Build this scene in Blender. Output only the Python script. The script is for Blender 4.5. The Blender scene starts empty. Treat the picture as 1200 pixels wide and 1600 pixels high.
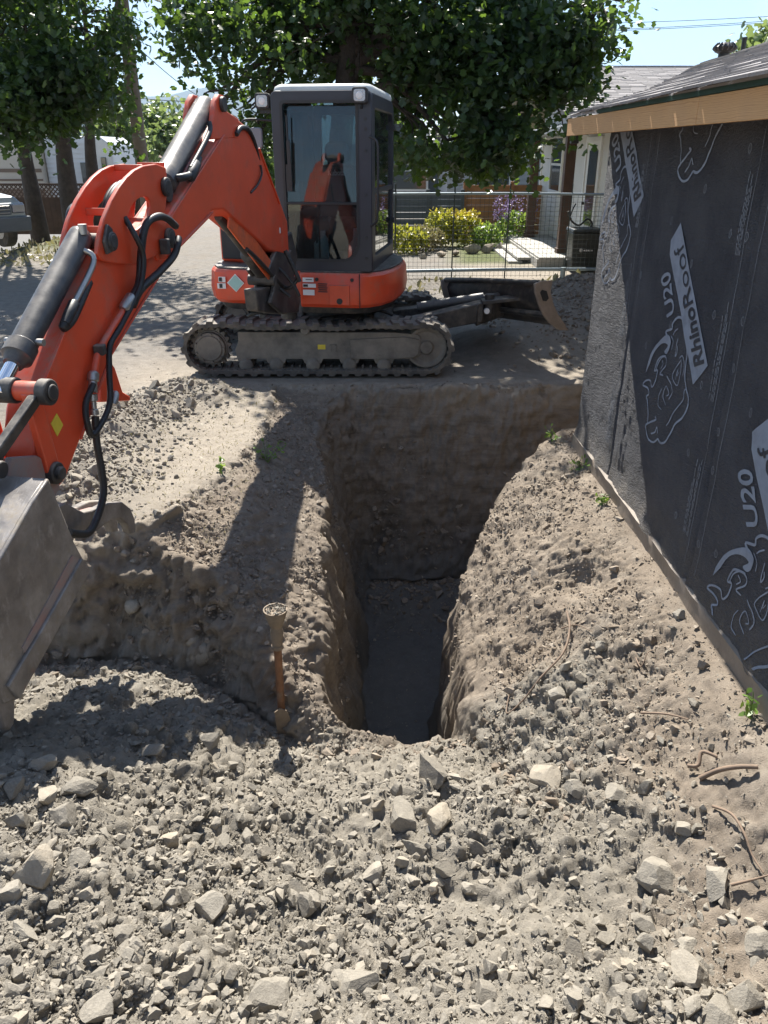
import bpy, bmesh, math, random
import numpy as np
from mathutils import Vector, Matrix

scene = bpy.context.scene
COL = scene.collection
PI = math.pi
R = math.radians

# ------------------------------------------------------------------ camera
CAM = Vector((0.0, 0.0, 2.0))
PITCH = R(25.0)
FPX = 1202.0                       # focal length in pixels of the 1200 x 1600 frame
cam_data = bpy.data.cameras.new('camera')
cam = bpy.data.objects.new('camera', cam_data)
COL.objects.link(cam)
cam.location = CAM
cam.rotation_euler = (PI / 2 - PITCH, 0, 0)
cam_data.sensor_fit = 'VERTICAL'
cam_data.sensor_height = 36.0
cam_data.lens = FPX / 1600.0 * 36.0
cam_data.clip_start = 0.05
cam_data.clip_end = 20000.0
scene.camera = cam
scene.render.resolution_x = 768
scene.render.resolution_y = 1024

# ------------------------------------------------------------------ sky and sun
SUN = Vector((-0.164, 1.0, 1.2)).normalized()       # towards the sun
world = bpy.data.worlds.new('World')
scene.world = world
world.use_nodes = True
wn = world.node_tree.nodes
wl = world.node_tree.links
wn.clear()
w_out = wn.new('ShaderNodeOutputWorld')
w_bg = wn.new('ShaderNodeBackground')
w_sky = wn.new('ShaderNodeTexSky')
w_sky.sky_type = 'NISHITA'
w_sky.sun_disc = False
w_sky.sun_elevation = math.asin(SUN.z)
w_sky.sun_rotation = math.atan2(SUN.x, SUN.y)
w_sky.air_density = 1.0
w_sky.dust_density = 0.05
w_sky.ozone_density = 2.0
w_bg.inputs['Strength'].default_value = 0.072
# thin broken cloud over the whole sky
w_tc = wn.new('ShaderNodeTexCoord')
w_map = wn.new('ShaderNodeMapping')
w_map.inputs['Scale'].default_value = (1.6, 1.6, 5.0)
w_noise = wn.new('ShaderNodeTexNoise')
w_noise.inputs['Scale'].default_value = 2.3
w_noise.inputs['Detail'].default_value = 7.0
w_noise.inputs['Roughness'].default_value = 0.58
w_ramp = wn.new('ShaderNodeValToRGB')
w_ramp.color_ramp.elements[0].position = 0.50
w_ramp.color_ramp.elements[0].color = (0, 0, 0, 1)
w_ramp.color_ramp.elements[1].position = 0.72
w_ramp.color_ramp.elements[1].color = (1, 1, 1, 1)
w_mix = wn.new('ShaderNodeMixRGB')
w_mix.inputs[2].default_value = (6.0, 6.2, 6.5, 1)
wl.new(w_tc.outputs['Generated'], w_map.inputs['Vector'])
wl.new(w_map.outputs['Vector'], w_noise.inputs['Vector'])
wl.new(w_noise.outputs['Fac'], w_ramp.inputs['Fac'])
wl.new(w_ramp.outputs['Color'], w_mix.inputs[0])
wl.new(w_sky.outputs['Color'], w_mix.inputs[1])
wl.new(w_mix.outputs['Color'], w_bg.inputs['Color'])
wl.new(w_bg.outputs['Background'], w_out.inputs['Surface'])

sun_data = bpy.data.lights.new('sun', 'SUN')
sun_data.energy = 5.0
sun_data.angle = R(0.5)
sun_data.color = (1.0, 0.95, 0.868)
sun = bpy.data.objects.new('sun', sun_data)
COL.objects.link(sun)
sun.location = (-4, 20, 26)
sun.rotation_euler = SUN.to_track_quat('Z', 'Y').to_euler()

scene.view_settings.view_transform = 'Standard'
scene.view_settings.look = 'None'
scene.view_settings.exposure = 1.42
scene.view_settings.gamma = 1.0
scene.view_settings.use_curve_mapping = False
try:
    scene.cycles.max_bounces = 6
    scene.cycles.transparent_max_bounces = 16
    scene.cycles.sample_clamp_indirect = 6.0
except Exception:
    pass

# ------------------------------------------------------------------ helpers: picture measurements
def ray(x, y):
    u = (x - 600.0) / FPX
    v = (800.0 - y) / FPX
    return Vector((u, math.cos(PITCH) + v * math.sin(PITCH), -math.sin(PITCH) + v * math.cos(PITCH)))
def atz(x, y, z):
    d = ray(x, y); return CAM + d * ((z - CAM.z) / d.z)
def aty(x, y, Y):
    d = ray(x, y); return CAM + d * (Y / d.y)
def atpl(x, y, P, n):
    d = ray(x, y); return CAM + d * ((Vector(P) - CAM).dot(n) / d.dot(n))

# ------------------------------------------------------------------ helpers: noise
_rs = np.random.RandomState(7)
_perm = _rs.permutation(4096)
_val = _rs.rand(4096)
def vnoise(p):
    p = np.asarray(p, float)
    i = np.floor(p).astype(np.int64)
    f = p - i
    f = f * f * (3 - 2 * f)
    def h(a, b, c):
        return _val[(_perm[(_perm[(_perm[a & 4095] + b) & 4095] + c) & 4095])]
    x, y, z = i[..., 0], i[..., 1], i[..., 2]
    fx, fy, fz = f[..., 0], f[..., 1], f[..., 2]
    def L(a, b, t): return a + (b - a) * t
    r = L(L(L(h(x, y, z), h(x + 1, y, z), fx), L(h(x, y + 1, z), h(x + 1, y + 1, z), fx), fy),
          L(L(h(x, y, z + 1), h(x + 1, y, z + 1), fx), L(h(x, y + 1, z + 1), h(x + 1, y + 1, z + 1), fx), fy), fz)
    return r * 2 - 1
def fbm(p, oct=4, gain=0.5):
    p = np.asarray(p, float)
    a = 1.0; s = 0.0; t = 0.0
    for k in range(oct):
        s = s + a * vnoise(p + 17.3 * k); t += a
        p = p * 2.03; a *= gain
    return s / t
def sstep(a, b, x):
    t = np.clip((x - a) / (b - a), 0, 1)
    return t * t * (3 - 2 * t)

# ------------------------------------------------------------------ helpers: meshes
ORG = {}
class MB:
    def __init__(s):
        s.v = []; s.f = []; s.cut = []
    def add(s, vs, fs):
        o = len(s.v); s.cut.append((o, len(s.f)))
        s.v += [tuple(p) for p in vs]
        s.f += [tuple(i + o for i in f) for f in fs]
        return s
    def box(s, c, size, rot=None):
        hx, hy, hz = size[0] / 2, size[1] / 2, size[2] / 2
        c = Vector(c)
        pts = [Vector((a * hx, b * hy, d * hz)) for d in (-1, 1) for b in (-1, 1) for a in (-1, 1)]
        if rot is not None:
            pts = [rot @ p for p in pts]
        return s.hexa([c + p for p in pts])
    def hexa(s, p):
        return s.add(p, [(0, 2, 3, 1), (4, 5, 7, 6), (0, 1, 5, 4), (2, 6, 7, 3), (0, 4, 6, 2), (1, 3, 7, 5)])
    def bar(s, a, b, w, h, up=(0, 0, 1)):
        a = Vector(a); b = Vector(b); d = (b - a).normalized()
        side = d.cross(Vector(up))
        if side.length < 1e-4: side = d.cross(Vector((0, 1, 0)))
        side.normalize(); u = side.cross(d).normalized()
        p = []
        for e in (-1, 1):
            for q in (a, b):
                for g in (-1, 1):
                    p.append(q + side * g * w / 2 + u * e * h / 2)
        return s.hexa(p)
    def cyl(s, a, b, r0, r1=None, n=16, caps=True):
        a = Vector(a); b = Vector(b)
        if r1 is None: r1 = r0
        d = (b - a).normalized()
        e1 = d.orthogonal().normalized(); e2 = d.cross(e1)
        vs = []
        for q, r in ((a, r0), (b, r1)):
            for k in range(n):
                t = 2 * PI * k / n
                vs.append(q + e1 * (r * math.cos(t)) + e2 * (r * math.sin(t)))
        fs = [(k, (k + 1) % n, n + (k + 1) % n, n + k) for k in range(n)]
        if caps:
            fs.append(tuple(range(n - 1, -1, -1))); fs.append(tuple(range(n, 2 * n)))
        return s.add(vs, fs)
    def lathe(s, a, b, prof, n=20):
        a = Vector(a); b = Vector(b); d = (b - a).normalized(); L = (b - a).length
        e1 = d.orthogonal().normalized(); e2 = d.cross(e1)
        vs = []; m = len(prof)
        for t, r in prof:
            for k in range(n):
                w = 2 * PI * k / n
                vs.append(a + d * (L * t) + e1 * (r * math.cos(w)) + e2 * (r * math.sin(w)))
        fs = []
        for j in range(m - 1):
            for k in range(n):
                fs.append((j * n + k, j * n + (k + 1) % n, (j + 1) * n + (k + 1) % n, (j + 1) * n + k))
        fs.append(tuple(range(n - 1, -1, -1))); fs.append(tuple(range((m - 1) * n, m * n)))
        return s.add(vs, fs)
    def tube(s, pts, r, n=8, sub=6, taper=None):
        P = [Vector(p) for p in pts]
        if sub > 1 and len(P) > 2:
            Q = []
            for i in range(len(P) - 1):
                p0 = P[max(i - 1, 0)]; p1 = P[i]; p2 = P[i + 1]; p3 = P[min(i + 2, len(P) - 1)]
                for k in range(sub):
                    t = k / sub
                    Q.append(0.5 * ((2 * p1) + (-p0 + p2) * t + (2 * p0 - 5 * p1 + 4 * p2 - p3) * t * t + (-p0 + 3 * p1 - 3 * p2 + p3) * t ** 3))
            Q.append(P[-1]); P = Q
        m = len(P); vs = []
        e1 = None
        for i in range(m):
            d = (P[min(i + 1, m - 1)] - P[max(i - 1, 0)])
            if d.length < 1e-9: d = Vector((0, 0, 1))
            d.normalize()
            if e1 is None: e1 = d.orthogonal().normalized()
            e1 = (e1 - d * e1.dot(d)).normalized()
            e2 = d.cross(e1)
            rr = r if taper is None else r + (taper - r) * i / (m - 1)
            for k in range(n):
                w = 2 * PI * k / n
                vs.append(P[i] + e1 * (rr * math.cos(w)) + e2 * (rr * math.sin(w)))
        fs = []
        for j in range(m - 1):
            for k in range(n):
                fs.append((j * n + k, j * n + (k + 1) % n, (j + 1) * n + (k + 1) % n, (j + 1) * n + k))
        fs.append(tuple(range(n - 1, -1, -1))); fs.append(tuple(range((m - 1) * n, m * n)))
        return s.add(vs, fs)
    def prism(s, poly, P, ex, ey, ez, d0, d1):
        P = Vector(P); n = len(poly)
        vs = [P + ex * a + ey * b + ez * d0 for a, b in poly] + [P + ex * a + ey * b + ez * d1 for a, b in poly]
        fs = [tuple(range(n - 1, -1, -1)), tuple(range(n, 2 * n))]
        fs += [(k, (k + 1) % n, n + (k + 1) % n, n + k) for k in range(n)]
        return s.add(vs, fs)
    def build(s, name, mat, parent=None, smooth=35, bevel=0.0, seg=2, fix=True):
        o = ORG.get(parent.name) if parent is not None else None
        if o is None: o = Vector((0, 0, 0))
        me = bpy.data.meshes.new(name)
        me.from_pydata([(p[0] - o[0], p[1] - o[1], p[2] - o[2]) for p in s.v], [], s.f)
        if fix:
            bm = bmesh.new(); bm.from_mesh(me)
            bmesh.ops.recalc_face_normals(bm, faces=bm.faces[:])
            bm.to_mesh(me); bm.free()
        ob = bpy.data.objects.new(name, me)
        COL.objects.link(ob)
        if mat is not None: me.materials.append(mat)
        if smooth:
            me.shade_smooth()
            me.set_sharp_from_angle(angle=R(smooth))
        if parent is not None:
            ob.parent = parent
            ORG[ob.name] = o
        else:
            ORG[ob.name] = Vector((0, 0, 0))
        if bevel > 0:
            md = ob.modifiers.new('bevel', 'BEVEL')
            md.width = bevel; md.segments = seg; md.limit_method = 'ANGLE'; md.angle_limit = R(40)
        return ob

def build_each(mb, name, mat, parent, smooth=35, bevel=0.0):
    """every primitive collected in mb becomes a part of its own"""
    out = []
    cuts = mb.cut + [(len(mb.v), len(mb.f))]
    for (v0, f0), (v1, f1) in zip(cuts[:-1], cuts[1:]):
        q = MB(); q.v = mb.v[v0:v1]; q.f = [tuple(i - v0 for i in f) for f in mb.f[f0:f1]]
        out.append(q.build(name, mat, parent, smooth, bevel))
    return out

def empty(name, loc):
    o = bpy.data.objects.new(name, None)
    COL.objects.link(o)
    o.location = loc
    o.empty_display_size = 0.2
    ORG[o.name] = Vector(loc)
    return o
def tag(o, label=None, cat=None, group=None, kind=None):
    if label: o['label'] = label
    if cat: o['category'] = cat
    if group: o['group'] = group
    if kind: o['kind'] = kind
    return o
def inst(mesh, name, parent, loc, rot=(0, 0, 0), scl=(1, 1, 1)):
    ob = bpy.data.objects.new(name, mesh)
    COL.objects.link(ob)
    o = ORG.get(parent.name, Vector((0, 0, 0))) if parent is not None else Vector((0, 0, 0))
    ob.location = Vector(loc) - o
    ob.rotation_euler = rot
    ob.scale = scl
    if parent is not None: ob.parent = parent
    return ob
def np_mesh(name, verts, faces, mat, loops_per=3):
    """fast mesh from numpy arrays, all faces with the same number of corners"""
    me = bpy.data.meshes.new(name)
    nv = len(verts); nf = len(faces)
    me.vertices.add(nv); me.vertices.foreach_set('co', np.ascontiguousarray(verts, dtype=np.float32).ravel())
    me.loops.add(nf * loops_per); me.loops.foreach_set('vertex_index', np.ascontiguousarray(faces, dtype=np.int32).ravel())
    me.polygons.add(nf)
    me.polygons.foreach_set('loop_start', np.arange(0, nf * loops_per, loops_per, dtype=np.int32))
    me.update(calc_edges=True)
    me.validate()
    if mat is not None: me.materials.append(mat)
    me.shade_flat()
    return me
def text_mesh(txt, bold=0.0):
    cu = bpy.data.curves.new('lettering', 'FONT')
    cu.body = txt; cu.size = 1.0; cu.offset = bold; cu.resolution_u = 3
    cu.align_x = 'LEFT'
    ob = bpy.data.objects.new('lettering', cu)
    COL.objects.link(ob)
    me = bpy.data.meshes.new_from_object(ob)
    vs = [v.co.copy() for v in me.vertices]; fs = [tuple(p.vertices) for p in me.polygons]
    bpy.data.objects.remove(ob); bpy.data.meshes.remove(me); bpy.data.curves.remove(cu)
    return vs, fs

# ------------------------------------------------------------------ helpers: materials
def new_mat(name):
    m = bpy.data.materials.new(name); m.use_nodes = True
    nt = m.node_tree; nt.nodes.clear()
    out = nt.nodes.new('ShaderNodeOutputMaterial')
    b = nt.nodes.new('ShaderNodeBsdfPrincipled')
    nt.links.new(b.outputs['BSDF'], out.inputs['Surface'])
    return m, nt, b, out
def node(nt, t, **kw):
    n = nt.nodes.new(t)
    for k, v in kw.items():
        if k in n.inputs: n.inputs[k].default_value = v
        else: setattr(n, k, v)
    return n
def ramp(nt, src, stops):
    r = nt.nodes.new('ShaderNodeValToRGB')
    els = r.color_ramp.elements
    while len(els) < len(stops): els.new(0.5)
    for e, (p, c) in zip(els, stops):
        e.position = p
        e.color = (c, c, c, 1) if isinstance(c, (int, float)) else (c[0], c[1], c[2], 1)
    nt.links.new(src, r.inputs['Fac'])
    return r.outputs['Color']
def noise(nt, scale, detail=4.0, rough=0.55, vec=None):
    n = node(nt, 'ShaderNodeTexNoise', Scale=scale, Detail=detail, Roughness=rough)
    if vec is not None: nt.links.new(vec, n.inputs['Vector'])
    return n.outputs['Fac']
def mix(nt, fac, a, b, blend='MIX'):
    m = nt.nodes.new('ShaderNodeMixRGB'); m.blend_type = blend
    for i, q in ((0, fac), (1, a), (2, b)):
        if isinstance(q, (int, float)): m.inputs[i].default_value = q if i == 0 else (q, q, q, 1)
        elif isinstance(q, tuple): m.inputs[i].default_value = (q[0], q[1], q[2], 1)
        else: nt.links.new(q, m.inputs[i])
    return m.outputs[0]
def pos(nt):
    return nt.nodes.new('ShaderNodeNewGeometry').outputs['Position']
def bump(nt, b, height, strength, dist):
    n = node(nt, 'ShaderNodeBump', Strength=strength, Distance=dist)
    nt.links.new(height, n.inputs['Height'])
    nt.links.new(n.outputs['Normal'], b.inputs['Normal'])
    return n
def M(name, c, rough=0.6, metal=0.0, var=0.12, vs=4.0, dirt=None, bmp=None, spec=0.5, dust=0.0):
    """base colour with noise variation; dirt = (colour, amount 0..1, scale); bmp = (scale, strength, distance)"""
    m, nt, b, out = new_mat(name)
    p = pos(nt)
    lo = tuple(max(0, q * (1 - var)) for q in c); hi = tuple(min(1, q * (1 + var)) for q in c)
    col = ramp(nt, noise(nt, vs, 5, 0.6, p), [(0.3, lo), (0.7, hi)])
    if dirt:
        dc, amt, ds = dirt
        f = ramp(nt, noise(nt, ds, 7, 0.65, p), [(max(0.0, 0.72 - amt * 0.6), 0.0), (min(1, 0.92 - amt * 0.35), min(1.0, 0.35 + amt * 0.6))])
        col = mix(nt, f, col, dc)
        rr = mix(nt, f, rough, 0.85)
        nt.links.new(rr, b.inputs['Roughness'])
    else:
        b.inputs['Roughness'].default_value = rough
    if dust:       # settled dust lies on faces that look up
        gn = nt.nodes.new('ShaderNodeNewGeometry'); sn = nt.nodes.new('ShaderNodeSeparateXYZ'); nt.links.new(gn.outputs['Normal'], sn.inputs[0])
        up = ramp(nt, sn.outputs['Z'], [(0.15, 0.0), (0.85, 1.0)])
        f2 = ramp(nt, noise(nt, 14, 7, 0.7, p), [(0.30, 0.0), (0.70, dust)])
        mm2 = nt.nodes.new('ShaderNodeMath'); mm2.operation = 'MULTIPLY'; nt.links.new(up, mm2.inputs[0]); nt.links.new(f2, mm2.inputs[1])
        col = mix(nt, mm2.outputs[0], col, (0.30, 0.26, 0.21))
    nt.links.new(col, b.inputs['Base Color'])
    b.inputs['Metallic'].default_value = metal
    b.inputs['Specular IOR Level'].default_value = spec
    if bmp:
        bump(nt, b, noise(nt, bmp[0], 5, 0.6, p), bmp[1], bmp[2])
    return m
DUST = (0.24, 0.205, 0.165)
# ------------------------------------------------------------------ terrain
def psd(X, Y, poly):
    """signed distance to a polygon, negative inside"""
    n = len(poly); d = np.full(X.shape, 1e9); ins = np.zeros(X.shape, bool)
    for i in range(n):
        ax, ay = poly[i]; bx, by = poly[(i + 1) % n]
        ex, ey = bx - ax, by - ay
        t = np.clip(((X - ax) * ex + (Y - ay) * ey) / (ex * ex + ey * ey), 0, 1)
        d = np.minimum(d, np.hypot(X - ax - t * ex, Y - ay - t * ey))
        c = ((ay > Y) != (by > Y)) & (X < (bx - ax) * (Y - ay) / (by - ay + 1e-12) + ax)
        ins ^= c
    return np.where(ins, -d, d)
def lined(X, Y, pts):
    d = np.full(X.shape, 1e9)
    for (ax, ay), (bx, by) in zip(pts[:-1], pts[1:]):
        ex, ey = bx - ax, by - ay
        t = np.clip(((X - ax) * ex + (Y - ay) * ey) / (ex * ex + ey * ey), 0, 1)
        d = np.minimum(d, np.hypot(X - ax - t * ex, Y - ay - t * ey))
    return d
def smin(a, b, k): h = np.clip(0.5 + 0.5 * (b - a) / k, 0, 1); return b + (a - b) * h - k * h * (1 - h)
def smax(a, b, k): return -smin(-a, -b, k)

PIT = [(-1.10, 7.20), (-1.00, 6.6), (-1.02, 5.6), (-1.12, 4.95), (-1.42, 4.15), (-2.1, 3.85), (-3.2, 3.6), (-9, 3.5), (-9, -9), (9, -9), (9, 7.20)]
FLOOR = [(-0.10, 3.55), (0.36, 3.55), (0.37, 4.6), (0.80, 5.5), (1.36, 6.22), (2.6, 6.42), (6.0, 6.5), (6.0, 6.72), (-0.17, 6.66), (-0.15, 5.0)]
FOOT = [(-9, 3.30), (-3.4, 3.36), (-2.2, 3.60), (-1.57, 3.76), (-1.1, 3.68), (-0.66, 3.50), (-0.27, 3.18), (-0.05, 2.95), (6, 2.9), (6, 30), (-9, 30)]
BERM = [(-1.72, 6.75), (-2.05, 6.1), (-2.15, 5.2), (-1.95, 4.45), (-2.6, 4.1)]

def base_height(X, Y):
    Z0 = np.zeros_like(X)
    wob = fbm(np.stack([X * 1.3, Y * 1.3, Z0], -1), 3)
    wob2 = fbm(np.stack([X * 4.1, Y * 4.1, Z0 + 5], -1), 3)
    Xw = X + 0.07 * wob2; Yw = Y + 0.06 * fbm(np.stack([X * 3.7, Y * 3.7, Z0 + 9], -1), 3)
    # open ground
    pl = 0.02 * wob + 0.012 * wob2
    pl = pl + 0.20 * np.exp(-(lined(X, Y, BERM) / 0.30) ** 2) * (0.75 + 0.5 * wob2)
    pl = pl + 0.58 * np.exp(-(((X - 2.7) / 1.0) ** 2 + ((Y - 10.2) / 1.3) ** 2)) + 0.20 * np.exp(-(((X - 1.55) / 0.55) ** 2 + ((Y - 8.9) / 0.7) ** 2))
    # graded flat under the tracks
    flat = sstep(7.22, 7.34, Y) * (1 - sstep(9.5, 10.2, Y)) * sstep(-2.6, -2.1, X) * (1 - sstep(0.65, 1.0, X))
    pl = pl * (1 - flat) + flat * (-0.012 + 0.004 * wob2)
    # pit sides
    d = -psd(Xw, Yw, PIT)
    top = np.interp(d, [-0.10, 0, .05, .3, .6, .9, 1.2, 2, 9], [0.0, -.012, -.05, -.15, -.30, -.47, -.68, -1.1, -1.5])
    zl = np.where(d > -0.10, top, 0) + pl * (1 - sstep(0.0, 0.3, d))
    e_ = -psd(X + 0.10 * wob2 + 0.06 * wob, Y + 0.08 * wob, FOOT)
    zf = -0.82 + np.interp(e_, [-3, 0, .12, .32, .6, 9], [-3.0, 0, .30, .72, 1.15, 8])
    zl = smin(zl, zf, 0.16)
    # bank below the shed wall
    xr = X + 0.05 * wob2 + 0.04 * wob
    zr = np.interp(xr, [-1, .30, .43, .56, .86, 1.2, 1.42, 1.62, 9], [-3.4, -1.45, -.90, -.66, -.37, -.15, -.065, -.05, -.05])
    zr = zr + 0.05 * wob * sstep(1.5, 1.2, X) + np.where(Y > 6.6, -sstep(6.5, 6.7, Y) * 3, 0) * (X < 9)
    zr = zr - 0.10 * sstep(4.2, 2.4, Y) * sstep(0.2, 1.0, X) * (1 - sstep(1.2, 1.5, X))
    # spoil heap, falling away towards the trench
    ye = 3.28 + 0.50 * sstep(-0.35, -1.6, X) + 0.05 * wob2 - 0.1 * np.exp(-((X + 0.1) / .35) ** 2)
    t = ye - Y
    zs = -0.90 + np.where(t > 0, 0.365 * t, 1.15 * t) + 0.09 * wob * sstep(0.1, 0.8, t) + 0.05 * wob2 * sstep(0, .4, t)
    zs = zs + 0.17 * sstep(-0.30, -1.2, X)
    zs = zs + 0.10 * np.exp(-(((X - 0.25) / 0.7) ** 2 + ((Y - 2.55) / 0.35) ** 2)) + 0.12 * np.exp(-(((X + 1.5) / 0.6) ** 2 + ((Y - 2.2) / 0.7) ** 2))
    zs = zs - 0.09 * np.exp(-(((X - 0.45) / 0.35) ** 2 + ((Y - 1.9) / 0.3) ** 2))
    zs = np.where(Y < 0.6, np.minimum(zs, 0.25 + 0.02 * wob), zs)
    U = smax(smax(zl, zr, 0.05), zs, 0.06)
    # trench
    dT = psd(X + 0.045 * wob2, Y + 0.03 * wob, FLOOR)
    kl = 6.3 - 2.6 * sstep(5.5, 6.6, Y) - 1.0 * sstep(4.6, 3.8, Y)
    k = kl + (11 - kl) * sstep(0.1, 0.45, X)
    k = k + (3.75 - k) * sstep(6.45, 6.75, Y)
    k = k + (5.0 - k) * sstep(3.6, 3.3, Y)
    fl = -2.07 + 0.22 * sstep(6.05, 6.6, Y) + 0.03 * wob + 0.02 * wob2
    zt = fl + np.maximum(dT, 0) * k
    z = smin(U, zt, 0.07)
    inpit = sstep(0.02, -0.25, zt - U) * 0 + (d > 0)
    return z, d, t, dT, zr, U, zt

def seglines(segs):
    out = []
    for a, b, st in segs:
        n = max(1, int(round((b - a) / st)))
        out += list(a + (b - a) * np.arange(n) / n)
    out.append(segs[-1][1])
    return np.array(out)
def geo(a, b, n): return list(np.sign(a) * np.geomspace(abs(a), abs(b), n))
GX = np.array(sorted(set(geo(-9000, -12, 30)[:-1] + list(seglines([(-12, -3.4, .16), (-3.4, -2.1, .03), (-2.1, -1.6, .015), (-1.6, -.62, .0125), (-.62, 0.02, .0085), (.02, .36, .016), (.36, .72, .0095), (.72, 1.62, .0125), (1.62, 3, .05), (3, 12, .25)])) + geo(12, 9000, 30)[1:])))
GY = np.array(sorted(set(list(seglines([(-40, -6, 4), (-6, .7, .35), (.7, 1.2, .018), (1.2, 3.2, .0125), (3.2, 4.5, .0095), (4.5, 6.4, .013), (6.4, 7.32, .008), (7.32, 10, .03), (10, 24, .16)])) + geo(24, 14000, 34)[1:])))
nx, ny = len(GX), len(GY)
TX, TY = np.meshgrid(GX, GY)
TZ, dL, tS, dT, zr_, U_, zt_ = base_height(TX, TY)
# normal displacement
gy, gx = np.gradient(TZ, GY, GX)
nl = np.sqrt(gx * gx + gy * gy + 1)
NX, NY, NZ = -gx / nl, -gy / nl, 1 / nl
P = np.stack([TX, TY, TZ], -1)
near = (1 - sstep(9.0, 14, TY)) * sstep(-7, -4, TX) * (1 - sstep(3, 6, TX)) * sstep(-1, 0.5, TY)
steep = sstep(0.35, 1.1, np.sqrt(gx * gx + gy * gy))
spoil = sstep(-0.15, 0.1, tS) * sstep(0.0, 0.06, np.where(dL > 0, 1, 0)) * sstep(1.35, 1.0, TX - 0.25 * (TY - 2.5))
flatT = sstep(7.22, 7.34, TY) * (1 - sstep(9.5, 10.2, TY)) * sstep(-2.6, -2.1, TX) * (1 - sstep(0.65, 1.0, TX))
pit_in = (dL > -0.03).astype(float)
ridg = 1 - 2 * np.abs(fbm(P * 6.5 + 3.1, 3))
vert = np.stack([TX * 5, TY * 5, TZ * 1.6], -1)       # tall streaks scraped by the bucket teeth
strata = np.stack([TX * 1.5, TY * 1.5, TZ * 13], -1)
leftside = 1 - sstep(0.0, 0.5, TX) * (1 - sstep(6.3, 6.6, TY))
amp = (0.075 * fbm(P * 2.6, 4) * steep * (1 - 0.7 * spoil) + 0.014 * ridg * (0.25 + 0.75 * steep) * pit_in
       + 0.012 * fbm(P * 19, 3) * (0.35 + 0.65 * pit_in)
       + 0.055 * fbm(vert, 3) * steep * leftside + 0.024 * fbm(strata, 3) * steep
       + 0.009 * fbm(P * 40, 2) * pit_in
       + (0.035 * (1 - 2 * np.abs(fbm(np.stack([TX * 5, TY * 5, TZ * 9], -1) + 6, 3))) + 0.022 * fbm(P * 17 + 8, 3)) * steep * sstep(6.2, 6.6, TY)
       + (0.012 * fbm(P * 7.5 + 2, 3) + 0.010 * (1 - 2 * np.abs(vnoise(P * 21)))) * spoil
       + (0.10 * fbm(P * 4.5 + 13, 4) + 0.045 * (1 - 2 * np.abs(fbm(P * 9.5 + 21, 3))) + 0.018 * fbm(P * 28, 2)) * steep * (1 - sstep(-0.5, -0.2, TX)) * (1 - sstep(4.4, 5.2, TY)) * (1 - spoil))
# clods of earth stuck in the banks
cl = vnoise(P * 11.0); cl2 = vnoise(P * 23.0 + 4)
amp = amp + pit_in * (0.010 * np.clip(cl - 0.35, 0, 1) + 0.010 * np.clip(cl2 - 0.15, 0, 1)) * (0.3 + steep)
crk = np.abs(fbm(P * 12.0 + 1.7, 2)); amp = amp - pit_in * 0.012 * (1 - sstep(0.0, 0.07, crk)) * (0.3 + 0.7 * steep)
amp = amp * near * (1 - 0.85 * flatT)
lim = sstep(7.30, 7.16, TY) + sstep(7.36, 7.5, TY)
amp = amp * np.clip(lim + 0.15, 0, 1)
shed_lim = 1 - sstep(1.35, 1.46, TX) * sstep(6.3, 5.9, TY)
amp = amp * (0.12 + 0.88 * shed_lim)
VX = TX + NX * amp; VY = TY + NY * amp; VZ = TZ + NZ * amp
# pockets scooped out of the left bank
for (px, py, z0, r, dep) in ((300, 890, -.35, .17, .18), (470, 690, -.1, .14, .08), (345, 960, -.5, .18, .16), (230, 960, -.5, .15, .10), (520, 740, -.45, .09, .12), (905, 930, -.35, .17, .26), (850, 1010, -.5, .15, .16), (880, 760, -.2, .16, .07)):
    c = atz(px, py, z0)
    w = np.exp(-(((VX - c.x) ** 2 + (VY - c.y) ** 2 + (VZ - c.z) ** 2) / r ** 2))
    dirv = Vector((0.35, -0.85, 0.2)).normalized() if px < 600 else Vector((-0.6, -0.6, 0.5)).normalized()
    VX -= dirv.x * dep * w; VY -= dirv.y * dep * w; VZ -= dirv.z * dep * w

# broken clods: every cell of a scattered pattern is a small tilted block
def clods(x, y, z, cell, seed):
    hsh = lambda a, b_, c_, k: _val[_perm[(_perm[(_perm[(a + k * 57) & 4095] + b_) & 4095] + c_ + seed) & 4095]]
    gx_, gy_, gz_ = np.floor(x / cell).astype(np.int64), np.floor(y / cell).astype(np.int64), np.floor(z / cell).astype(np.int64)
    f1 = np.full(x.shape, 9.0); f2 = np.full(x.shape, 9.0); h1 = np.zeros(x.shape)
    for a in (-1, 0, 1):
        for b_ in (-1, 0, 1):
            for c_ in (-1, 0, 1):
                A, B, C_ = gx_ + a, gy_ + b_, gz_ + c_
                dx = x / cell - (A + hsh(A, B, C_, 1)); dy = y / cell - (B + hsh(A, B, C_, 2)); dz = z / cell - (C_ + hsh(A, B, C_, 3))
                d = np.sqrt(dx * dx + dy * dy + dz * dz)
                h = hsh(A, B, C_, 4) - 0.4 + (hsh(A, B, C_, 5) - .5) * 1.3 * dx + (hsh(A, B, C_, 6) - .5) * 1.3 * dy + (hsh(A, B, C_, 7) - .5) * 1.3 * dz
                n1 = d < f1; f2 = np.where(n1, f1, np.minimum(f2, d)); h1 = np.where(n1, h, h1); f1 = np.where(n1, d, f1)
    return h1 - 0.55 * (1 - sstep(0.0, 0.34, f2 - f1)) - 0.35 * f1 * f1
wsp = spoil * near * (TY < 4.2); wbk = pit_in * near * (1 - np.clip(spoil, 0, 1)) * (TZ > -1.7) * (TY < 7.3) * (0.35 + 0.65 * np.clip(steep + (TX > 0.3), 0, 1)) * (0.15 + 0.85 * shed_lim)
msk = np.clip(wsp, 0, 1) + 0.42 * wbk
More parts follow.
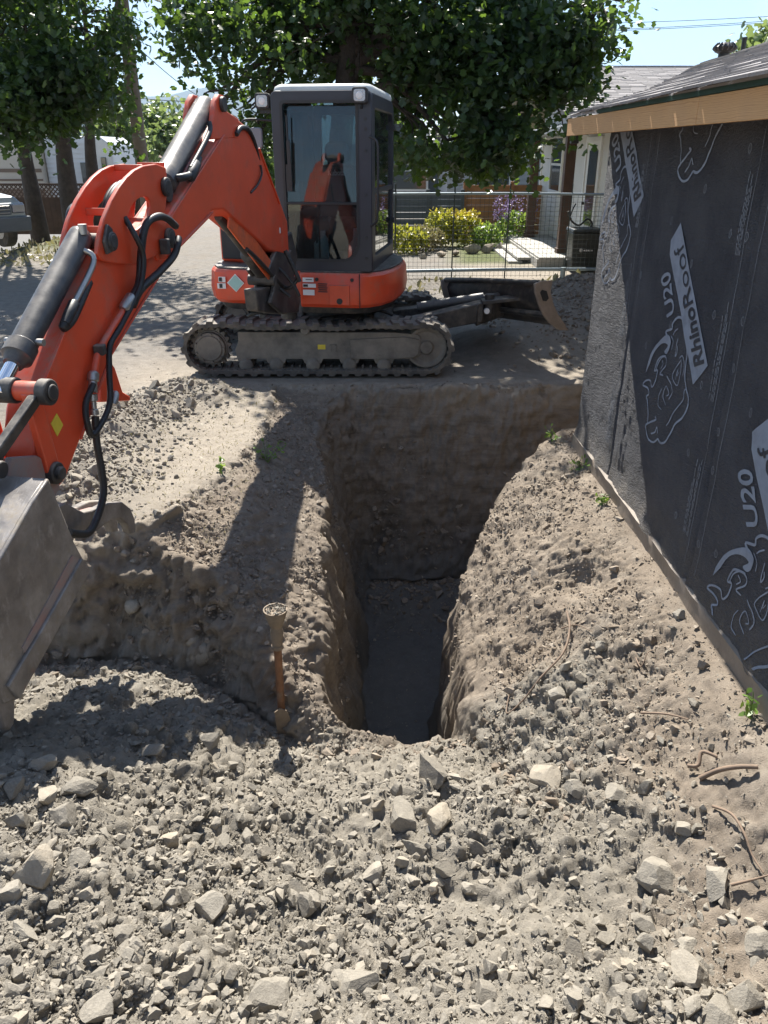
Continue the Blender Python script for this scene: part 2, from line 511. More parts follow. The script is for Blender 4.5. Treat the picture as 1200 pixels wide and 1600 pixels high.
msk = msk * (0.55 + 0.75 * np.clip(0.5 + fbm(np.stack([TX * 2.2, TY * 2.2, TZ * 2.2], -1) + 40, 2), 0, 1))
sel = msk > 0.02
cxy = (VX[sel] + 0.012 * fbm(np.stack([VX[sel], VY[sel], VZ[sel]], -1) * 30, 2), VY[sel], VZ[sel])
hcl = 0.025 * clods(*cxy, 0.105, 11) + 0.018 * clods(*cxy, 0.056, 23) + 0.009 * clods(*cxy, 0.030, 37)
VX[sel] += NX[sel] * hcl * msk[sel]; VY[sel] += NY[sel] * hcl * msk[sel]; VZ[sel] += NZ[sel] * hcl * msk[sel]

idx = np.arange(nx * ny).reshape(ny, nx)
quads = np.stack([idx[:-1, :-1], idx[:-1, 1:], idx[1:, 1:], idx[1:, :-1]], -1).reshape(-1, 4)

# ground material: earth, grey spoil, dusty plateau, gravel drive, lawn
mg, nt, b, out = new_mat('earth_and_gravel')
p = pos(nt)
zc = nt.nodes.new('ShaderNodeAttribute'); zc.attribute_name = 'zone'
sep = nt.nodes.new('ShaderNodeSeparateColor'); nt.links.new(zc.outputs['Color'], sep.inputs['Color'])
n_big = noise(nt, 1.7, 6, 0.6, p); n_mid = noise(nt, 9.0, 8, 0.65, p); n_fine = noise(nt, 42.0, 9, 0.74, p); n_grit = noise(nt, 260.0, 3, 0.7, p)
bank = ramp(nt, n_mid, [(0.30, (0.205, 0.168, 0.131)), (0.52, (0.295, 0.248, 0.198)), (0.72, (0.375, 0.325, 0.264))])
bank = mix(nt, ramp(nt, n_big, [(0.42, 0.0), (0.62, 0.55)]), bank, (0.30, 0.242, 0.183))
mps = nt.nodes.new('ShaderNodeMapping'); mps.inputs['Scale'].default_value = (1.1, 1.1, 9.0); nt.links.new(p, mps.inputs['Vector'])
n_lay = noise(nt, 1.6, 6, 0.62, mps.outputs[0])        # soil layers
bank = mix(nt, 0.85, bank, ramp(nt, n_lay, [(0.32, 0.66), (0.46, 1.02), (0.56, 0.84), (0.70, 1.15)]), 'MULTIPLY')
spl = ramp(nt, n_mid, [(0.30, (0.235, 0.212, 0.175)), (0.55, (0.305, 0.277, 0.231)), (0.75, (0.365, 0.334, 0.282))])
dusty = ramp(nt, n_mid, [(0.30, (0.315, 0.272, 0.217)), (0.70, (0.42, 0.367, 0.298))])
grav = ramp(nt, n_mid, [(0.30, (0.165, 0.152, 0.136)), (0.70, (0.275, 0.255, 0.228))])
grav = mix(nt, ramp(nt, n_big, [(0.45, 0.0), (0.65, 0.5)]), grav, (0.23, 0.195, 0.155))
gras = ramp(nt, n_mid, [(0.30, (0.055, 0.075, 0.025)), (0.55, (0.11, 0.13, 0.045)), (0.75, (0.20, 0.18, 0.085))])
col = mix(nt, sep.outputs['Red'], dusty, bank)
col = mix(nt, sep.outputs['Green'], col, spl)
col = mix(nt, sep.outputs['Blue'], col, grav)
col = mix(nt, zc.outputs['Alpha'], gras, col)
# damp grey clay in the depth of the trench
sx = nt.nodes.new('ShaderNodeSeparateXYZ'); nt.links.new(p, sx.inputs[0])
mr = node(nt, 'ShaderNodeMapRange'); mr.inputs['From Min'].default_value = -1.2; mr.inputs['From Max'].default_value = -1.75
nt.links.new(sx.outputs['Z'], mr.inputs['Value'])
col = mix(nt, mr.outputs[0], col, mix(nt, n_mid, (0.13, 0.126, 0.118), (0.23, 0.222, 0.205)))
# darker specks all over, where the fine noise is low
col = mix(nt, ramp(nt, n_fine, [(0.35, 0.22), (0.7, 0.0)]), col, (0.10, 0.085, 0.07))
col = mix(nt, ramp(nt, n_grit, [(0.58, 0.0), (0.72, 0.35)]), col, (0.46, 0.43, 0.37))
nt.links.new(col, b.inputs['Base Color'])
b.inputs['Roughness'].default_value = 0.95
b.inputs['Specular IOR Level'].default_value = 0.15
h = mix(nt, 0.5, n_mid, n_fine); h = mix(nt, 0.35, h, n_grit)
bump(nt, b, h, 0.9, 0.026)

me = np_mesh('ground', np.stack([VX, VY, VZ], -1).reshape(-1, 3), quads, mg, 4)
ground = bpy.data.objects.new('ground', me); COL.objects.link(ground)
tag(ground, kind='structure'); ORG['ground'] = Vector((0, 0, 0))
me.shade_smooth()
# zones
ztop = VZ
bankz = np.clip(sstep(0.02, 0.12, dL) * (1 - sstep(7.3, 7.4, TY)), 0, 1)
bankz = np.maximum(bankz, sstep(0.15, 0.4, TZ) * (TY > 8) * 0.6)
spz = sstep(-0.25, 0.05, tS + 0.12 * fbm(np.stack([TX * 3, TY * 3, 0 * TX], -1), 2)) * (dL > 0) * (1 - sstep(0.80, 1.15, TX - 0.12 * (TY - 2.3) + 0.12 * fbm(np.stack([TX * 4, TY * 4, 0 * TX + 8], -1), 2)))
berm = np.exp(-(lined(TX, TY, BERM) / 0.42) ** 2) * (dL < 0)
spz = np.maximum(spz, np.clip(berm * 1.2, 0, 0.9))
drive = sstep(6.9, 9.0, TY + 0.25 * fbm(np.stack([TX, TY, 0 * TX], -1), 3)) * (dL < 0.0)
drive = np.maximum(drive, sstep(-1.9, -3.2, TX) * (dL < 0) * sstep(4.6, 6.4, TY)) * (1 - 0.75 * sstep(1.0, 2.0, TX))
lawn = sstep(15.5, 16.5, TY) * sstep(0.2, 1.0, TX - 0.05 * TY)
lawn = np.maximum(lawn, sstep(17.5, 19.5, TY + 0.8 * fbm(np.stack([TX, TY, 0 * TX + 3], -1), 3)) * sstep(-6.6, -8.2, TX) * 0.85)
lawn = np.maximum(lawn, sstep(60, 90, TY))
ca = me.color_attributes.new('zone', 'FLOAT_COLOR', 'POINT')
ca.data.foreach_set('color', np.stack([bankz, spz, drive, 1 - lawn], -1).astype(np.float32).ravel())

def hz(x, y):
    """height of the built ground at plan points"""
    x = np.atleast_1d(np.asarray(x, float)); y = np.atleast_1d(np.asarray(y, float))
    i = np.clip(np.searchsorted(GX, x) - 1, 0, nx - 2); j = np.clip(np.searchsorted(GY, y) - 1, 0, ny - 2)
    fx = (x - GX[i]) / (GX[i + 1] - GX[i]); fy = (y - GY[j]) / (GY[j + 1] - GY[j])
    return (VZ[j, i] * (1 - fx) * (1 - fy) + VZ[j, i + 1] * fx * (1 - fy) + VZ[j + 1, i] * (1 - fx) * fy + VZ[j + 1, i + 1] * fx * fy)
def gz(x, y): return float(hz(x, y)[0])
def slope(x, y):
    e = 0.04
    return np.hypot((hz(x + e, y) - hz(x - e, y)) / (2 * e), (hz(x, y + e) - hz(x, y - e)) / (2 * e))

# ------------------------------------------------------------------ stones
def rock_mat(name, lo, hi, tan):
    m, nt, b, out = new_mat(name)
    p = pos(nt)
    g = nt.nodes.new('ShaderNodeNewGeometry'); oi = nt.nodes.new('ShaderNodeObjectInfo')
    ad = node(nt, 'ShaderNodeMath', operation='ADD'); fr = node(nt, 'ShaderNodeMath', operation='FRACT')
    nt.links.new(g.outputs['Random Per Island'], ad.inputs[0]); nt.links.new(oi.outputs['Random'], ad.inputs[1]); nt.links.new(ad.outputs[0], fr.inputs[0])
    c = ramp(nt, fr.outputs[0], [(0.0, lo), (0.45, tuple((a + q) / 2 for a, q in zip(lo, hi))), (0.8, hi), (1.0, tan)])
    n1 = noise(nt, 24, 6, 0.65, p); n2 = noise(nt, 150, 4, 0.7, p)
    c = mix(nt, ramp(nt, n1, [(0.35, 0.35), (0.6, 0.0)]), c, (0.13, 0.118, 0.10))
    c = mix(nt, ramp(nt, n2, [(0.45, 0.0), (0.75, 0.4)]), c, (0.42, 0.385, 0.32))
    nt.links.new(c, b.inputs['Base Color'])
    b.inputs['Roughness'].default_value = 0.9; b.inputs['Specular IOR Level'].default_value = 0.2
    bump(nt, b, mix(nt, 0.5, n1, n2), 0.55, 0.012)
    return m
m_rock = rock_mat('broken_rock', (0.19, 0.172, 0.143), (0.30, 0.273, 0.228), (0.335, 0.292, 0.23))

rng = np.random.RandomState(11)
def hull(npts, seed, flat=1.0):
    r = np.random.RandomState(seed)
    d = r.normal(size=(npts, 3)); d /= np.linalg.norm(d, axis=1)[:, None]
    d *= r.uniform(0.72, 1.08, (npts, 1)); d *= np.array([1.0, r.uniform(0.62, 0.95), r.uniform(0.45, 0.8) * flat])
    bm = bmesh.new()
    for q in d: bm.verts.new(q)
    res = bmesh.ops.convex_hull(bm, input=bm.verts[:])
    bmesh.ops.delete(bm, geom=[v for v in bm.verts if not v.link_faces], context='VERTS')
    bmesh.ops.triangulate(bm, faces=bm.faces[:])
    bm.verts.index_update()
    V = np.array([v.co[:] for v in bm.verts]); Fc = np.array([[v.index for v in f.verts] for f in bm.faces])
    bm.free()
    return V, Fc
small_protos = [hull(8, 100 + k) for k in range(10)]
mid_protos = [hull(13, 200 + k) for k in range(14)]
def rough(V, Fc, seed):
    bm = bmesh.new(); vv = [bm.verts.new(q) for q in V]
    for f in Fc: bm.faces.new([vv[i] for i in f])
    bmesh.ops.subdivide_edges(bm, edges=[e for e in bm.edges if e.calc_length() > .55], cuts=1)
    bmesh.ops.triangulate(bm, faces=bm.faces[:]); bm.verts.index_update()
    A = np.array([v.co[:] for v in bm.verts]); A = A * (1 + 0.13 * fbm(A * 1.9 + seed, 3))[:, None] + 0.03 * np.random.RandomState(seed).normal(size=A.shape)
    G = np.array([[v.index for v in f.verts] for f in bm.faces]); bm.free(); return A, G
def chipped(seed):
    """lump of clay rock: a ball cut by random planes, then weathered"""
    r = np.random.RandomState(seed); bm = bmesh.new(); bmesh.ops.create_icosphere(bm, subdivisions=3, radius=1.0)
    A = np.array([v.co[:] for v in bm.verts]); G = np.array([[v.index for v in f.verts] for f in bm.faces]); bm.free()
    A *= np.array([1.0, r.uniform(.65, .95), r.uniform(.5, .8)])
    for k in range(15):
        n = r.normal(size=3); n /= np.linalg.norm(n); d = r.uniform(.34, .60); t = A @ n - d; A = A - np.where(t > 0, t, 0)[:, None] * n
    A = A * (1 + 0.05 * fbm(A * 2.2 + seed, 3) + 0.05 * fbm(A * 8 + seed, 2))[:, None]
    return A * 1.45, G
big_protos = [chipped(300 + k) for k in range(18)]

def rotmats(n, tilt, rg):
    a = rg.uniform(0, 2 * PI, n); t = rg.normal(0, tilt, n); w = rg.uniform(0, 2 * PI, n)
    ca_, sa_ = np.cos(a), np.sin(a); ct, st = np.cos(t), np.sin(t); cw, sw = np.cos(w), np.sin(w)
    Z = np.zeros(n); O = np.ones(n)
    Ra = np.stack([ca_, -sa_, Z, sa_, ca_, Z, Z, Z, O], -1).reshape(n, 3, 3)
    Rt = np.stack([O, Z, Z, Z, ct, -st, Z, st, ct], -1).reshape(n, 3, 3)
    Rw = np.stack([cw, -sw, Z, sw, cw, Z, Z, Z, O], -1).reshape(n, 3, 3)
    return Ra @ Rt @ Rw
def rubble(protos, pts, sizes, rg, tilt=0.5):
    Vs, Fs = [], []; base = 0
    n = len(pts); which = rg.randint(0, len(protos), n); Rm = rotmats(n, tilt, rg)
    for k, (V, Fc) in enumerate(protos):
        s = np.where(which == k)[0]
        if not len(s): continue
        W = np.einsum('nij,vj->nvi', Rm[s], V) * (sizes[s][:, None, None] * 0.5) + pts[s][:, None, :]
        Vs.append(W.reshape(-1, 3))
        f = Fc[None] + (np.arange(len(s)) * len(V))[:, None, None] + base
        Fs.append(f.reshape(-1, 3)); base += len(s) * len(V)
    return np.concatenate(Vs), np.concatenate(Fs)
def powerlaw(n, a, b, k, rg):
    u = rg.rand(n); return (a ** (1 - k) + u * (b ** (1 - k) - a ** (1 - k))) ** (1 / (1 - k))
def spoil_points(n, rg):
    out_x, out_y = [], []
    while sum(map(len, out_x)) < n:
        y = rg.uniform(1.0, 3.75, n * 2) ; x = -(0.62 * y + 0.65) + rg.rand(n * 2) * (1.24 * y + 1.10)
        ye = 3.22 + 0.62 * np.clip((-0.35 - x) / 1.35, 0, 1)
        ok = (y < ye + 0.05) & (x < 1.45) & (x < 1.14 + 0.12 * (y - 2.2) + rg.normal(0, 0.16, len(y))) & (rg.rand(len(y)) < np.clip(1.35 / y, 0.3, 1))
        dens = np.clip(0.62 + 0.85 * fbm(np.stack([x * 2.6, y * 2.6, x * 0], -1), 2), 0.12, 1)
        ok &= rg.rand(len(y)) < dens
        out_x.append(x[ok]); out_y.append(y[ok])
    return np.concatenate(out_x)[:n], np.concatenate(out_y)[:n]
def on_ground(x, y, s, sink, rg):
    z = hz(x, y) + s * 0.5 * (rg.uniform(0.05, 0.75, len(x)) - sink)
    return np.stack([x, y, z], -1)

allV, allF = [], []
def put(V, Fc):
    allF.append(Fc + sum(len(q) for q in allV)); allV.append(V)
# fine chips, then fist-sized lumps, over the spoil heap
x, y = spoil_points(44500, rng); s = powerlaw(len(x), 0.006, 0.022, 2.0, rng)
put(*rubble(small_protos, on_ground(x, y, s, 0.25, rng), s, rng, 0.7))
x, y = spoil_points(14500, rng); s = powerlaw(len(x), 0.015, 0.070, 2.7, rng)
put(*rubble(mid_protos, on_ground(x, y, s, 0.30, rng), s, rng, 0.55))
# loose berm beside the boom, rubble behind the shed, trench floor, slopes
def gauss_line(pts, n, w, rg):
    pts = np.array(pts); k = rg.randint(0, len(pts) - 1, n); t = rg.rand(n)[:, None]
    q = pts[k] * (1 - t) + pts[k + 1] * t
    return q[:, 0] + rg.normal(0, w, n), q[:, 1] + rg.normal(0, w, n)
x, y = gauss_line(BERM, 5000, 0.26, rng); s = powerlaw(len(x), 0.014, 0.075, 2.2, rng)
put(*rubble(mid_protos, on_ground(x, y, s, 0.3, rng), s, rng, 0.6))
x = rng.uniform(-.12, .8, 260); y = rng.uniform(5.9, 6.7, 260); s = powerlaw(len(x), 0.012, 0.07, 2.0, rng)
put(*rubble(small_protos, on_ground(x, y, s, 0.3, rng), s, rng, 0.6))
x = rng.uniform(-.10, .38, 200); y = rng.uniform(3.7, 5.7, 200); s = powerlaw(len(x), 0.008, 0.03, 2.3, rng)
put(*rubble(small_protos, on_ground(x, y, s, 0.3, rng), s, rng, 0.6))
# pebbles and crumbs of soil on the banks and on the dusty ground
x = rng.uniform(-2.4, 1.6, 6000); y = rng.uniform(2.6, 7.2, 6000)
ok = slope(x, y) < 1.7; x, y = x[ok], y[ok]; s = powerlaw(len(x), 0.006, 0.032, 2.6, rng)
put(*rubble(small_protos, on_ground(x, y, s, 0.45, rng), s, rng, 0.6))
x = rng.uniform(-5.5, 3.2, 5000); y = rng.uniform(7.3, 15, 5000); s = powerlaw(len(x), 0.010, 0.045, 2.6, rng)
put(*rubble(small_protos, on_ground(x, y, s, 0.4, rng), s, rng, 0.6))
me = np_mesh('rubble', np.concatenate(allV), np.concatenate(allF), m_rock, 3)
ob = bpy.data.objects.new('rubble', me); COL.objects.link(ob); ob.parent = ground
tag(ob, kind='stuff')

# crumbs and clods of soil over the dug banks
allV, allF = [], []
m_clod, nt, b, out = new_mat('soil_clod')
p = pos(nt); g = nt.nodes.new('ShaderNodeNewGeometry')
c = ramp(nt, g.outputs['Random Per Island'], [(0, (.205, .168, .13)), (.5, (.285, .238, .19)), (1, (.365, .315, .255))])
c = mix(nt, ramp(nt, noise(nt, 60, 5, .7, p), [(.35, .3), (.6, 0.0)]), c, (.11, .09, .07)); nt.links.new(c, b.inputs['Base Color']); b.inputs['Roughness'].default_value = .95; b.inputs['Specular IOR Level'].default_value = .1
bump(nt, b, noise(nt, 120, 4, .7, p), .6, .008)
def bank_points(n, rg):
    x = rg.uniform(-2.2, 1.55, n * 3); y = rg.uniform(2.3, 7.22, n * 3); d_ = -psd(x, y, PIT); f_ = psd(x, y, FLOOR)
    ye = 3.22 + 0.62 * np.clip((-0.35 - x) / 1.35, 0, 1)
    ok = (d_ > 0.0) & (f_ > 0.03) & ((y > ye - .1) | (x > .55)) & (rg.rand(n * 3) < .35 + .65 * (vnoise(np.stack([x * 2.6, y * 2.6, x * 0 + 3], -1)) > 0))
    return x[ok][:n], y[ok][:n]
x, y = bank_points(26000, rng); s = powerlaw(len(x), 0.008, 0.045, 2.7, rng)
put(*rubble(small_protos, on_ground(x, y, s, 0.35, rng), s, rng, 0.7))
x, y = bank_points(900, rng); s = powerlaw(len(x), 0.035, 0.10, 2.8, rng)
put(*rubble(mid_protos, on_ground(x, y, s, 0.62, rng), s, rng, 0.7))
x = rng.normal(2.45, 0.65, 3600); y = rng.normal(9.9, 1.0, 3600); ok = (y > 7.6) & (x > 1.2); x, y = x[ok], y[ok]; s = powerlaw(len(x), 0.025, 0.13, 2.6, rng)
put(*rubble(mid_protos, on_ground(x, y, s, 0.4, rng), s, rng, 0.5))
x, y = gauss_line([(-2.3, 3.75), (-1.5, 3.75), (-1.0, 3.75), (-0.6, 3.45), (-0.4, 3.3)], 1600, 0.15, rng); s = powerlaw(len(x), 0.012, 0.065, 2.4, rng)
put(*rubble(mid_protos, on_ground(x, y, s, 0.3, rng), s, rng, 0.7))
x, y = gauss_line([(-2.1, 3.80), (-1.4, 3.95), (-1.0, 4.0), (-0.65, 3.9)], 420, 0.16, rng); s = powerlaw(len(x), 0.02, 0.09, 2.5, rng)
put(*rubble(mid_protos, on_ground(x, y, s, 0.7, rng), s, rng, 0.7))
x = rng.uniform(-.14, .95, 520); y = 6.62 + rng.normal(0, .16, 520); s = powerlaw(len(x), 0.025, 0.13, 2.2, rng)
put(*rubble(mid_protos, on_ground(x, y, s, 0.35, rng), s, rng, 0.7))
me = np_mesh('soil_clods', np.concatenate(allV), np.concatenate(allF), m_clod, 3)
ob = bpy.data.objects.new('soil_clods', me); COL.objects.link(ob); ob.parent = ground
tag(ob, kind='stuff')

# the stones one can pick apart
rock_meshes = []
for k, (V, Fc) in enumerate(big_protos):
    mm = np_mesh('stone', V * 0.5, Fc, m_rock, 3); rock_meshes.append(mm)
hand = [  # px, py, size in px, squash
    (62, 1368, 105, .85), (98, 1288, 62, .8), (20, 1398, 62, .7), (125, 1240, 60, .75), (30, 1290, 55, .8), (120, 1345, 58, .7), (75, 1250, 52, .6), (18, 1235, 48, .7),
    (648, 1333, 48, 1.1), (582, 1370, 50, .8), (420, 1562, 118, .6), (482, 1420, 46, .8), (282, 1405, 40, .9), (330, 1425, 78, .6), (350, 1320, 44, .8),
    (1018, 1376, 92, .75), (1115, 1380, 66, .6), (1078, 1522, 96, .5), (962, 1245, 62, .5), (850, 1218, 70, .4), (628, 1290, 78, .9), (685, 1290, 66, .85),
    (672, 1215, 84, .8), (740, 1330, 52, .7), (690, 1365, 48, .6), (1120, 1590, 90, .5), (550, 1545, 100, .55), (160, 1590, 70, .6), (930, 1500, 48, .8),
    (1008, 1235, 36, 1.0), (900, 1240, 46, .8), (1065, 1300, 44, .6), (1010, 1452, 52, .6), (1185, 1470, 66, .6), (1160, 1560, 78, .6), (760, 1560, 72, .6),
    (905, 1062, 30, .6), (868, 1088, 36, .7), (110, 1170, 40, .8), (240, 1180, 42, .7), (330, 1160, 46, .6), (60, 1200, 50, .7), (160, 1210, 40, .7)]
placed = []
for k, (px, py, sp, sq) in enumerate(hand):
    d = ray(px, py); t = 1.0
    while t < 9:
        q = CAM + d * t
        if q.z < gz(q.x, q.y): break
        t += 0.01
    size = sp / FPX * t * 0.80
    o = inst(rock_meshes[k % len(rock_meshes)], 'stone', ground, (q.x, q.y, gz(q.x, q.y) + size * 0.10), (rng.uniform(-.35, .35), rng.uniform(-.35, .35), rng.uniform(0, 6.28)), (size, size * 0.9, size * sq * 1.25))
    placed.append(o)
x, y = spoil_points(215, rng); s = powerlaw(len(x), 0.050, 0.095, 3.0, rng); P3 = on_ground(x, y, s, 0.3, rng)
for k in range(len(x)):
    inst(rock_meshes[rng.randint(len(rock_meshes))], 'stone', ground, P3[k], (rng.normal(0, .5), rng.normal(0, .5), rng.uniform(0, 6.28)), (s[k], s[k] * rng.uniform(.7, 1), s[k] * rng.uniform(.7, 1.1)))
x, y = gauss_line(BERM, 44, 0.2, rng); s = powerlaw(len(x), 0.07, 0.15, 2.6, rng); P3 = on_ground(x, y, s, 0.3, rng)
for k in range(len(x)):
    inst(rock_meshes[rng.randint(len(rock_meshes))], 'stone', ground, P3[k], (rng.normal(0, .5), rng.normal(0, .5), rng.uniform(0, 6.28)), (s[k], s[k] * .85, s[k] * .85))

# smooth boulders set in the left bank
m_boulder = rock_mat('river_boulder', (0.30, 0.265, 0.215), (0.36, 0.33, 0.275), (0.33, 0.28, 0.22))
def boulder(px, py, back, size, sq, label, seed):
    d = ray(px, py); t = 1.0
    while t < 9:
        q = CAM + d * t
        if q.z < gz(q.x, q.y): break
        t += 0.005
    q = q + d.normalized() * back
    r = np.random.RandomState(seed)
    bm = bmesh.new(); bmesh.ops.create_icosphere(bm, subdivisions=3, radius=1.0)
    V = np.array([v.co[:] for v in bm.verts]); N = fbm(V * 1.3 + seed, 3)
    for v, n_ in zip(bm.verts, N): v.co = Vector((v.co.x * size[0], v.co.y * size[1], v.co.z * size[2])) * (1 + 0.18 * n_)
    mm = bpy.data.meshes.new('boulder'); bm.to_mesh(mm); bm.free(); mm.materials.append(m_boulder); mm.shade_smooth()
    o = bpy.data.objects.new('boulder', mm); COL.objects.link(o); o.location = q; o.rotation_euler = (0.2, sq, seed)
    tag(o, label, 'boulder', 'boulders in the dug bank')
boulder(313, 1020, 0.05, (.115, .085, .075), .35, 'largest smooth boulder at the foot of the left bank', 3)
boulder(207, 946, 0.0, (.065, .05, .035), .1, 'pale flat boulder jutting from bank beside the bucket', 5)
boulder(300, 1000, 0.02, (.05, .05, .04), .1, 'small round boulder touching the largest boulder', 8)
# ------------------------------------------------------------------ excavator
m_red = M('excavator_red_paint', (0.66, 0.074, 0.026), 0.36, 0, 0.12, 3.0, dirt=((0.32, 0.17, 0.115), 0.30, 7.0), bmp=(60, 0.05, 0.004), dust=0.7)
m_orange = M('faded_orange_red_paint', (0.68, 0.105, 0.025), 0.42, 0, 0.10, 3.0, dirt=((0.22, 0.12, 0.08), 0.5, 11.0), dust=0.5)
m_navy = M('dark_cab_paint', (0.022, 0.025, 0.037), 0.42, 0, 0.15, 3.0, dirt=((0.11, 0.104, 0.10), 0.16, 6.0), dust=0.5)
m_blk = M('dusty_black_steel', (0.030, 0.029, 0.030), 0.55, 0, 0.2, 6.0, dirt=(DUST, 0.42, 7.0), bmp=(40, 0.1, 0.006), dust=0.8)
m_cyl = M('grey_black_cylinder_paint', (0.042, 0.043, 0.047), 0.38, 0, 0.12, 4.0, dirt=((0.17, 0.155, 0.135), 0.38, 9.0), dust=0.55)
m_rub = M('dusty_rubber', (0.055, 0.053, 0.050), 0.8, 0, 0.2, 8.0, dirt=(DUST, 0.55, 5.0), bmp=(50, 0.2, 0.006), dust=0.9)
m_frame = M('muddy_track_frame', (0.055, 0.052, 0.050), 0.7, 0, 0.2, 8.0, dirt=((0.25, 0.225, 0.19), 0.85, 4.0), bmp=(30, 0.2, 0.006))
m_hose = M('black_hydraulic_hose', (0.018, 0.018, 0.019), 0.5, 0, 0.2, 10.0, dirt=((0.13, 0.115, 0.10), 0.28, 14.0), bmp=(220, 0.15, 0.002))
m_steel = M('zinc_fitting', (0.42, 0.41, 0.39), 0.4, 0.9, 0.2, 20.0, dirt=((0.20, 0.17, 0.14), 0.4, 20.0))
m_chrome = M('polished_rod', (0.85, 0.85, 0.86), 0.08, 1.0, 0.02, 5.0)
m_white = M('pale_roof_plastic', (0.52, 0.54, 0.52), 0.55, 0, 0.08, 4.0, dirt=(DUST, 0.25, 8.0))
m_dec = M('white_sticker', (0.72, 0.72, 0.72), 0.5, 0, 0.05, 8.0)
m_teal = M('teal_sticker', (0.33, 0.55, 0.52), 0.5, 0, 0.05, 8.0)
m_yel = M('yellow_sticker', (0.66, 0.52, 0.05), 0.5, 0, 0.1, 20.0, dirt=(DUST, 0.3, 20))
m_seat = M('black_seat_vinyl', (0.022, 0.023, 0.025), 0.6, 0, 0.15, 8.0)

# worn bucket steel: bare grey, old paint, rust along the wear plates
mb_, nt, b, out = new_mat('worn_bucket_steel')
p = pos(nt)
c = ramp(nt, noise(nt, 5, 7, 0.6, p), [(0.3, (0.12, 0.105, 0.095)), (0.55, (0.25, 0.228, 0.208)), (0.75, (0.38, 0.35, 0.32))])
mpv = nt.nodes.new('ShaderNodeMapping'); mpv.inputs['Scale'].default_value = (40, 6, 4); nt.links.new(p, mpv.inputs['Vector'])
c = mix(nt, ramp(nt, noise(nt, 2.2, 5, 0.7, mpv.outputs[0]), [(0.55, 0.0), (0.72, 0.5)]), c, (0.44, 0.42, 0.40))
c = mix(nt, ramp(nt, noise(nt, 3.3, 8, 0.7, p), [(0.60, 0.0), (0.70, 0.6)]), c, (0.30, 0.13, 0.08))
nt.links.new(c, b.inputs['Base Color']); c = mix(nt, ramp(nt, noise(nt, 7, 8, 0.75, p), [(0.52, 0.0), (0.64, 0.85)]), c, (0.27, 0.23, 0.18)); nt.links.new(c, b.inputs['Base Color'])
b.inputs['Metallic'].default_value = 0.3; nt.links.new(ramp(nt, noise(nt, 7, 8, 0.75, p), [(0.45, 0.38), (0.66, 0.9)]), b.inputs['Roughness'])
bump(nt, b, noise(nt, 35, 6, 0.7, p), 0.18, 0.006)
m_bucket = mb_

def glass_mat(name, tint, refl=1.0):
    m = bpy.data.materials.new(name); m.use_nodes = True; nt = m.node_tree; nt.nodes.clear()
    out = nt.nodes.new('ShaderNodeOutputMaterial')
    tr = node(nt, 'ShaderNodeBsdfTransparent'); tr.inputs['Color'].default_value = (*tint, 1)
    gl = node(nt, 'ShaderNodeBsdfGlossy'); gl.inputs['Roughness'].default_value = 0.015; gl.inputs['Color'].default_value = (refl, refl, refl, 1)
    df = node(nt, 'ShaderNodeBsdfDiffuse'); df.inputs['Color'].default_value = (0.30, 0.29, 0.27, 1)
    fr = node(nt, 'ShaderNodeFresnel'); fr.inputs['IOR'].default_value = 1.52
    mx = node(nt, 'ShaderNodeMixShader'); mx2 = node(nt, 'ShaderNodeMixShader')
    nt.links.new(fr.outputs[0], mx.inputs[0]); nt.links.new(tr.outputs[0], mx.inputs[1]); nt.links.new(gl.outputs[0], mx.inputs[2])
    d = ramp(nt, noise(nt, 3.5, 6, 0.7, pos(nt)), [(0.40, 0.01), (0.75, 0.10)])     # film of dust
    nt.links.new(d, mx2.inputs[0]); nt.links.new(mx.outputs[0], mx2.inputs[1]); nt.links.new(df.outputs[0], mx2.inputs[2])
    nt.links.new(mx2.outputs[0], out.inputs['Surface'])
    return m
m_glass = glass_mat('cab_glass', (0.50, 0.60, 0.62), 1.0)

EX = empty('excavator', (-0.7, 8.3, 0.0))
tag(EX, 'orange red tracked mini excavator with dark cab, its boom reaching over the trench', 'excavator')

# ---- undercarriage
XL, XR, RI, ZC = -1.70, 0.415, 0.222, 0.277
def loop_pts(n):
    """belt centre line, clockwise seen from the front; returns (x, z, angle of outward normal)"""
    Ls = XR - XL; per = 2 * Ls + 2 * PI * RI; out = []
    for k in range(n):
        s = per * k / n
        if s < Ls:                       # top run, sagging a little
            t = s / Ls; out.append((XL + s, ZC + RI - 0.022 * math.sin(PI * t) + 0.008 * math.sin(6 * PI * t), PI / 2))
        elif s < Ls + PI * RI:
            a = PI / 2 - (s - Ls) / RI; out.append((XR + RI * math.cos(a), ZC + RI * math.sin(a), a))
        elif s < 2 * Ls + PI * RI:
            out.append((XR - (s - Ls - PI * RI), ZC - RI, -PI / 2))
        else:
            a = -PI / 2 - (s - 2 * Ls - PI * RI) / RI; out.append((XL + RI * math.cos(a), ZC + RI * math.sin(a), a))
    return out
lug_mb = MB()
for sgn in (-1, 1):     # chevron half-lugs
    y0, y1 = (0.0, 0.20) if sgn > 0 else (-0.20, 0.0)
    sk0, sk1 = (0.0, 0.03) if sgn > 0 else (0.03, 0.0)
    lug_mb.hexa([(-.036 + sk0, y0, 0), (.036 + sk0, y0, 0), (-.040 + sk1, y1, -.002), (.040 + sk1, y1, -.002),
                 (-.026 + sk0, y0, .026), (.026 + sk0, y0, .026), (-.030 + sk1, y1, .022), (.030 + sk1, y1, .022)])
lug_me = bpy.data.meshes.new('track_lug'); lug_me.from_pydata(lug_mb.v, [], lug_mb.f)
_b = bmesh.new(); _b.from_mesh(lug_me); bmesh.ops.recalc_face_normals(_b, faces=_b.faces[:]); _b.to_mesh(lug_me); _b.free(); lug_me.materials.append(m_rub)

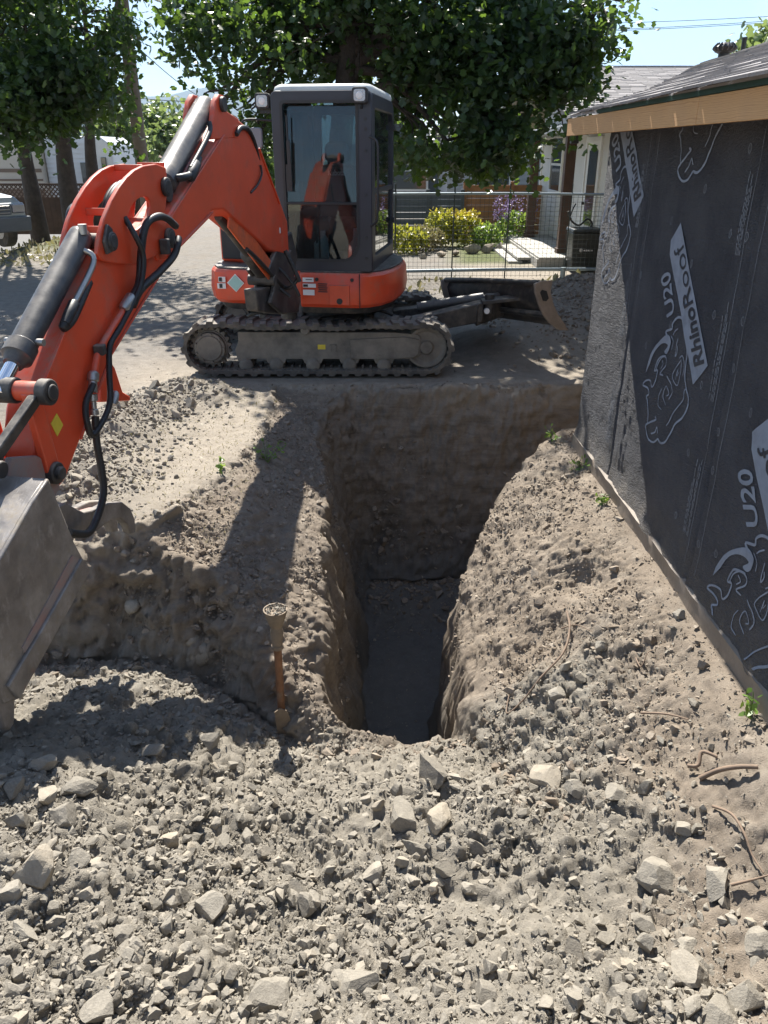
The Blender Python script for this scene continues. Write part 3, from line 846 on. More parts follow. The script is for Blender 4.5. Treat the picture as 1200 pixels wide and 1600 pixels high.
def track(y0, y1, detail):
    mb = MB(); n = 140; L = loop_pts(n); vs = []
    for x, z, a in L:
        ox, oz = math.cos(a), math.sin(a)
        for yy, d in ((y0, -.012), (y0, .020), (y1, .020), (y1, -.012)):
            vs.append((x + ox * d, yy, z + oz * d))
    fs = []
    for k in range(n):
        q = (k + 1) % n
        for e in range(4):
            f = (e + 1) % 4
            fs.append((k * 4 + e, k * 4 + f, q * 4 + f, q * 4 + e))
    mb.add(vs, fs)
    # inner drive lugs
    tr = mb.build('rubber_track', m_rub, EX, 30)
    ym = (y0 + y1) / 2; half = (y1 - y0) / 2
    L = loop_pts(44)
    for x, z, a in L:
        inst(lug_me, 'track_lug', tr, (x + math.cos(a) * .018, ym, z + math.sin(a) * .018), (0, PI / 2 - a, 0), (1, half / 0.2 * 0.99, 1))
    mb = MB()
    for x, z, a in loop_pts(72):
        mb.box((x - math.cos(a) * .022, ym, z - math.sin(a) * .022), (.022, .16, .03), Matrix.Rotation(PI / 2 - a, 3, 'Y'))
        mb.box((x - math.cos(a) * .014, y0 + 0.03, z - math.sin(a) * .014), (.032, .03, .02), Matrix.Rotation(PI / 2 - a, 3, 'Y'))
    mb.build('drive_teeth', m_rub, tr, 0)
    # sprocket and hub
    mb = MB(); mb.lathe((XL, y0 + .035, ZC), (XL, y0 + .30, ZC), [(0, .02), (0, .118), (.05, .125), (.06, .150), (.25, .150), (.25, .165), (1, .165)], 40)
    hub = mb.build('sprocket_hub', m_frame, EX, 40, .004)
    mb = MB(); T = 19; poly = []
    for k in range(T * 4):
        a = 2 * PI * k / (T * 4); r = (.176, .204, .204, .176)[k % 4]; poly.append((XL + r * math.cos(a), ZC + r * math.sin(a)))
    mb.prism(poly, (0, 0, 0), Vector((1, 0, 0)), Vector((0, 0, 1)), Vector((0, 1, 0)), y0 + .11, y0 + .16)
    mb.build('sprocket_ring', m_frame, hub, 30)
    mb = MB()
    for k in range(9):
        a = 2 * PI * k / 9; mb.cyl((XL + .137 * math.cos(a), y0 + .028, ZC + .137 * math.sin(a)), (XL + .137 * math.cos(a), y0 + .06, ZC + .137 * math.sin(a)), .010, n=6)
    tag(mb.build('hub_bolts', m_frame, hub, 30), kind='stuff')
    mb = MB(); mb.lathe((XR, y0 + .07, ZC), (XR, y0 + .30, ZC), [(0, .02), (0, .06), (.1, .07), (.12, .15), (.02, .175), (.02, .198), (.35, .205), (1, .205)], 40)
    mb.build('idler_wheel', m_frame, EX, 35, .004)
    # frame beam with scalloped lower edge
    poly = [(-1.42, .34), (-1.42, .43), (.10, .425), (.33, .405), (.36, .37), (.36, .20), (.27, .165), (.12, .165)]
    for cx in (.00, -.34, -.70, -1.06):
        poly += [(cx + .10, .165), (cx + .085, .125), (cx + .04, .105), (cx - .04, .105), (cx - .085, .125), (cx - .10, .165)]
    poly += [(-1.30, .165), (-1.40, .11), (-1.44, .15), (-1.46, .25)]
    mb = MB(); mb.prism(poly, (0, 0, 0), Vector((1, 0, 0)), Vector((0, 0, 1)), Vector((0, 1, 0)), y0 + .075, y1 - .06)
    fr = mb.build('track_frame', m_frame, EX, 30, .006)
    mb = MB(); mb.prism([(-.33, .36), (-.33, .17), (.10, .17), (.30, .19), (.34, .22), (.34, .36), (.2, .385)], (0, 0, 0), Vector((1, 0, 0)), Vector((0, 0, 1)), Vector((0, 1, 0)), y0 + .055, y0 + .078)
    mb.build('guard_plate', m_frame, fr, 30, .004)
    if detail:
        mb = MB(); mb.box((-.61, y0 + .0725, .285), (.075, .006, .045)); mb.build('warning_sticker', m_yel, fr, 0)
        mb = MB()
        for qx in (-.52, -.47): mb.box((qx, y0 + .0725, .275), (.012, .012, .07))
        mb.box((-.495, y0 + .0725, .305), (.06, .012, .012)); mb.build('inspection_port', m_frame, fr, 0)
        mb = MB()
        for qx, qz in ((-.28, .2), (-.05, .2), (.25, .24), (-.28, .34), (.1, .35)): mb.cyl((qx, y0 + .048, qz), (qx, y0 + .06, qz), .011, n=8)
        tag(mb.build('bolts', m_frame, fr, 30), kind='stuff')
    for cx in (.00, -.34, -.70, -1.06, -1.36):
        mb = MB(); mb.lathe((cx, y0 + .05, .105), (cx, y1 - .06, .105), [(0, .01), (0, .035), (.02, .055), (.06, .068), (.94, .068), (1, .05)], 18)
        mb.build('track_roller', m_frame, fr, 35)
    mb = MB(); mb.lathe((-.76, y0 + .02, .455), (-.76, y1 - .1, .455), [(0, .01), (0, .034), (.04, .046), (1, .046)], 18)
    mb.build('carrier_roller', m_frame, fr, 35)
    return tr
track(7.42, 7.82, True)
track(8.98, 9.38, False)
mb = MB()
mb.box((-.66, 8.4, .40), (1.1, 1.3, .22)); mb.box((-1.15, 8.4, .33), (.25, 1.3, .14)); mb.box((-.05, 8.4, .33), (.3, 1.3, .14))
mb.cyl((-.72, 8.4, .50), (-.72, 8.4, .66), .52, n=40)
mb.build('undercarriage_frame', m_blk, EX, 30, .01)
mb = MB(); mb.tube([(-1.5, 8.2, .40), (-1.3, 8.0, .52), (-1.0, 7.9, .50), (-.75, 7.9, .55)], .018); mb.tube([(-.2, 7.95, .50), (-.05, 7.9, .56), (.1, 7.95, .50), (.2, 8.1, .45)], .015)
build_each(mb, 'undercarriage_hose', m_hose, EX)

# ---- blade, angled and tilted
def bl(u, v, w):   # u 0 near end .. 1 far end, v 0 bottom .. 1 top, w metres forward of the back sheet
    nb, nt_ = Vector((1.66, 7.62, .45)), Vector((1.50, 7.62, .87)); fb, ft = Vector((.86, 9.30, .27)), Vector((.74, 9.30, .66))
    P0 = nb.lerp(nt_, v).lerp(fb.lerp(ft, v), u)
    f = Vector((0.87, 0.45, 0.0)).normalized()
    return P0 + f * w
sec = [(0, .10), (.12, .045), (.3, .0), (.55, -.035), (.8, -.03), (1.0, .03)]
mb = MB()
def strip(mb, u0, u1, sec, th):
    vs = []
    for u in (u0, u1):
        for v, w in sec: vs.append(bl(u, v, w))
        for v, w in reversed(sec): vs.append(bl(u, v, w + th))
    n = 2 * len(sec)
    mb.add(vs, [tuple(range(n - 1, -1, -1)), tuple(range(n, 2 * n))] + [(k, (k + 1) % n, n + (k + 1) % n, n + k) for k in range(n)])
strip(mb, 0, 1, sec, .02)
BLD = mb.build('dozer_blade', m_blk, EX, 40, .004)
m_wear = M('worn_blade_edge', (0.30, 0.25, 0.21), 0.6, 0.3, 0.2, 8, dirt=(DUST, 0.5, 9))
for u0, u1 in ((-.012, 0.004), (.996, 1.012)):
    mb = MB(); poly = [(1.04, .14), (1.05, .0), (1.0, -.08), (.82, -.10), (.55, -.10), (.3, -.08), (.12, -.04), (-.08, .06), (-.10, .16), (.1, .13), (.3, .09), (.55, .07), (.8, .08)]
    vs = [bl(u, v, w) for u in (u0, u1) for v, w in poly]; n = len(poly)
    mb.add(vs, [tuple(range(n - 1, -1, -1)), tuple(range(n, 2 * n))] + [(k, (k + 1) % n, n + (k + 1) % n, n + k) for k in range(n)])
    ep = mb.build('blade_end_plate', m_wear, BLD, 30, .004)
    mb = MB(); c0 = bl(u0 - .004, .72, -.01); c1 = bl(u0 - .0005, .72, -.01)
    hp = []
    if u0 < 0:
        for q in ((.62, -.045), (.80, -.05), (.86, -.02), (.82, .03), (.66, .03), (.60, -.01)): hp.append(q)
        vs = [bl(u, v, w) for u in (u0 - .003, u0 + .001) for v, w in hp]; n = len(hp)
        mb.add(vs, [tuple(range(n)), tuple(range(n, 2 * n))] + [(k, (k + 1) % n, n + (k + 1) % n, n + k) for k in range(n)])
        mb.build('lifting_eye', m_seat, BLD, 0)
mb = MB()      # rolled top tube and stiffeners on the back
mb.tube([bl(0, 1.0, -.02), bl(.5, 1.02, -.02), bl(1, 1.0, -.02)], .028, 10, 3)
mb.tube([bl(0, .30, -.05), bl(.5, .30, -.05), bl(1, .30, -.05)], .03, 8, 2)
build_each(mb, 'blade_back_tube', m_blk, BLD, 40)
mb = MB()
mb.hexa([Vector(q) for q in ((.10, 7.95, .27), (1.02, 8.02, .42), (.10, 8.15, .27), (1.02, 8.22, .42), (.10, 7.95, .42), (1.02, 8.02, .62), (.10, 8.15, .42), (1.02, 8.22, .62))])
mb.hexa([Vector(q) for q in ((.10, 8.65, .27), (.95, 8.62, .36), (.10, 8.85, .27), (.95, 8.82, .36), (.10, 8.65, .42), (.95, 8.62, .53), (.10, 8.85, .42), (.95, 8.82, .53))])
mb.hexa([Vector(q) for q in ((.95, 8.0, .38), (1.28, 8.34, .42), (.90, 8.80, .38), (1.05, 8.8, .40), (.95, 8.0, .60), (1.28, 8.34, .62), (.90, 8.80, .56), (1.05, 8.8, .56))])
ARM_B = mb.build('blade_arm', m_blk, EX, 30, .012)
mb = MB(); mb.cyl((.35, 8.3, .52), (1.05, 8.3, .62), .055, n=16); mb.cyl((1.05, 8.3, .62), (1.22, 8.3, .65), .03, n=12)
mb.build('blade_cylinder', m_cyl, EX, 40)
mb = MB(); mb.hexa([Vector(q) for q in ((1.00, 7.98, .60), (1.48, 7.95, .66), (1.0, 8.14, .60), (1.42, 8.16, .66), (1.00, 7.98, .64), (1.48, 7.95, .69), (1.0, 8.14, .64), (1.42, 8.16, .69))])
mb.cyl((1.08, 8.05, .50), (1.08, 8.05, .70), .05, n=16)
mb.build('blade_pivot_plate', m_blk, EX, 30, .006)
mb = MB(); mb.cyl((1.05, 7.975, .54), (1.05, 8.02, .54), .028, n=12); mb.build('pivot_bolt', m_dec, EX, 30)

# ---- upper body (house)
HC = Vector((-.72, 8.42, 0)); HR = Matrix.Rotation(R(-8), 3, 'Z')
def H(x, y, z): return HC + HR @ Vector((x, y, z))
HX, HY, UZ = HR @ Vector((1, 0, 0)), HR @ Vector((0, 1, 0)), Vector((0, 0, 1))
outl = [(.06, -.95), (.62, -.95), (.74, -.90), (.84, -.78), (.92, -.55), (.96, -.25), (.96, .1), (.90, .4), (.76, .68), (.55, .86), (.25, .96), (-.25, .96), (-.55, .86), (-.78, .66), (-.92, .35), (-.97, 0), (-.97, -.40), (-.93, -.62), (-.84, -.78), (-.70, -.84), (-.42, -.84), (-.40, -.55), (.04, -.55)]
def ringed(levels, outline):
    mb = MB(); n = len(outline); vs = []
    for z, s in levels:
        for x, y in outline: vs.append(H(x * s, y * s, z))
    fs = [tuple(range(n - 1, -1, -1)), tuple(range((len(levels) - 1) * n, len(levels) * n))]
    for j in range(len(levels) - 1):
        for k in range(n): fs.append((j * n + k, j * n + (k + 1) % n, (j + 1) * n + (k + 1) % n, (j + 1) * n + k))
    mb.add(vs, fs); return mb
SK = ringed([(.665, .955), (.70, .985), (.80, 1.0), (.955, .985), (.985, .965)], outl).build('body_skirt', m_red, EX, 28, .008)
ringed([(.60, .90), (.67, .93)], outl).build('deck_frame', m_blk, EX, 30, .01)
ringed([(.983, .955), (1.0, .955)], outl).build('deck_plate', m_blk, EX, 30, .004)
def hbox(x0, x1, y0, y1, z0, z1):
    mb = MB(); mb.hexa([H(x, y, z) for z in (z0, z1) for y in (y0, y1) for x in (x0, x1)]); return mb
def hface(name, x0, x1, z0, z1, y, m, parent, t=.004):
    return hbox(x0, x1, y - t, y, z0, z1).build(name, m, parent, 0)
# stickers, slots and the lock panel on the front of the skirt
hface('sticker', .09, .195, .905, .945, -.951, m_dec, SK); hface('sticker', .09, .215, .855, .89, -.953, m_dec, SK); hface('sticker', .09, .20, .785, .835, -.954, m_dec, SK)
for k in range(5): hface('vent_slot', .235 + .006 * (k % 2), .325 - .006 * (k % 2), .815 + k * .018, .823 + k * .018, -.955, m_seat, SK)
hbox(.345, .535, -.962, -.94, .70, .88).build('lock_panel', m_red, SK, 0, .004)
mb = MB(); mb.cyl(H(.44, -.968, .735), H(.44, -.955, .735), .028, n=16); mb.build('lock_cylinder', m_seat, SK, 30)
mb = MB()
for q in ((.225, .93), (.56, .93)): mb.cyl(H(q[0], -.962, q[1]), H(q[0], -.945, q[1]), .016, n=12)
build_each(mb, 'cap_plug', m_seat, SK, 30)
hbox(.628, .632, -.957, -.93, .67, .985).build('panel_joint', m_seat, SK, 0)
hface('sticker', -.77, -.70, .87, .92, -.846, m_dec, SK); hface('sticker', -.785, -.70, .81, .86, -.848, m_dec, SK)
for q in ((-.745, .895), (-.745, .835)): hface('sticker_print', q[0] - .018, q[0] + .012, q[1] - .018, q[1] + .02, -.8545, m_seat, SK, .002)
hface('sticker_print', .12, .18, .925, .931, -.957, m_seat, SK, .002); hface('sticker_print', .095, .14, .862, .884, -.9585, m_seat, SK, .002)
mb = MB(); mb.prism([(-.60, .78), (-.515, .865), (-.60, .95), (-.685, .865)], HC, HX, UZ, -HY, .846, .850); mb.build('diamond_sticker', m_dec, SK, 0)
mb = MB(); mb.prism([(-.60, .79), (-.525, .865), (-.60, .94), (-.675, .865)], HC, HX, UZ, -HY, .850, .853); mb.build('diamond_sticker_face', m_teal, SK, 0)
# hood and tank left of the cab
mb = MB()
poly = [(-.90, -.35), (-.62, -.45), (-.30, -.45), (-.30, .80), (-.55, .80), (-.78, .60), (-.90, .35)]
mb.prism(poly, HC + UZ * 1.0, HX, HY, UZ, 0, .40); HOOD = mb.build('engine_hood', m_red, EX, 28, .03)
hbox(-.84, -.33, -.475, -.44, 1.04, 1.33).build('hood_grille', m_seat, HOOD, 0, .01)
ringed([(1.0, .93), (1.30, .93), (1.36, .90)], [(.55, .86), (.25, .96), (-.25, .96), (-.55, .86), (-.55, .62), (.55, .62)]).build('counterweight', m_red, EX, 30, .02)

# ---- cab
CX0, CX1, CY0, CY1, CZ0, CZ1 = -.145, .745, -.89, .60, .995, 2.50
def post(x0, x1, y0, y1, z0=CZ0, z1=CZ1, name='pillar', bev=.012): return hbox(x0, x1, y0, y1, z0, z1).build(name, m_navy, CAB, 30, bev)
poly = [(CX0, CZ0), (CX1, CZ0), (CX1, 2.47), (CX0, 2.47)]
def rounded(x0, x1, z0, z1, rs, n=7):
    out_ = []
    for (cx, cz, a0, r) in ((x1 - rs[0], z0 + rs[0], -PI / 2, rs[0]), (x1 - rs[1], z1 - rs[1], 0, rs[1]), (x0 + rs[2], z1 - rs[2], PI / 2, rs[2]), (x0 + rs[3], z0 + rs[3], PI, rs[3])):
        for k in range(n):
            a = a0 + PI / 2 * k / (n - 1); out_.append((cx + r * math.cos(a), cz + r * math.sin(a)))
    return out_
def framed(outer, inner, org, ex, ey, ez, d0, d1):
    """ring-shaped plate: outer and inner outlines with equal counts"""
    mb = MB(); n = len(outer); vs = []
    for d in (d0, d1):
        for q in (outer, inner):
            for a, b_ in q: vs.append(org + ex * a + ey * b_ + ez * d)
    fs = []
    for k in range(n):
        j = (k + 1) % n
        fs += [(k, j, n + j, n + k), (2 * n + k, 3 * n + k, 3 * n + j, 2 * n + j), (k, 2 * n + k, 2 * n + j, j), (n + k, n + j, 3 * n + j, 3 * n + k)]
    return mb.add(vs, fs)
WX0, WX1, WZ0, WZ1 = -.055, .615, 1.095, 2.405
CAB = framed(rounded(CX0, CX1, CZ0, 2.49, (.02, .05, .05, .02)), rounded(WX0, WX1, WZ0, WZ1, (.16, .03, .03, .03)), HC, HX, UZ, -HY, -CY0 - .09, -CY0).build('cab', m_navy, EX, 30, .010)
framed(rounded(WX0 - .012, WX1 + .012, WZ0 - .012, WZ1 + .012, (.17, .035, .035, .035)), rounded(WX0 + .012, WX1 - .012, WZ0 + .012, WZ1 - .012, (.15, .025, .025, .025)), HC, HX, UZ, -HY, -CY0 - .02, -CY0 + .006).build('window_seal', m_seat, CAB, 30)
mb = MB(); mb.prism(rounded(WX0 + .005, WX1 - .005, 1.60, WZ1 - .005, (.005, .03, .03, .005)), HC, HX, UZ, -HY, -CY0 - .022, -CY0 - .016); mb.v = [tuple(Vector(q) + HY * ((q[2] - 1.60) * .085)) for q in mb.v]; mb.build('windscreen', m_glass, CAB, 0)
mb = MB(); mb.prism(rounded(WX0 + .005, WX1 - .005, WZ0 + .005, 1.575, (.16, .005, .005, .03)), HC, HX, UZ, -HY, -CY0 - .022, -CY0 - .016); mb.v = [tuple(Vector(q) + HY * ((1.60 - q[2]) * -.02)) for q in mb.v]; mb.build('lower_windscreen', m_glass, CAB, 0)
hbox(WX0, WX1, CY0 - .004, CY0 + .03, 1.577, 1.598).build('windscreen_divider', m_seat, CAB, 30, .003)
hbox(.235, .25, CY0 + .03, CY0 + .04, 1.11, 1.577).build('window_guide', m_seat, CAB, 0)
# right side: door frame with two panes; left and rear frames
def side_poly(y0, y1, z0, z1, r): return rounded(y0, y1, z0, z1, (r, r, r, r))
framed(rounded(CY0 + .088, CY1, CZ0, 2.47, (.02, .16, .02, .02)), rounded(CY0 + .18, CY1 - .08, 1.12, 2.36, (.05, .12, .05, .05)), HC, HY, UZ, HX, CX1 - .05, CX1).build('door', m_navy, CAB, 30, .008)
hbox(CX1 - .045, CX1 - .004, CY0 + .18, CY1 - .08, 1.66, 1.70).build('door_rail', m_navy, CAB, 0, .004)
mb = MB(); mb.prism(rounded(CY0 + .17, CY1 - .07, 1.70, 2.37, (.02, .12, .05, .02)), HC, HY, UZ, HX, CX1 - .03, CX1 - .024); mb.build('door_window', m_glass, CAB, 0)
mb = MB(); mb.prism(rounded(CY0 + .17, CY1 - .07, 1.11, 1.66, (.05, .02, .02, .05)), HC, HY, UZ, HX, CX1 - .03, CX1 - .024); mb.build('door_lower_window', m_glass, CAB, 0)
framed(rounded(CY0 + .088, CY1, CZ0, 2.47, (.02, .16, .02, .02)), rounded(CY0 + .18, CY1 - .08, 1.45, 2.36, (.05, .12, .05, .05)), HC, HY, UZ, HX, CX0, CX0 + .05).build('left_side_frame', m_navy, CAB, 30, .008)
mb = MB(); mb.prism(rounded(CY0 + .17, CY1 - .07, 1.44, 2.37, (.05, .12, .05, .05)), HC, HY, UZ, HX, CX0 + .024, CX0 + .03); mb.build('left_window', m_glass, CAB, 0)
framed(rounded(CX0 + .052, CX1 - .052, CZ0, 2.45, (.02, .05, .05, .02)), rounded(CX0 + .13, CX1 - .13, 1.62, 2.36, (.05, .05, .05, .05)), HC, HX, UZ, HY, CY1 - .06, CY1 - .002).build('rear_frame', m_navy, CAB, 30, .008)
mb = MB(); mb.prism(rounded(CX0 + .12, CX1 - .12, 1.61, 2.37, (.05, .05, .05, .05)), HC, HX, UZ, HY, CY1 - .034, CY1 - .028); mb.build('rear_window', m_glass, CAB, 0)
hbox(CX0 + .052, CX1 - .052, CY0 + .092, CY1 - .062, CZ0 + .005, CZ0 + .03).build('cab_floor', m_seat, CAB, 0)
# roof: shallow pale moulding
mb = MB(); rp = rounded(CX0 + .01, CX1 - .005, CY0 + .02, CY1 + .01, (.10, .18, .18, .10)); n = len(rp); vs = []
for z, s in ((2.472, 1.0), (2.50, 1.005), (2.525, .985), (2.542, .93), (2.548, .75)):
    for a, b_ in rp:
        cx, cy = (CX0 + CX1) / 2, (CY0 + CY1) / 2; vs.append(H(cx + (a - cx) * s, cy + (b_ - cy) * s, z))
fs = [tuple(range(n - 1, -1, -1)), tuple(range(4 * n, 5 * n))]
for j in range(4):
    for k in range(n): fs.append((j * n + k, j * n + (k + 1) % n, (j + 1) * n + (k + 1) % n, (j + 1) * n + k))
mb.add(vs, fs).build('roof', m_white, CAB, 50)
# grab rail, wiper, hinges, lamps, mirror
mb = MB(); mb.tube([H(.73, -.90, 2.13), H(.765, -.925, 2.12), H(.80, -.93, 2.07), H(.805, -.93, 1.9), H(.80, -.93, 1.50), H(.785, -.925, 1.44), H(.735, -.895, 1.40)], .011, 8, 5); mb.build('grab_rail', m_seat, CAB, 50)
mb = MB(); mb.bar(H(-.005, -.905, 2.30), H(.005, -.91, 1.72), .012, .012); mb.bar(H(.002, -.915, 2.10), H(.008, -.915, 1.75), .02, .03); mb.box(H(-.005, -.90, 1.80), (.05, .03, .22), HR)
mb.build('wiper', m_seat, CAB, 30)
mb = MB()
for z in (2.27, 2.19, 2.02, 1.66, 1.30, 1.12): mb.cyl(H(.69, -.897, z), H(.69, -.885, z), .014, n=10)
tag(mb.build('frame_bolts', m_seat, CAB, 30), kind='stuff')
mb = MB()
for z in (2.24, 1.05 + .30): mb.box(H(.75, .54, z), (.03, .08, .05), HR)
build_each(mb, 'door_hinge', m_seat, CAB, 0)
m_lens = M('lamp_lens', (0.36, 0.36, 0.38), 0.12, 0.6, 0.05, 30, bmp=(160, .5, .004))
for (lx, ly, lz) in ((-.235, -.82, 2.415), (.655, -.955, 2.445)):
    mb = MB(); mb.prism(rounded(-.066, .066, -.062, .062, (.025,) * 4), H(lx, ly, lz), HX, UZ, HY, -.02, .05); lamp = mb.build('work_lamp', m_seat, CAB, 30, .006)
    mb = MB(); mb.prism(rounded(-.050, .050, -.047, .047, (.022,) * 4), H(lx, ly, lz), HX, UZ, HY, -.026, -.019); mb.build('lamp_lens', m_lens, lamp, 0, .003)
    mb = MB(); mb.lathe(H(lx, ly - .030, lz), H(lx, ly - .024, lz), [(0, .012), (0, .024), (1, .032)], 16); mb.build('lamp_bulb', m_dec, lamp, 40)
mb = MB(); mb.bar(H(-.27, -.79, 2.335), H(-.12, -.79, 2.335), .02, .03); mb.bar(H(-.235, -.79, 2.335), H(-.235, -.79, 2.37), .02, .02); mb.bar(H(.66, -.92, 2.35), H(.66, -.90, 2.40), .02, .02)
build_each(mb, 'lamp_bracket', m_seat, CAB, 30)
mb = MB(); mb.tube([H(-.15, -.86, 2.26), H(-.33, -.92, 2.27), H(-.40, -.94, 2.24), H(-.40, -.94, 2.12)], .009, 8, 4); mb.build('mirror_arm', m_seat, CAB, 50)
mb = MB(); mb.prism(rounded(-.055, .055, -.085, .085, (.03,) * 4), H(-.275, -.94, 2.12), HX, UZ, HY, -.02, .02); mb.build('mirror', M('mirror_housing_grey', (0.16, 0.16, 0.18), .4), CAB, 30, .008)
# inside: seat, levers, console, white jug
mb = MB(); mb.prism(rounded(.02, .46, 1.30, 1.42, (.05,) * 4), HC, HX, UZ, HY, -.45, .02); mb.prism(rounded(.05, .43, 1.38, 1.90, (.09,) * 4), HC, HX, UZ, HY, .02, .14)
SEAT = mb.build('seat', m_seat, CAB, 30, .03)
mb = MB(); mb.prism(rounded(.12, .36, 1.92, 2.10, (.06,) * 4), HC, HX, UZ, HY, .04, .13); HEADR = mb.build('headrest', M('grey_seat_cloth', (.07, .075, .085), .8), CAB, 30, .02)
tv, tf = text_mesh('Kubota', 0.01)
mb = MB(); mb.add([H(.155 + v.x * .058, .018, 1.80 + v.y * .075) for v in tv], tf); mb.build('seat_lettering', m_dec, CAB, 0, fix=False)
hbox(-.08, .01, -.5, .3, 1.03, 1.50).build('left_console', m_seat, CAB, 0, .02)
hbox(.50, .66, -.45, .3, 1.03, 1.45).build('right_console', m_seat, CAB, 0, .02)
mb = MB()
for lx in (-.03, .57): mb.tube([H(lx, -.40, 1.46), H(lx, -.44, 1.58), H(lx + .01, -.45, 1.66)], .014, 8, 3); mb.lathe(H(lx + .01, -.45, 1.63), H(lx + .015, -.46, 1.76), [(0, .016), (.5, .028), (1, .018)], 12)
for lx in (.18, .30): mb.tube([H(lx, -.66, 1.03), H(lx, -.68, 1.30), H(lx, -.66, 1.46)], .012, 8, 3)
build_each(mb, 'lever', m_seat, CAB, 40)
mb = MB(); mb.lathe(H(.22, -.62, 1.03), H(.22, -.62, 1.33), [(0, .07), (.05, .085), (.62, .085), (.85, .035), (.88, .03), (1, .03)], 18); mb.build('jug', m_dec, CAB, 50)
mb = MB(); mb.lathe(H(.55, -.66, 1.03), H(.55, -.66, 1.36), [(0, .06), (.05, .07), (.55, .07), (.7, .03), (1, .02)], 18); mb.build('spray_bottle', m_dec, CAB, 50)

# ---- boom, arm and bucket, all in one upright plane that swings 10 degrees off the view
A10 = R(10)
F0 = Vector((-.92, 6.90, 1.05)); bh = Vector((-math.sin(A10), -math.cos(A10), 0)); bn = Vector((math.cos(A10), -math.sin(A10), 0))
def bp(px, py, off=0.0):
    q = atpl(px, py, F0 + bn * off, bn) - F0
    return (q.dot(bh), q.z)
def b3(px, py, off=0.0, at=None):
    """point on the plane offset `at` whose place was measured on the plane offset `off`"""
    s, z = bp(px, py, off); return F0 + bh * s + UZ * z + bn * (off if at is None else at)
def bprism(pts, off, d0, d1): return MB().prism([bp(x, y, off) for x, y in pts], F0, bh, UZ, bn, d0, d1)
# swing post
SWP = bprism([(440, 374), (457, 362), (466, 400), (461, 432), (471, 470), (467, 489), (444, 491), (424, 474), (433, 442), (420, 424)], .10, .055, .095).build('swing_bracket', m_blk, EX, 30, .012)
bprism([(440, 374), (457, 362), (466, 400), (461, 432), (471, 470), (467, 489), (444, 491), (424, 474), (433, 442), (420, 424)], .10, -.095, -.055).build('bracket_cheek', m_blk, SWP, 30, .012)
bprism([(400, 452), (432, 446), (462, 452), (468, 488), (440, 491), (404, 486)], .05, -.055, .052).build('bracket_web', m_blk, SWP, 30, .012)
mb = MB(); mb.cyl(b3(452, 492, .0, 0) - UZ * .03, b3(452, 492, .0, 0) + UZ * .34, .075, n=24); mb.cyl(b3(428, 438, .1, .115), b3(428, 438, .1, -.115), .042, n=18); mb.cyl(b3(452, 398, .1, .12), b3(452, 398, .1, -.12), .040, n=18)
build_each(mb, 'swing_pin', m_blk, SWP, 40, .006)
bprism([(470, 425), (492, 420), (498, 470), (492, 500), (466, 500)], -.1, -.16, -.05).build('swing_base', m_blk, EX, 30, .02)
BOOM_POLY = [(452, 398), (449, 345), (437, 312), (419, 265), (402, 226), (386, 198), (368, 183), (356, 192), (349, 207), (256, 349), (243, 364), (239, 386), (250, 408), (268, 404), (331, 329), (350, 327), (378, 352), (420, 390)]
BOOM = bprism(BOOM_POLY, .10, -.10, .10).build('boom', m_red, EX, 30, .012)
# weld flanges along the outer edges of the boom plates
for off in (.102, -.102):
    mb = MB()
    for a, b_ in (((349, 211), (262, 346)), ((262, 402), (331, 332)), ((436, 318), (404, 232))):
        p0, p1 = b3(*a, .10, off), b3(*b_, .10, off); mb.bar(p0, p1, .014, .020, up=bn)
    build_each(mb, 'weld_flange', m_red, BOOM, 30, .003)
# tall bracket ears that hold the arm cylinder
for d0, d1 in ((.070, .104), (-.104, -.070)):
    bprism([(330, 218), (333, 180), (336, 158), (342, 147), (348, 149), (352, 160), (354, 174), (372, 186), (372, 215)], .10, d0, d1).build('bracket_ear', m_red, BOOM, 30, .006)
mb = MB(); c = b3(345, 163, .1, 0); mb.cyl(c - bn * .125, c + bn * .125, .032, n=18); mb.cyl(c + bn * .105, c + bn * .130, .045, n=18)
mb.build('bracket_pin', m_blk, BOOM, 40, .004)
# arm cylinder on the boom's back
ca0, ca1 = b3(345, 163, .1, 0), b3(262, 300, .06, 0)
dd = (ca1 - ca0).normalized(); Lc = (ca1 - ca0).length
mb = MB(); mb.lathe(ca0 - dd * .02, ca1 - dd * .06, [(0, .045), (.03, .058), (.06, .070), (.88, .070), (.90, .078), (.97, .078), (1, .05)], 28); ACYL = mb.build('arm_cylinder', m_cyl, EX, 40)
mb = MB(); mb.cyl(ca1 - dd * .07, ca1, .032, n=16); mb.build('rod', m_chrome, ACYL, 40)
mb = MB(); mb.cyl(ca1 - bn * .07, ca1 + bn * .07, .055, n=20); mb.build('rod_eye', m_blk, ACYL, 40, .004)
side = UZ.cross(dd).normalized(); dn = dd.cross(bn).normalized()
if dn.z > 0: dn = -dn
mb = MB(); mb.tube([ca0 + dd * .22 + bn * .085, ca0 + dd * .30 + bn * .10 + dn * .03, ca0 + dd * .7 * Lc + bn * .10 + dn * .03], .016, 8, 4); mb.tube([ca0 + dd * .55 * Lc + bn * .10 + dn * .05, ca0 + dd * .72 * Lc + bn * .11 + dn * .05, ca0 + dd * .85 * Lc + bn * .10 + dn * .0, ca0 + dd * .86 * Lc + bn * .06], .022, 8, 5)
mb.build('cylinder_pipe', m_hose, ACYL, 50)
mb = MB(); mb.lathe(ca0 + dd * .60 * Lc + bn * .10 + dn * .05, ca0 + dd * .78 * Lc + bn * .11 + dn * .05, [(0, .02), (.1, .032), (.9, .032), (1, .02)], 12); mb.build('hose_sleeve', m_hose, ACYL, 40)
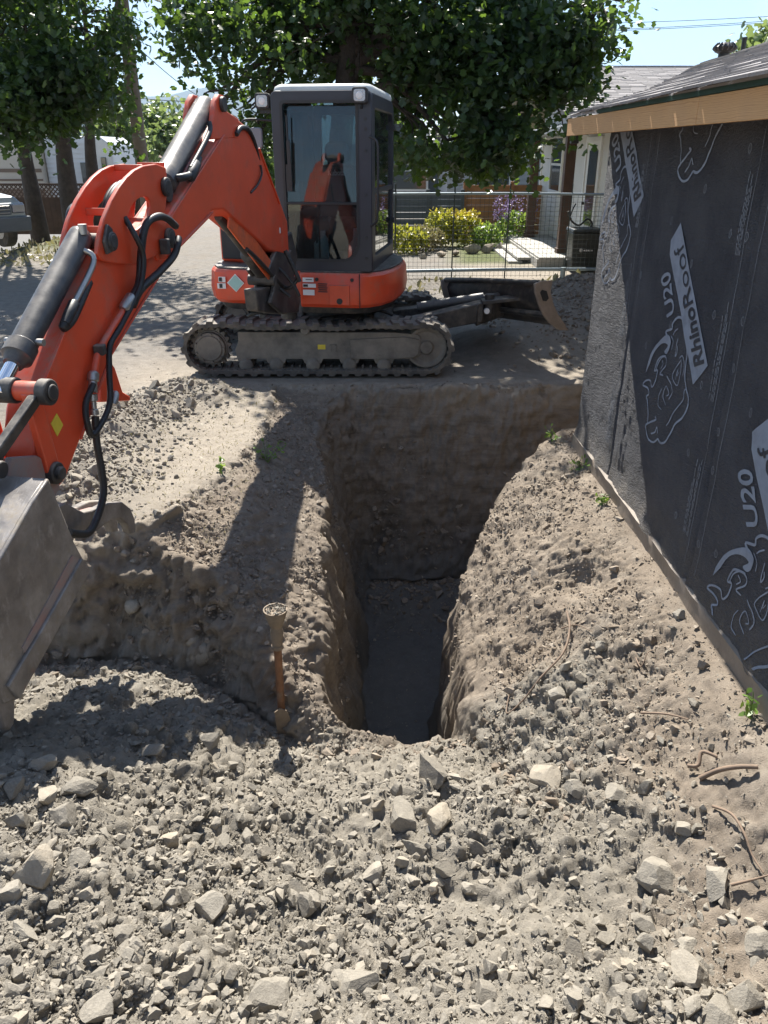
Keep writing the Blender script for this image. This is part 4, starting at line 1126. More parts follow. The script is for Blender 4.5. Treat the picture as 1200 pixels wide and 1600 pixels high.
# two straight steel pipes along the top of the boom
mb = MB()
for dz in (.0, .035): mb.tube([b3(357, 203, .1, .05 - dz * 2), b3(300, 292, .1, .05 - dz * 2), b3(262, 350, .1, .05 - dz * 2)], .011, 8, 2)
build_each(mb, 'boom_pipe', m_red, BOOM, 50)
# hoses over the bend and down the boom's back
mb = MB()
mb.tube([b3(350, 200, .1, .06), b3(357, 190, .1, .07), b3(372, 186, .1, .06), b3(388, 200, .1, .03), b3(402, 232, .1, .03), b3(412, 262, .1, .03)], .028, 10, 6)
mb.tube([b3(366, 210, .1, .115), b3(372, 200, .1, .12), b3(386, 203, .1, .11), b3(398, 225, .1, .10), b3(408, 255, .1, .08), b3(416, 275, .1, .05)], .017, 8, 6)
mb.tube([b3(405, 258, .1, .11), b3(406, 272, .1, .115), b3(400, 288, .1, .115), b3(391, 301, .1, .105)], .008, 8, 5)
build_each(mb, 'boom_hose', m_hose, BOOM, 50)
mb = MB()
for k, o in enumerate((.02, -.03)): mb.tube([b3(412, 262, .1, o), b3(424, 285, .1, o), b3(438, 320, .1, o), b3(446, 340, .1, o), b3(450, 352, .1, o + .05)], .014, 8, 4)
build_each(mb, 'boom_back_pipe', m_red, BOOM, 50)
mb = MB(); mb.prism(rounded(-.014, .014, -.022, .022, (.004,) * 4), b3(437, 360, .1, .101), bh, UZ, bn, 0, .003); mb.build('sticker', m_dec, BOOM, 0)
# boom cylinder with its guard
c0, c1 = b3(352, 338, .05, 0), b3(430, 440, .05, 0)
dv = (c1 - c0).normalized(); Lb = (c1 - c0).length
mb = MB(); mb.lathe(c0, c1 + dv * .02, [(0, .03), (.02, .034), (.5, .034), (.52, .062), (.97, .062), (1, .04)], 24); BC = mb.build('boom_cylinder', m_blk, EX, 40)
gup = bn.cross(dv).normalized()
if gup.z < 0: gup = -gup
mb = MB()
vs = [c0 + dv * (L_ * Lb) + bn * g + gup * h_ for L_ in (.0, .80) for g in (.068, .084) for h_ in (-.078, .078)]
mb.hexa([vs[0], vs[2], vs[4], vs[6], vs[1], vs[3], vs[5], vs[7]])
vs = [c0 + dv * (L_ * Lb) + bn * g + gup * h_ for L_ in (.0, .80) for g in (-.070, .066) for h_ in (.066, .080)]
mb.hexa([vs[0], vs[2], vs[4], vs[6], vs[1], vs[3], vs[5], vs[7]])
mb.build('cylinder_guard', m_orange, BC, 30, .006)
mb = MB(); mb.tube([c0 + dv * .35 + bn * .09 - gup * .08, c0 + dv * .6 + bn * .1 - gup * .06, c1 + bn * .10 - gup * .02, c1 + bn * .12 + Vector((.05, 0, -.05)), c1 + bn * .12 + Vector((.12, 0, .02))], .016, 8, 5)
mb.tube([c1 + bn * .13 + Vector((-.1, 0, .16)), c1 + bn * .14 + Vector((0, 0, .06)), c1 + bn * .14 + Vector((.08, 0, -.05)), c1 + bn * .12 + Vector((.13, 0, -.12))], .014, 8, 5)
mb.tube([c1 + bn * .13 + Vector((.02, 0, .25)), c1 + bn * .14 + Vector((.07, 0, .12)), c1 + bn * .14 + Vector((.12, 0, .0))], .018, 8, 5)
mb.tube([c1 + bn * .13 + Vector((-.14, 0, .10)), c1 + bn * .14 + Vector((-.06, 0, -.04)), c1 + bn * .13 + Vector((.04, 0, -.12))], .014, 8, 5)
build_each(mb, 'base_hose', m_hose, EX, 50)

# arm: box beam plus two curved ear plates
ARM_POLY = [(150, 402), (200, 372), (236, 345), (256, 338), (266, 362), (271, 395), (259, 419), (215, 484), (174, 557), (150, 617), (126, 689), (104, 748), (92, 764), (78, 762), (62, 740), (55, 700), (60, 640), (70, 596), (112, 492)]
ARM = bprism(ARM_POLY, .08, -.078, .078).build('arm', m_red, EX, 30, .012)
for off in (.079, -.079):
    mb = MB()
    for a, b_ in (((150, 405), (112, 494)), ((112, 494), (71, 598)), ((258, 417), (174, 555)), ((174, 555), (127, 686))):
        mb.bar(b3(*a, .085, off), b3(*b_, .085, off), .012, .016, up=bn)
    build_each(mb, 'weld_flange', m_red, ARM, 30, .003)
outer = [(152, 398), (153, 382), (156, 366), (162, 343), (174, 314), (186, 293), (198, 277), (210, 266), (224, 259), (244, 256), (259, 262), (261, 285), (260, 310), (257, 340), (263, 378), (240, 402), (210, 412), (188, 412), (170, 410), (158, 406)]
def ring_hole(pts, c, rx, ry, rot):
    out_ = []
    for x, y in pts:
        a = math.atan2(y - c[1], x - c[0]) - rot; r = 1 / math.sqrt((math.cos(a) / rx) ** 2 + (math.sin(a) / ry) ** 2)
        out_.append((c[0] + r * math.cos(a + rot), c[1] + r * math.sin(a + rot)))
    return out_
hole = ring_hole(outer, (216, 334), 15, 29, .45)
for d0, d1 in ((.079, .102), (-.102, -.079)):
    framed([bp(*q, .10) for q in outer], [bp(*q, .10) for q in hole], F0, bh, UZ, bn, d0, d1).build('ear_plate', m_red, ARM, 30, .005)
mb = MB()
for px_, py_ in ((158, 331), (147, 359), (236, 259)): mb.bar(b3(px_, py_, .0, -.08), b3(px_, py_, .0, .08), .035, .014, up=bh)
mb.bar(b3(215, 262, .05, -.08), b3(215, 262, .05, .08), .03, .014, up=bh)
build_each(mb, 'ear_spacer', m_red, ARM, 30, .003)
mb = MB()
for px_, py_, r in ((256, 292, .050), (170, 377, .045), (262, 372, .055)):
    c = b3(px_, py_, .10, 0); mb.cyl(c - bn * .135, c + bn * .13, r * .8, n=20); mb.cyl(c + bn * .103, c + bn * .128, r, n=20)
build_each(mb, 'pin', m_blk, ARM, 40, .006)
mb = MB(); mb.prism([(-.02, -.05), (.06, -.06), (.075, .0), (.02, .075), (-.02, .05)], b3(170, 375, .10, .103), bh, UZ, bn, 0, .016); mb.build('pin_keeper', m_blk, ARM, 30, .004)
# bucket cylinder
k0, k1 = b3(140, 378, .06, 0), b3(40, 571, .06, 0)
dk = (k1 - k0).normalized(); Lk = (k1 - k0).length
mb = MB(); mb.lathe(k0 - dk * .06, k1, [(0, .04), (.02, .056), (.05, .058), (.86, .058), (.87, .066), (.95, .066), (.96, .052), (1, .04)], 28); BCY = mb.build('bucket_cylinder', m_cyl, EX, 40)
mb = MB(); mb.cyl(k1 - dk * .02, k1 + dk * .16, .030, n=20); mb.build('rod', m_chrome, BCY, 40)
mb = MB(); mb.cyl(k0 + dk * .01 + bn * .04 + UZ * .04, k0 + dk * .01 + bn * .04 + UZ * .085, .02, n=12); mb.cyl(k0 + dk * (Lk * .83) + bn * .05, k0 + dk * (Lk * .83) + bn * .09, .016, n=12); mb.cyl(k0 + dk * (Lk * .83) - bn * .05, k0 + dk * (Lk * .83) - bn * .09, .016, n=12)
build_each(mb, 'cylinder_port', m_steel, BCY, 40)
uk = bn.cross(dk).normalized()
if uk.z > 0: uk = -uk
mb = MB(); mb.tube([k0 + dk * .06 + bn * .05, k0 + dk * .06 + bn * .085 + uk * .03, k0 + dk * .12 + bn * .09 + uk * .055, k0 + dk * .36 + bn * .09 + uk * .055], .014, 8, 4); mb.build('cylinder_pipe', m_steel, BCY, 50)
mb = MB(); mb.lathe(k0 + dk * .34 + bn * .09 + uk * .055, k0 + dk * .48 + bn * .09 + uk * .06, [(0, .016), (.1, .026), (.6, .026), (1, .022)], 12); mb.tube([k0 + dk * .46 + bn * .09 + uk * .06, k0 + dk * .49 + bn * .085 + uk * .07, k0 + dk * .40 + bn * .08 + uk * .10, k0 + dk * .15 + bn * .06 + uk * .11], .022, 8, 5)
mb.build('cylinder_hose', m_hose, BCY, 50)
# linkage at the arm tip
tipc = b3(76, 738, .10, 0); lk = b3(62, 612, .16, 0)
mb = MB(); mb.cyl(lk - bn * .20, lk + bn * .19, .042, n=22); LNK = mb.build('link_shaft', m_red, EX, 40, .006)
mb = MB(); mb.cyl(lk + bn * .165, lk + bn * .215, .055, n=22); mb.cyl(lk + bn * .215, lk + bn * .225, .034, n=22); mb.cyl(lk - bn * .06, lk + bn * .06, .055, n=22)
build_each(mb, 'link_cap', m_blk, LNK, 40, .006)
mb = MB()
for s_ in (.115, -.115):
    mb.hexa([(lk + bn * (s_ + g) + bh * a + UZ * 0.0) if z == 0 else (tipc + bn * (s_ + g) + bh * a) for z in (0, 1) for a in (-.045, .045) for g in (-.018, .018)])
build_each(mb, 'guide_link', m_red, LNK, 30, .008)
bk = b3(20, 735, .2, 0)
mb = MB()
for s_ in (.16, -.16):
    mb.hexa([(lk + bn * (s_ + g) + bh * a) if z == 0 else (bk + bn * (s_ * .55 + g) + bh * a) for z in (0, 1) for a in (-.055, .055) for g in (-.022, .022)])
build_each(mb, 'push_link', m_blk, LNK, 30, .008)
mb = MB(); mb.cyl(tipc - bn * .20, tipc + bn * .17, .030, n=18); mb.cyl(tipc + bn * .10, tipc + bn * .150, .05, n=18); mb.cyl(bk - bn * .16, bk + bn * .16, .035, n=18)
build_each(mb, 'tip_pin', m_blk, LNK, 40, .006)
mb = MB(); sq = [bp(*q, .085) for q in ((90, 646), (100, 664), (91, 682), (81, 662))]; mb.prism(sq, F0, bh, UZ, bn, .0784, .0815); mb.build('yellow_sticker', m_yel, ARM, 0)
# bracket behind the arm
bprism([(166, 566), (172, 575), (184, 612), (196, 619), (196, 626), (150, 628), (150, 600)], -.03, -.055, .0).build('thumb_bracket', m_red, ARM, 30, .006)
# hydraulic lines along the arm
mb = MB()
mb.tube([b3(202, 340, .125, .10), b3(205, 370, .125, .15), b3(214, 400, .125, .16), b3(214, 440, .125, .15), b3(205, 470, .125, .14), b3(180, 512, .1, .125), b3(166, 540, .1, .12), b3(162, 580, .1, .13), b3(160, 625, .1, .14), b3(150, 655, .1, .14), b3(135, 680, .1, .13), b3(127, 660, .1, .13), b3(128, 630, .1, .12), b3(140, 600, .1, .12)], .015, 8, 6)
mb.tube([b3(268, 353, .125, .15), b3(262, 350, .125, .16), b3(250, 342, .125, .17), b3(236, 338, .125, .17), b3(222, 346, .125, .16), b3(217, 365, .125, .15), b3(216, 400, .125, .14), b3(208, 445, .1, .13), b3(195, 475, .1, .11)], .020, 8, 6)
mb.tube([b3(270, 372, .125, .16), b3(266, 382, .125, .17), b3(262, 400, .125, .16), b3(245, 425, .125, .14), b3(222, 452, .125, .12), b3(205, 478, .1, .11)], .020, 8, 6)
mb.tube([b3(143, 650, .1, .12), b3(145, 690, .1, .12), b3(150, 735, .1, .13), b3(150, 770, .1, .14), b3(141, 805, .1, .14), b3(125, 832, .1, .14), b3(102, 832, .1, .12)], .019, 8, 6)
build_each(mb, 'arm_hose', m_hose, ARM, 50)
mb = MB()
mb.tube([b3(190, 480, .09, .11), b3(160, 530, .09, .105), b3(147, 558, .09, .105), b3(141, 590, .09, .11)], .017, 10, 3)
mb.build('arm_pipe', m_red, ARM, 50)
mb = MB()
mb.lathe(b3(200, 462, .1, .12), b3(188, 484, .1, .115), [(0, .02), (.1, .028), (.9, .028), (1, .02)], 12); mb.lathe(b3(143, 580, .1, .11), b3(140, 612, .1, .115), [(0, .018), (.1, .027), (.45, .027), (.5, .020), (1, .022)], 12); mb.lathe(b3(140, 616, .1, .115), b3(142, 648, .1, .12), [(0, .022), (.3, .022), (.35, .014), (.7, .014), (.75, .02), (1, .02)], 12)
mb.lathe(b3(172, 612, .1, .13), b3(166, 632, .1, .14), [(0, .014), (.2, .02), (.8, .02), (1, .014)], 12)
build_each(mb, 'hose_fitting', m_steel, ARM, 40)
mb = MB(); mb.box(b3(150, 546, .09, .11), (.05, .05, .05)); mb.box(b3(250, 385, .1, .13), (.05, .05, .08)); build_each(mb, 'hose_clamp', m_blk, ARM, 30, .006)
mb = MB(); mb.tube([b3(134, 324, -.13), b3(119, 322, -.13), b3(110, 332, -.13), b3(109, 350, -.13), b3(116, 368, -.12)], .020, 8, 6); mb.tube([b3(116, 378, -.12), b3(108, 388, -.13), b3(107, 400, -.13), b3(116, 410, -.12)], .018, 8, 6); mb.tube([b3(200, 285, .03), b3(188, 288, .03), b3(174, 306, .03), b3(168, 330, .03)], .018, 8, 6); mb.tube([b3(192, 288, -.02), b3(180, 292, -.02), b3(168, 310, -.02), b3(163, 332, -.02)], .018, 8, 6)
build_each(mb, 'arm_back_hose', m_hose, ARM, 50)

# bucket
shell = [(136, 893), (124, 870), (112, 848), (90, 794), (71, 747), (45, 785), (15, 838), (-12, 885), (-36, 960), (-34, 1040), (0, 1100), (24, 1092)]
SH = [bp(x, y, .30) for x, y in shell]
HWB = .30
cxs = sum(a for a, b_ in SH) / len(SH); czs = sum(b_ for a, b_ in SH) / len(SH)
mb = MB(); vs = []; n = len(SH)
inn = [(a + (cxs - a) * .05, b_ + (czs - b_) * .05) for a, b_ in SH]
for d in (-HWB, HWB):
    for q in (SH, inn):
        for a, b_ in q: vs.append(F0 + bh * a + UZ * b_ + bn * d)
fs = []
for k in range(n - 1):
    fs += [(k, k + 1, 2 * n + k + 1, 2 * n + k), (n + k, 3 * n + k, 3 * n + k + 1, n + k + 1), (k, n + k, n + k + 1, k + 1), (2 * n + k, 2 * n + k + 1, 3 * n + k + 1, 3 * n + k)]
fs += [(0, 2 * n, 3 * n, n), (n - 1, 2 * n - 1, 4 * n - 1, 3 * n - 1)]
mb.add(vs, fs); BKT = mb.build('bucket', m_bucket, EX, 32, .008)
for d0, d1 in ((HWB - .004, HWB + .014), (-HWB - .014, -HWB + .004)):
    mb = MB(); mb.prism(SH, F0, bh, UZ, bn, d0, d1); mb.build('side_plate', m_bucket, BKT, 30, .006)
cut = [bp(*q, .315) for q in ((124, 872), (136, 893), (26, 1092), (8, 1072), (60, 985))]
m_redworn = M('scraped_red_paint', (0.36, 0.095, 0.06), 0.5, 0, 0.2, 10, dirt=((0.25, 0.23, 0.215), 0.95, 6.0))
for sg in (1, -1):
    mb = MB(); mb.prism(cut, F0, bh, UZ, bn, sg * (HWB + .012), sg * (HWB + .030)); mb.build('side_cutter', m_bucket, BKT, 30, .005)
edge = [bp(*q, .315) for q in ((112, 868), (124, 872), (60, 985), (38, 1020), (34, 1012), (58, 968))]
mb = MB(); mb.prism(edge, F0, bh, UZ, bn, HWB + .010, HWB + .018); mb.build('scraped_paint_edge', m_redworn, BKT, 0)
for k in range(4):
    o = -HWB + .05 + k * (2 * HWB - .10) / 3 if k < 3 else HWB - .03
    tp = [bp(*q, .315) for q in ((-4, 1050), (20, 1052), (27, 1080), (26, 1130), (18, 1143), (6, 1140), (-2, 1100))]
    mb = MB(); mb.prism(tp, F0, bh, UZ, bn, o - .035, o + .040); mb.build('tooth', m_bucket, BKT, 30, .012)
mb = MB()
for s_ in (.10, -.10):
    mb.prism([bp(*q, .12) for q in ((8, 765), (20, 715), (60, 712), (92, 728), (96, 765), (70, 790))], F0, bh, UZ, bn, s_ - .015, s_ + .015)
build_each(mb, 'bucket_ear', m_redworn, BKT, 30, .006)
# thumb
th = [bp(*q, .07) for q in ((90, 792), (101, 786), (130, 800), (146, 797), (168, 786), (190, 784), (203, 794), (210, 812), (211, 832), (203, 834), (197, 818), (187, 810), (172, 812), (158, 824), (138, 838), (112, 842), (96, 832))]
mb = MB(); mb.prism(th, F0, bh, UZ, bn, .030, .075); mb.prism(th, F0, bh, UZ, bn, -.075, -.030); THM = mb.build('thumb', m_bucket, EX, 30, .006)
mb = MB(); mb.prism([bp(*q, .07) for q in ((96, 795), (130, 806), (165, 795), (190, 792), (165, 802), (130, 818), (98, 815))], F0, bh, UZ, bn, -.030, .030); mb.build('thumb_web', m_redworn, THM, 30)
# ------------------------------------------------------------------ house with the membrane-wrapped addition
HS = empty('house', (3.0, 6.0, 0.0))
tag(HS, 'grey shingled house whose nearest wall is wrapped in black printed roofing underlay', 'house')
W0 = Vector((1.489, 5.63, 0)); W1 = Vector((1.554, 2.527, 0))
wd = (W1 - W0).normalized()                    # along the wall, towards the viewer
wnrm = Vector((wd.y, -wd.x, 0)).normalized()   # out of the wall, towards the trench
if wnrm.x > 0: wnrm = -wnrm
def wuv(px, py):
    q = atpl(px, py, W0, wnrm) - W0
    return q.dot(wd), q.z
def wp(u, z, o=0.0): return W0 + wd * u + UZ * z + wnrm * o
WL = 6.6
# crinkled sheet
us = np.concatenate([np.arange(0, 3.3, .0155), np.arange(3.3, WL, .05)]); zs_ = np.arange(.03, 2.16, .0155)
UU, ZZ = np.meshgrid(us, zs_)
def crinkle(U, Z):
    q = np.stack([U, Z, 0 * U], -1)
    a = 0.0022 * fbm(q * np.array([34, 26, 1.0]) + 2, 3) + 0.006 * fbm(q * 7.0 + 5, 3) + 0.006 * fbm(q * np.array([2.0, 1.1, 1]) + 9, 2)
    a = a + 0.0012 * (1 - 2 * np.abs(fbm(q * np.array([22, 15, 1.0]) + 31, 2)))
    for su in (wuv(1024, 219)[0], wuv(1117, 697)[0], wuv(1117, 697)[0] + 1.02):   # lapped joints
        a = a + 0.004 * sstep(su - .006, su + .006, U) * (1 - sstep(su, su + .25, U)) - 0.016 * np.exp(-((U - su + .016) / .014) ** 2) 
    su = wuv(972, 680)[0]; a = a + 0.004 * np.exp(-((U - su - .02 * np.sin(Z * 5)) / .012) ** 2) * (1 - sstep(.7, 1.1, Z)) + 0.003 * np.exp(-((U - su - .05 - .1 * Z) / .012) ** 2) * (1 - sstep(.5, .9, Z))
    a = a + 0.035 * (1 - sstep(0.0, .16, Z)) * (0.7 + 0.6 * fbm(np.stack([U * 6, 0 * U, 0 * U], -1), 2))
    return a
OO = crinkle(UU, ZZ)
Zed = ZZ + (ZZ < .045) * 0.018 * fbm(np.stack([UU * 9, 0 * UU, 0 * UU], -1), 3)
Vm = np.array(W0)[None, None] + UU[..., None] * np.array(wd) + OO[..., None] * np.array(wnrm); Vm[..., 2] = Zed
ix = np.arange(UU.size).reshape(UU.shape)
qd = np.stack([ix[:-1, :-1], ix[:-1, 1:], ix[1:, 1:], ix[1:, :-1]], -1).reshape(-1, 4)
m_mem, nt, b, out = new_mat('black_roofing_underlay')
p = pos(nt)
c = ramp(nt, noise(nt, 3, 6, .6, p), [(.35, (.082, .086, .102)), (.7, (.135, .139, .155))])
c = mix(nt, ramp(nt, noise(nt, 11, 8, .7, p), [(.55, 0.0), (.9, .22)]), c, (.15, .145, .135))
sx = nt.nodes.new('ShaderNodeSeparateXYZ'); nt.links.new(p, sx.inputs[0])
sp = node(nt, 'ShaderNodeMapRange'); sp.inputs['From Min'].default_value = .30; sp.inputs['From Max'].default_value = .02    # mud splash along the foot
nt.links.new(sx.outputs['Z'], sp.inputs['Value'])
mm_ = node(nt, 'ShaderNodeMath', operation='MULTIPLY'); nt.links.new(sp.outputs[0], mm_.inputs[0]); nt.links.new(ramp(nt, noise(nt, 8, 7, .7, p), [(.3, .15), (.7, .9)]), mm_.inputs[1])
c = mix(nt, mm_.outputs[0], c, (.25, .22, .18))
nt.links.new(c, b.inputs['Base Color']); b.inputs['Roughness'].default_value = .55; b.inputs['Specular IOR Level'].default_value = .2
b.inputs['Sheen Weight'].default_value = 0.0
mpv = nt.nodes.new('ShaderNodeMapping'); mpv.inputs['Scale'].default_value = (.45, .45, 1.3); nt.links.new(p, mpv.inputs['Vector'])
bump(nt, b, mix(nt, .45, noise(nt, 42, 5, .7, mpv.outputs[0]), noise(nt, 110, 3, .6, p)), 1.0, 0.08)
me = np_mesh('membrane_wall', Vm.reshape(-1, 3) - np.array(ORG['house']), qd, m_mem, 4); me.shade_smooth()
MEM = bpy.data.objects.new('membrane_wall', me); COL.objects.link(MEM); MEM.parent = HS; ORG[MEM.name] = ORG['house']
MEM['label'] = 'black crinkled roofing underlay with grey lettering and emblem'
# body behind the sheet
mb = MB(); o_ = -.02
mb.hexa([wp(-.0, -.12, o_), wp(WL, -.12, o_), wp(.0, -.12, -5), wp(WL, -.12, -5), wp(.0, 2.2, o_), wp(WL, 2.2, o_), wp(.0, 2.2, -5), wp(WL, 2.2, -5)])
mb.hexa([Vector(q) for q in ((4.8, 5.62, -.1), (9, 5.62, -.1), (4.8, 15.0, -.1), (9, 15.0, -.1), (4.8, 5.62, 2.6), (9, 5.62, 2.6), (4.8, 15.0, 2.6), (9, 15.0, 2.6))])
mb.build('wall_core', M('plywood_sheathing', (.36, .26, .16), .8), HS, 0)
# tan flap of plastic under the sheet
fu = np.linspace(-.02, WL, 240); fr_ = []
vs = []; rngf = fbm(np.stack([fu * 3, fu * 0, fu * 0], -1), 3); rngg = fbm(np.stack([fu * 8, fu * 0 + 4, fu * 0], -1), 3)
for k, u in enumerate(fu):
    vs += [wp(u, .050, .008), wp(u, .036, .030 + .008 * rngg[k]), wp(u, -.01 + .01 * rngg[k], .024 + .014 * rngf[k]), wp(u, -.10 + .02 * rngf[k], .030 + .02 * rngf[k])]
fs = [(4 * k + e, 4 * k + e + 1, 4 * k + e + 5, 4 * k + e + 4) for k in range(len(fu) - 1) for e in range(3)]
MB().add(vs, fs).build('base_flap', M('tan_plastic_flap', (.21, .172, .137), .55, 0, .2, 5, dirt=(DUST, .5, 6), bmp=(30, .4, .01)), HS, 60)
# printed marks: built once in wall coordinates, repeated along the rolls
m_ink = M('grey_print', (.23, .262, .32), .6, 0, .10, 12, dirt=((.12, .13, .155), .4, 10.0))
m_ink2 = M('faint_grey_print', (.18, .195, .22), .65, 0, .2, 20)
def off_of(u, z): return float(crinkle(np.array([[u]]), np.array([[z]]))[0, 0])
def clip_flat(polys_v, polys_f, du, dz, name, mat, zmax=2.12, umin=.012):
    """flat print laid on the sheet: (u, z) vertices, cut off at the edges of the wall"""
    bm = bmesh.new(); vv = [bm.verts.new((a + du, c_ + dz, 0)) for a, c_ in polys_v]
    for f in polys_f:
        try: bm.faces.new([vv[i] for i in f])
        except ValueError: pass
    for co, no in (((umin, 0, 0), (-1, 0, 0)), ((0, zmax, 0), (0, 1, 0)), ((0, .06, 0), (0, -1, 0))):
        bmesh.ops.bisect_plane(bm, geom=bm.verts[:] + bm.edges[:] + bm.faces[:], plane_co=co, plane_no=no, clear_outer=True)
    bmesh.ops.triangulate(bm, faces=bm.faces[:])
    bmesh.ops.subdivide_edges(bm, edges=[e for e in bm.edges if e.calc_length() > .03], cuts=2, use_grid_fill=True)
    bmesh.ops.triangulate(bm, faces=bm.faces[:])
    if not bm.faces: bm.free(); return None
    A = np.array([v.co[:] for v in bm.verts]); O = crinkle(A[:, :1], A[:, 1:2])[:, 0]
    mb = MB(); mb.add([wp(a[0], a[1], o + .0045) for a, o in zip(A, O)], [tuple(v.index for v in f.verts) for f in bm.faces])
    bm.free()
    return mb.build(name, mat, MEM, 0, fix=False)
def Zm(x, y): return wuv(880 + x / 2.909, 150 + y / 2.909)       # from an enlarged crop
def stroke(pts, w, closed=False):
    P = [Vector((*q, 0)) for q in pts]; vs, fs = [], []; n = len(P)
    for i in range(n):
        a = P[(i - 1) % n] if closed else P[max(i - 1, 0)]; c_ = P[(i + 1) % n] if closed else P[min(i + 1, n - 1)]
        t = (c_ - a).normalized(); s_ = Vector((-t.y, t.x, 0)); ww = w * (0.55 if (not closed and i in (0, n - 1)) else 1)
        vs += [(P[i] + s_ * ww / 2)[:2], (P[i] - s_ * ww / 2)[:2]]
    for i in range(n if closed else n - 1):
        j = (i + 1) % n; fs.append((2 * i, 2 * j, 2 * j + 1, 2 * i + 1))
    return vs, fs
def smooth2(pts, k=5):
    P = [Vector(q) for q in pts]; out_ = []
    for i in range(len(P) - 1):
        p0, p1, p2, p3 = P[max(i - 1, 0)], P[i], P[i + 1], P[min(i + 2, len(P) - 1)]
        for j in range(k):
            t = j / k; out_.append(tuple(0.5 * ((2 * p1) + (-p0 + p2) * t + (2 * p0 - 5 * p1 + 4 * p2 - p3) * t * t + (-p0 + 3 * p1 - 3 * p2 + p3) * t ** 3)))
    out_.append(tuple(P[-1])); return out_
def Zn(x, y): return wuv(1000 + x / 4.444, 340 + y / 4.444)
head = []      # strokes of the emblem: a horned animal's head in outline
for pts, w in ((((200, 820), (190, 790), (232, 772), (236, 735), (260, 702), (285, 692), (310, 712), (322, 770), (330, 870), (334, 940), (322, 1020), (314, 1100), (325, 1190), (340, 1270), (325, 1340), (290, 1398), (252, 1436), (215, 1510), (185, 1558), (152, 1565), (130, 1535)), .013),
               (((130, 1535), (102, 1560), (70, 1542), (52, 1492), (48, 1442), (80, 1420), (120, 1402), (112, 1380)), .012), (((84, 1500), (110, 1490), (125, 1455), (132, 1500)), .010),
               (((58, 1440), (64, 1340), (58, 1270), (52, 1240), (72, 1222), (60, 1182), (26, 1162), (46, 1132), (82, 1132), (92, 1176), (118, 1130), (130, 1062), (112, 1058), (140, 975), (190, 962)), .011),
               (((322, 1190), (310, 1205), (304, 1262), (270, 1312), (236, 1360), (215, 1412), (192, 1446)), .008), (((300, 1100), (312, 1010), (300, 960), (278, 980)), .007),
               (((120, 1062), (136, 1004), (172, 962), (196, 985), (188, 1030), (150, 1080), (172, 1096)), .009), (((160, 990), (170, 1020), (150, 1050)), .007),
               (((292, 985), (250, 1050), (230, 1108), (262, 1166), (284, 1084), (292, 985)), .007), (((252, 1128), (270, 1050), (262, 1100), (276, 1070)), .004),
               (((196, 1100), (222, 1160), (226, 1212), (206, 1262)), .008), (((186, 1302), (166, 1242), (190, 1170), (206, 1222), (190, 1240)), .007), (((160, 1186), (140, 1240), (135, 1300), (156, 1332)), .006),
               (((276, 838), (262, 900), (254, 962), (268, 930), (272, 890)), .008), (((225, 820), (240, 860), (232, 920)), .006), (((275, 770), (255, 790), (240, 815)), .008)):
    head.append(stroke([Zn(*q) for q in smooth2(pts)], w))
horn = [Zn(*q) for q in smooth2([(45, 1080), (65, 1000), (108, 905), (158, 842), (204, 812), (226, 852), (216, 912), (196, 948), (178, 930), (205, 890), (185, 872), (150, 882), (112, 930), (78, 1010), (45, 1080)], 4)][:-1]
head.append((horn, [tuple(range(len(horn)))]))
banner = [Zm(*q) for q in ((540, 575), (492, 655), (488, 720), (540, 985), (592, 1312), (660, 1225))]
def quad_text(txt, A, B, C_, D, bold):
    """letters fitted into the quad A (start, foot) B (end, foot) C (end, top) D (start, top) on the wall"""
    tv, tf = text_mesh(txt, bold); x0 = min(v.x for v in tv); x1 = max(v.x for v in tv); y0 = min(v.y for v in tv); y1 = max(v.y for v in tv)
    A, B, C_, D = [Vector((*Zm(*q), 0)) for q in (A, B, C_, D)]; vs = []
    for v in tv:
        s_ = (v.x - x0) / (x1 - x0); t = (v.y - y0) / (y1 - y0)
        q = A.lerp(B, s_).lerp(D.lerp(C_, s_), t); vs.append((q.x, q.y))
    return vs, tf
lt_a = quad_text('Rhino', (646, 1215), (601, 952), (560, 975), (598, 1232), .03)
lt_b = quad_text('Roof', (599, 940), (549, 655), (508, 705), (556, 968), .0)
letters = (lt_a[0] + lt_b[0], list(lt_a[1]) + [tuple(i + len(lt_a[0]) for i in f) for f in lt_b[1]])
model = quad_text('U20', (512, 985), (492, 790), (447, 820), (476, 1010), .02)
logo_dy = wuv(1024, 219)[0]
main_u, main_z = Zm(560, 1000)
reps = [(0, 0)]
def shift(a, b_): return (a[0] - b_[0], a[1] - b_[1])
reps.append(shift(Zm(322, 552), Zm(592, 1312)))
reps.append(shift(wuv(1170, 777), Zm(480, 900)))
reps.append(shift(Zm(612, 348), Zn(152, 1565)))
for k, (du, dz) in enumerate(reps):
    vs, fs = [], []
    for hv, hf in head:
        o = len(vs); vs += hv; fs += [tuple(i + o for i in f) for f in hf]
    clip_flat(vs, fs, du, dz, 'printed_emblem', m_ink)
    bo = clip_flat(banner, [tuple(range(6))], du, dz, 'printed_banner', m_ink)
    # letters stand dark on the banner
    tv, tf = letters
    o2 = clip_flat(tv, tf, du, dz, 'printed_lettering', m_mem)
    if o2:
        for v in o2.data.vertices: v.co += wnrm * .0025
    clip_flat(model[0], model[1], du, dz, 'printed_model_lettering', m_ink)
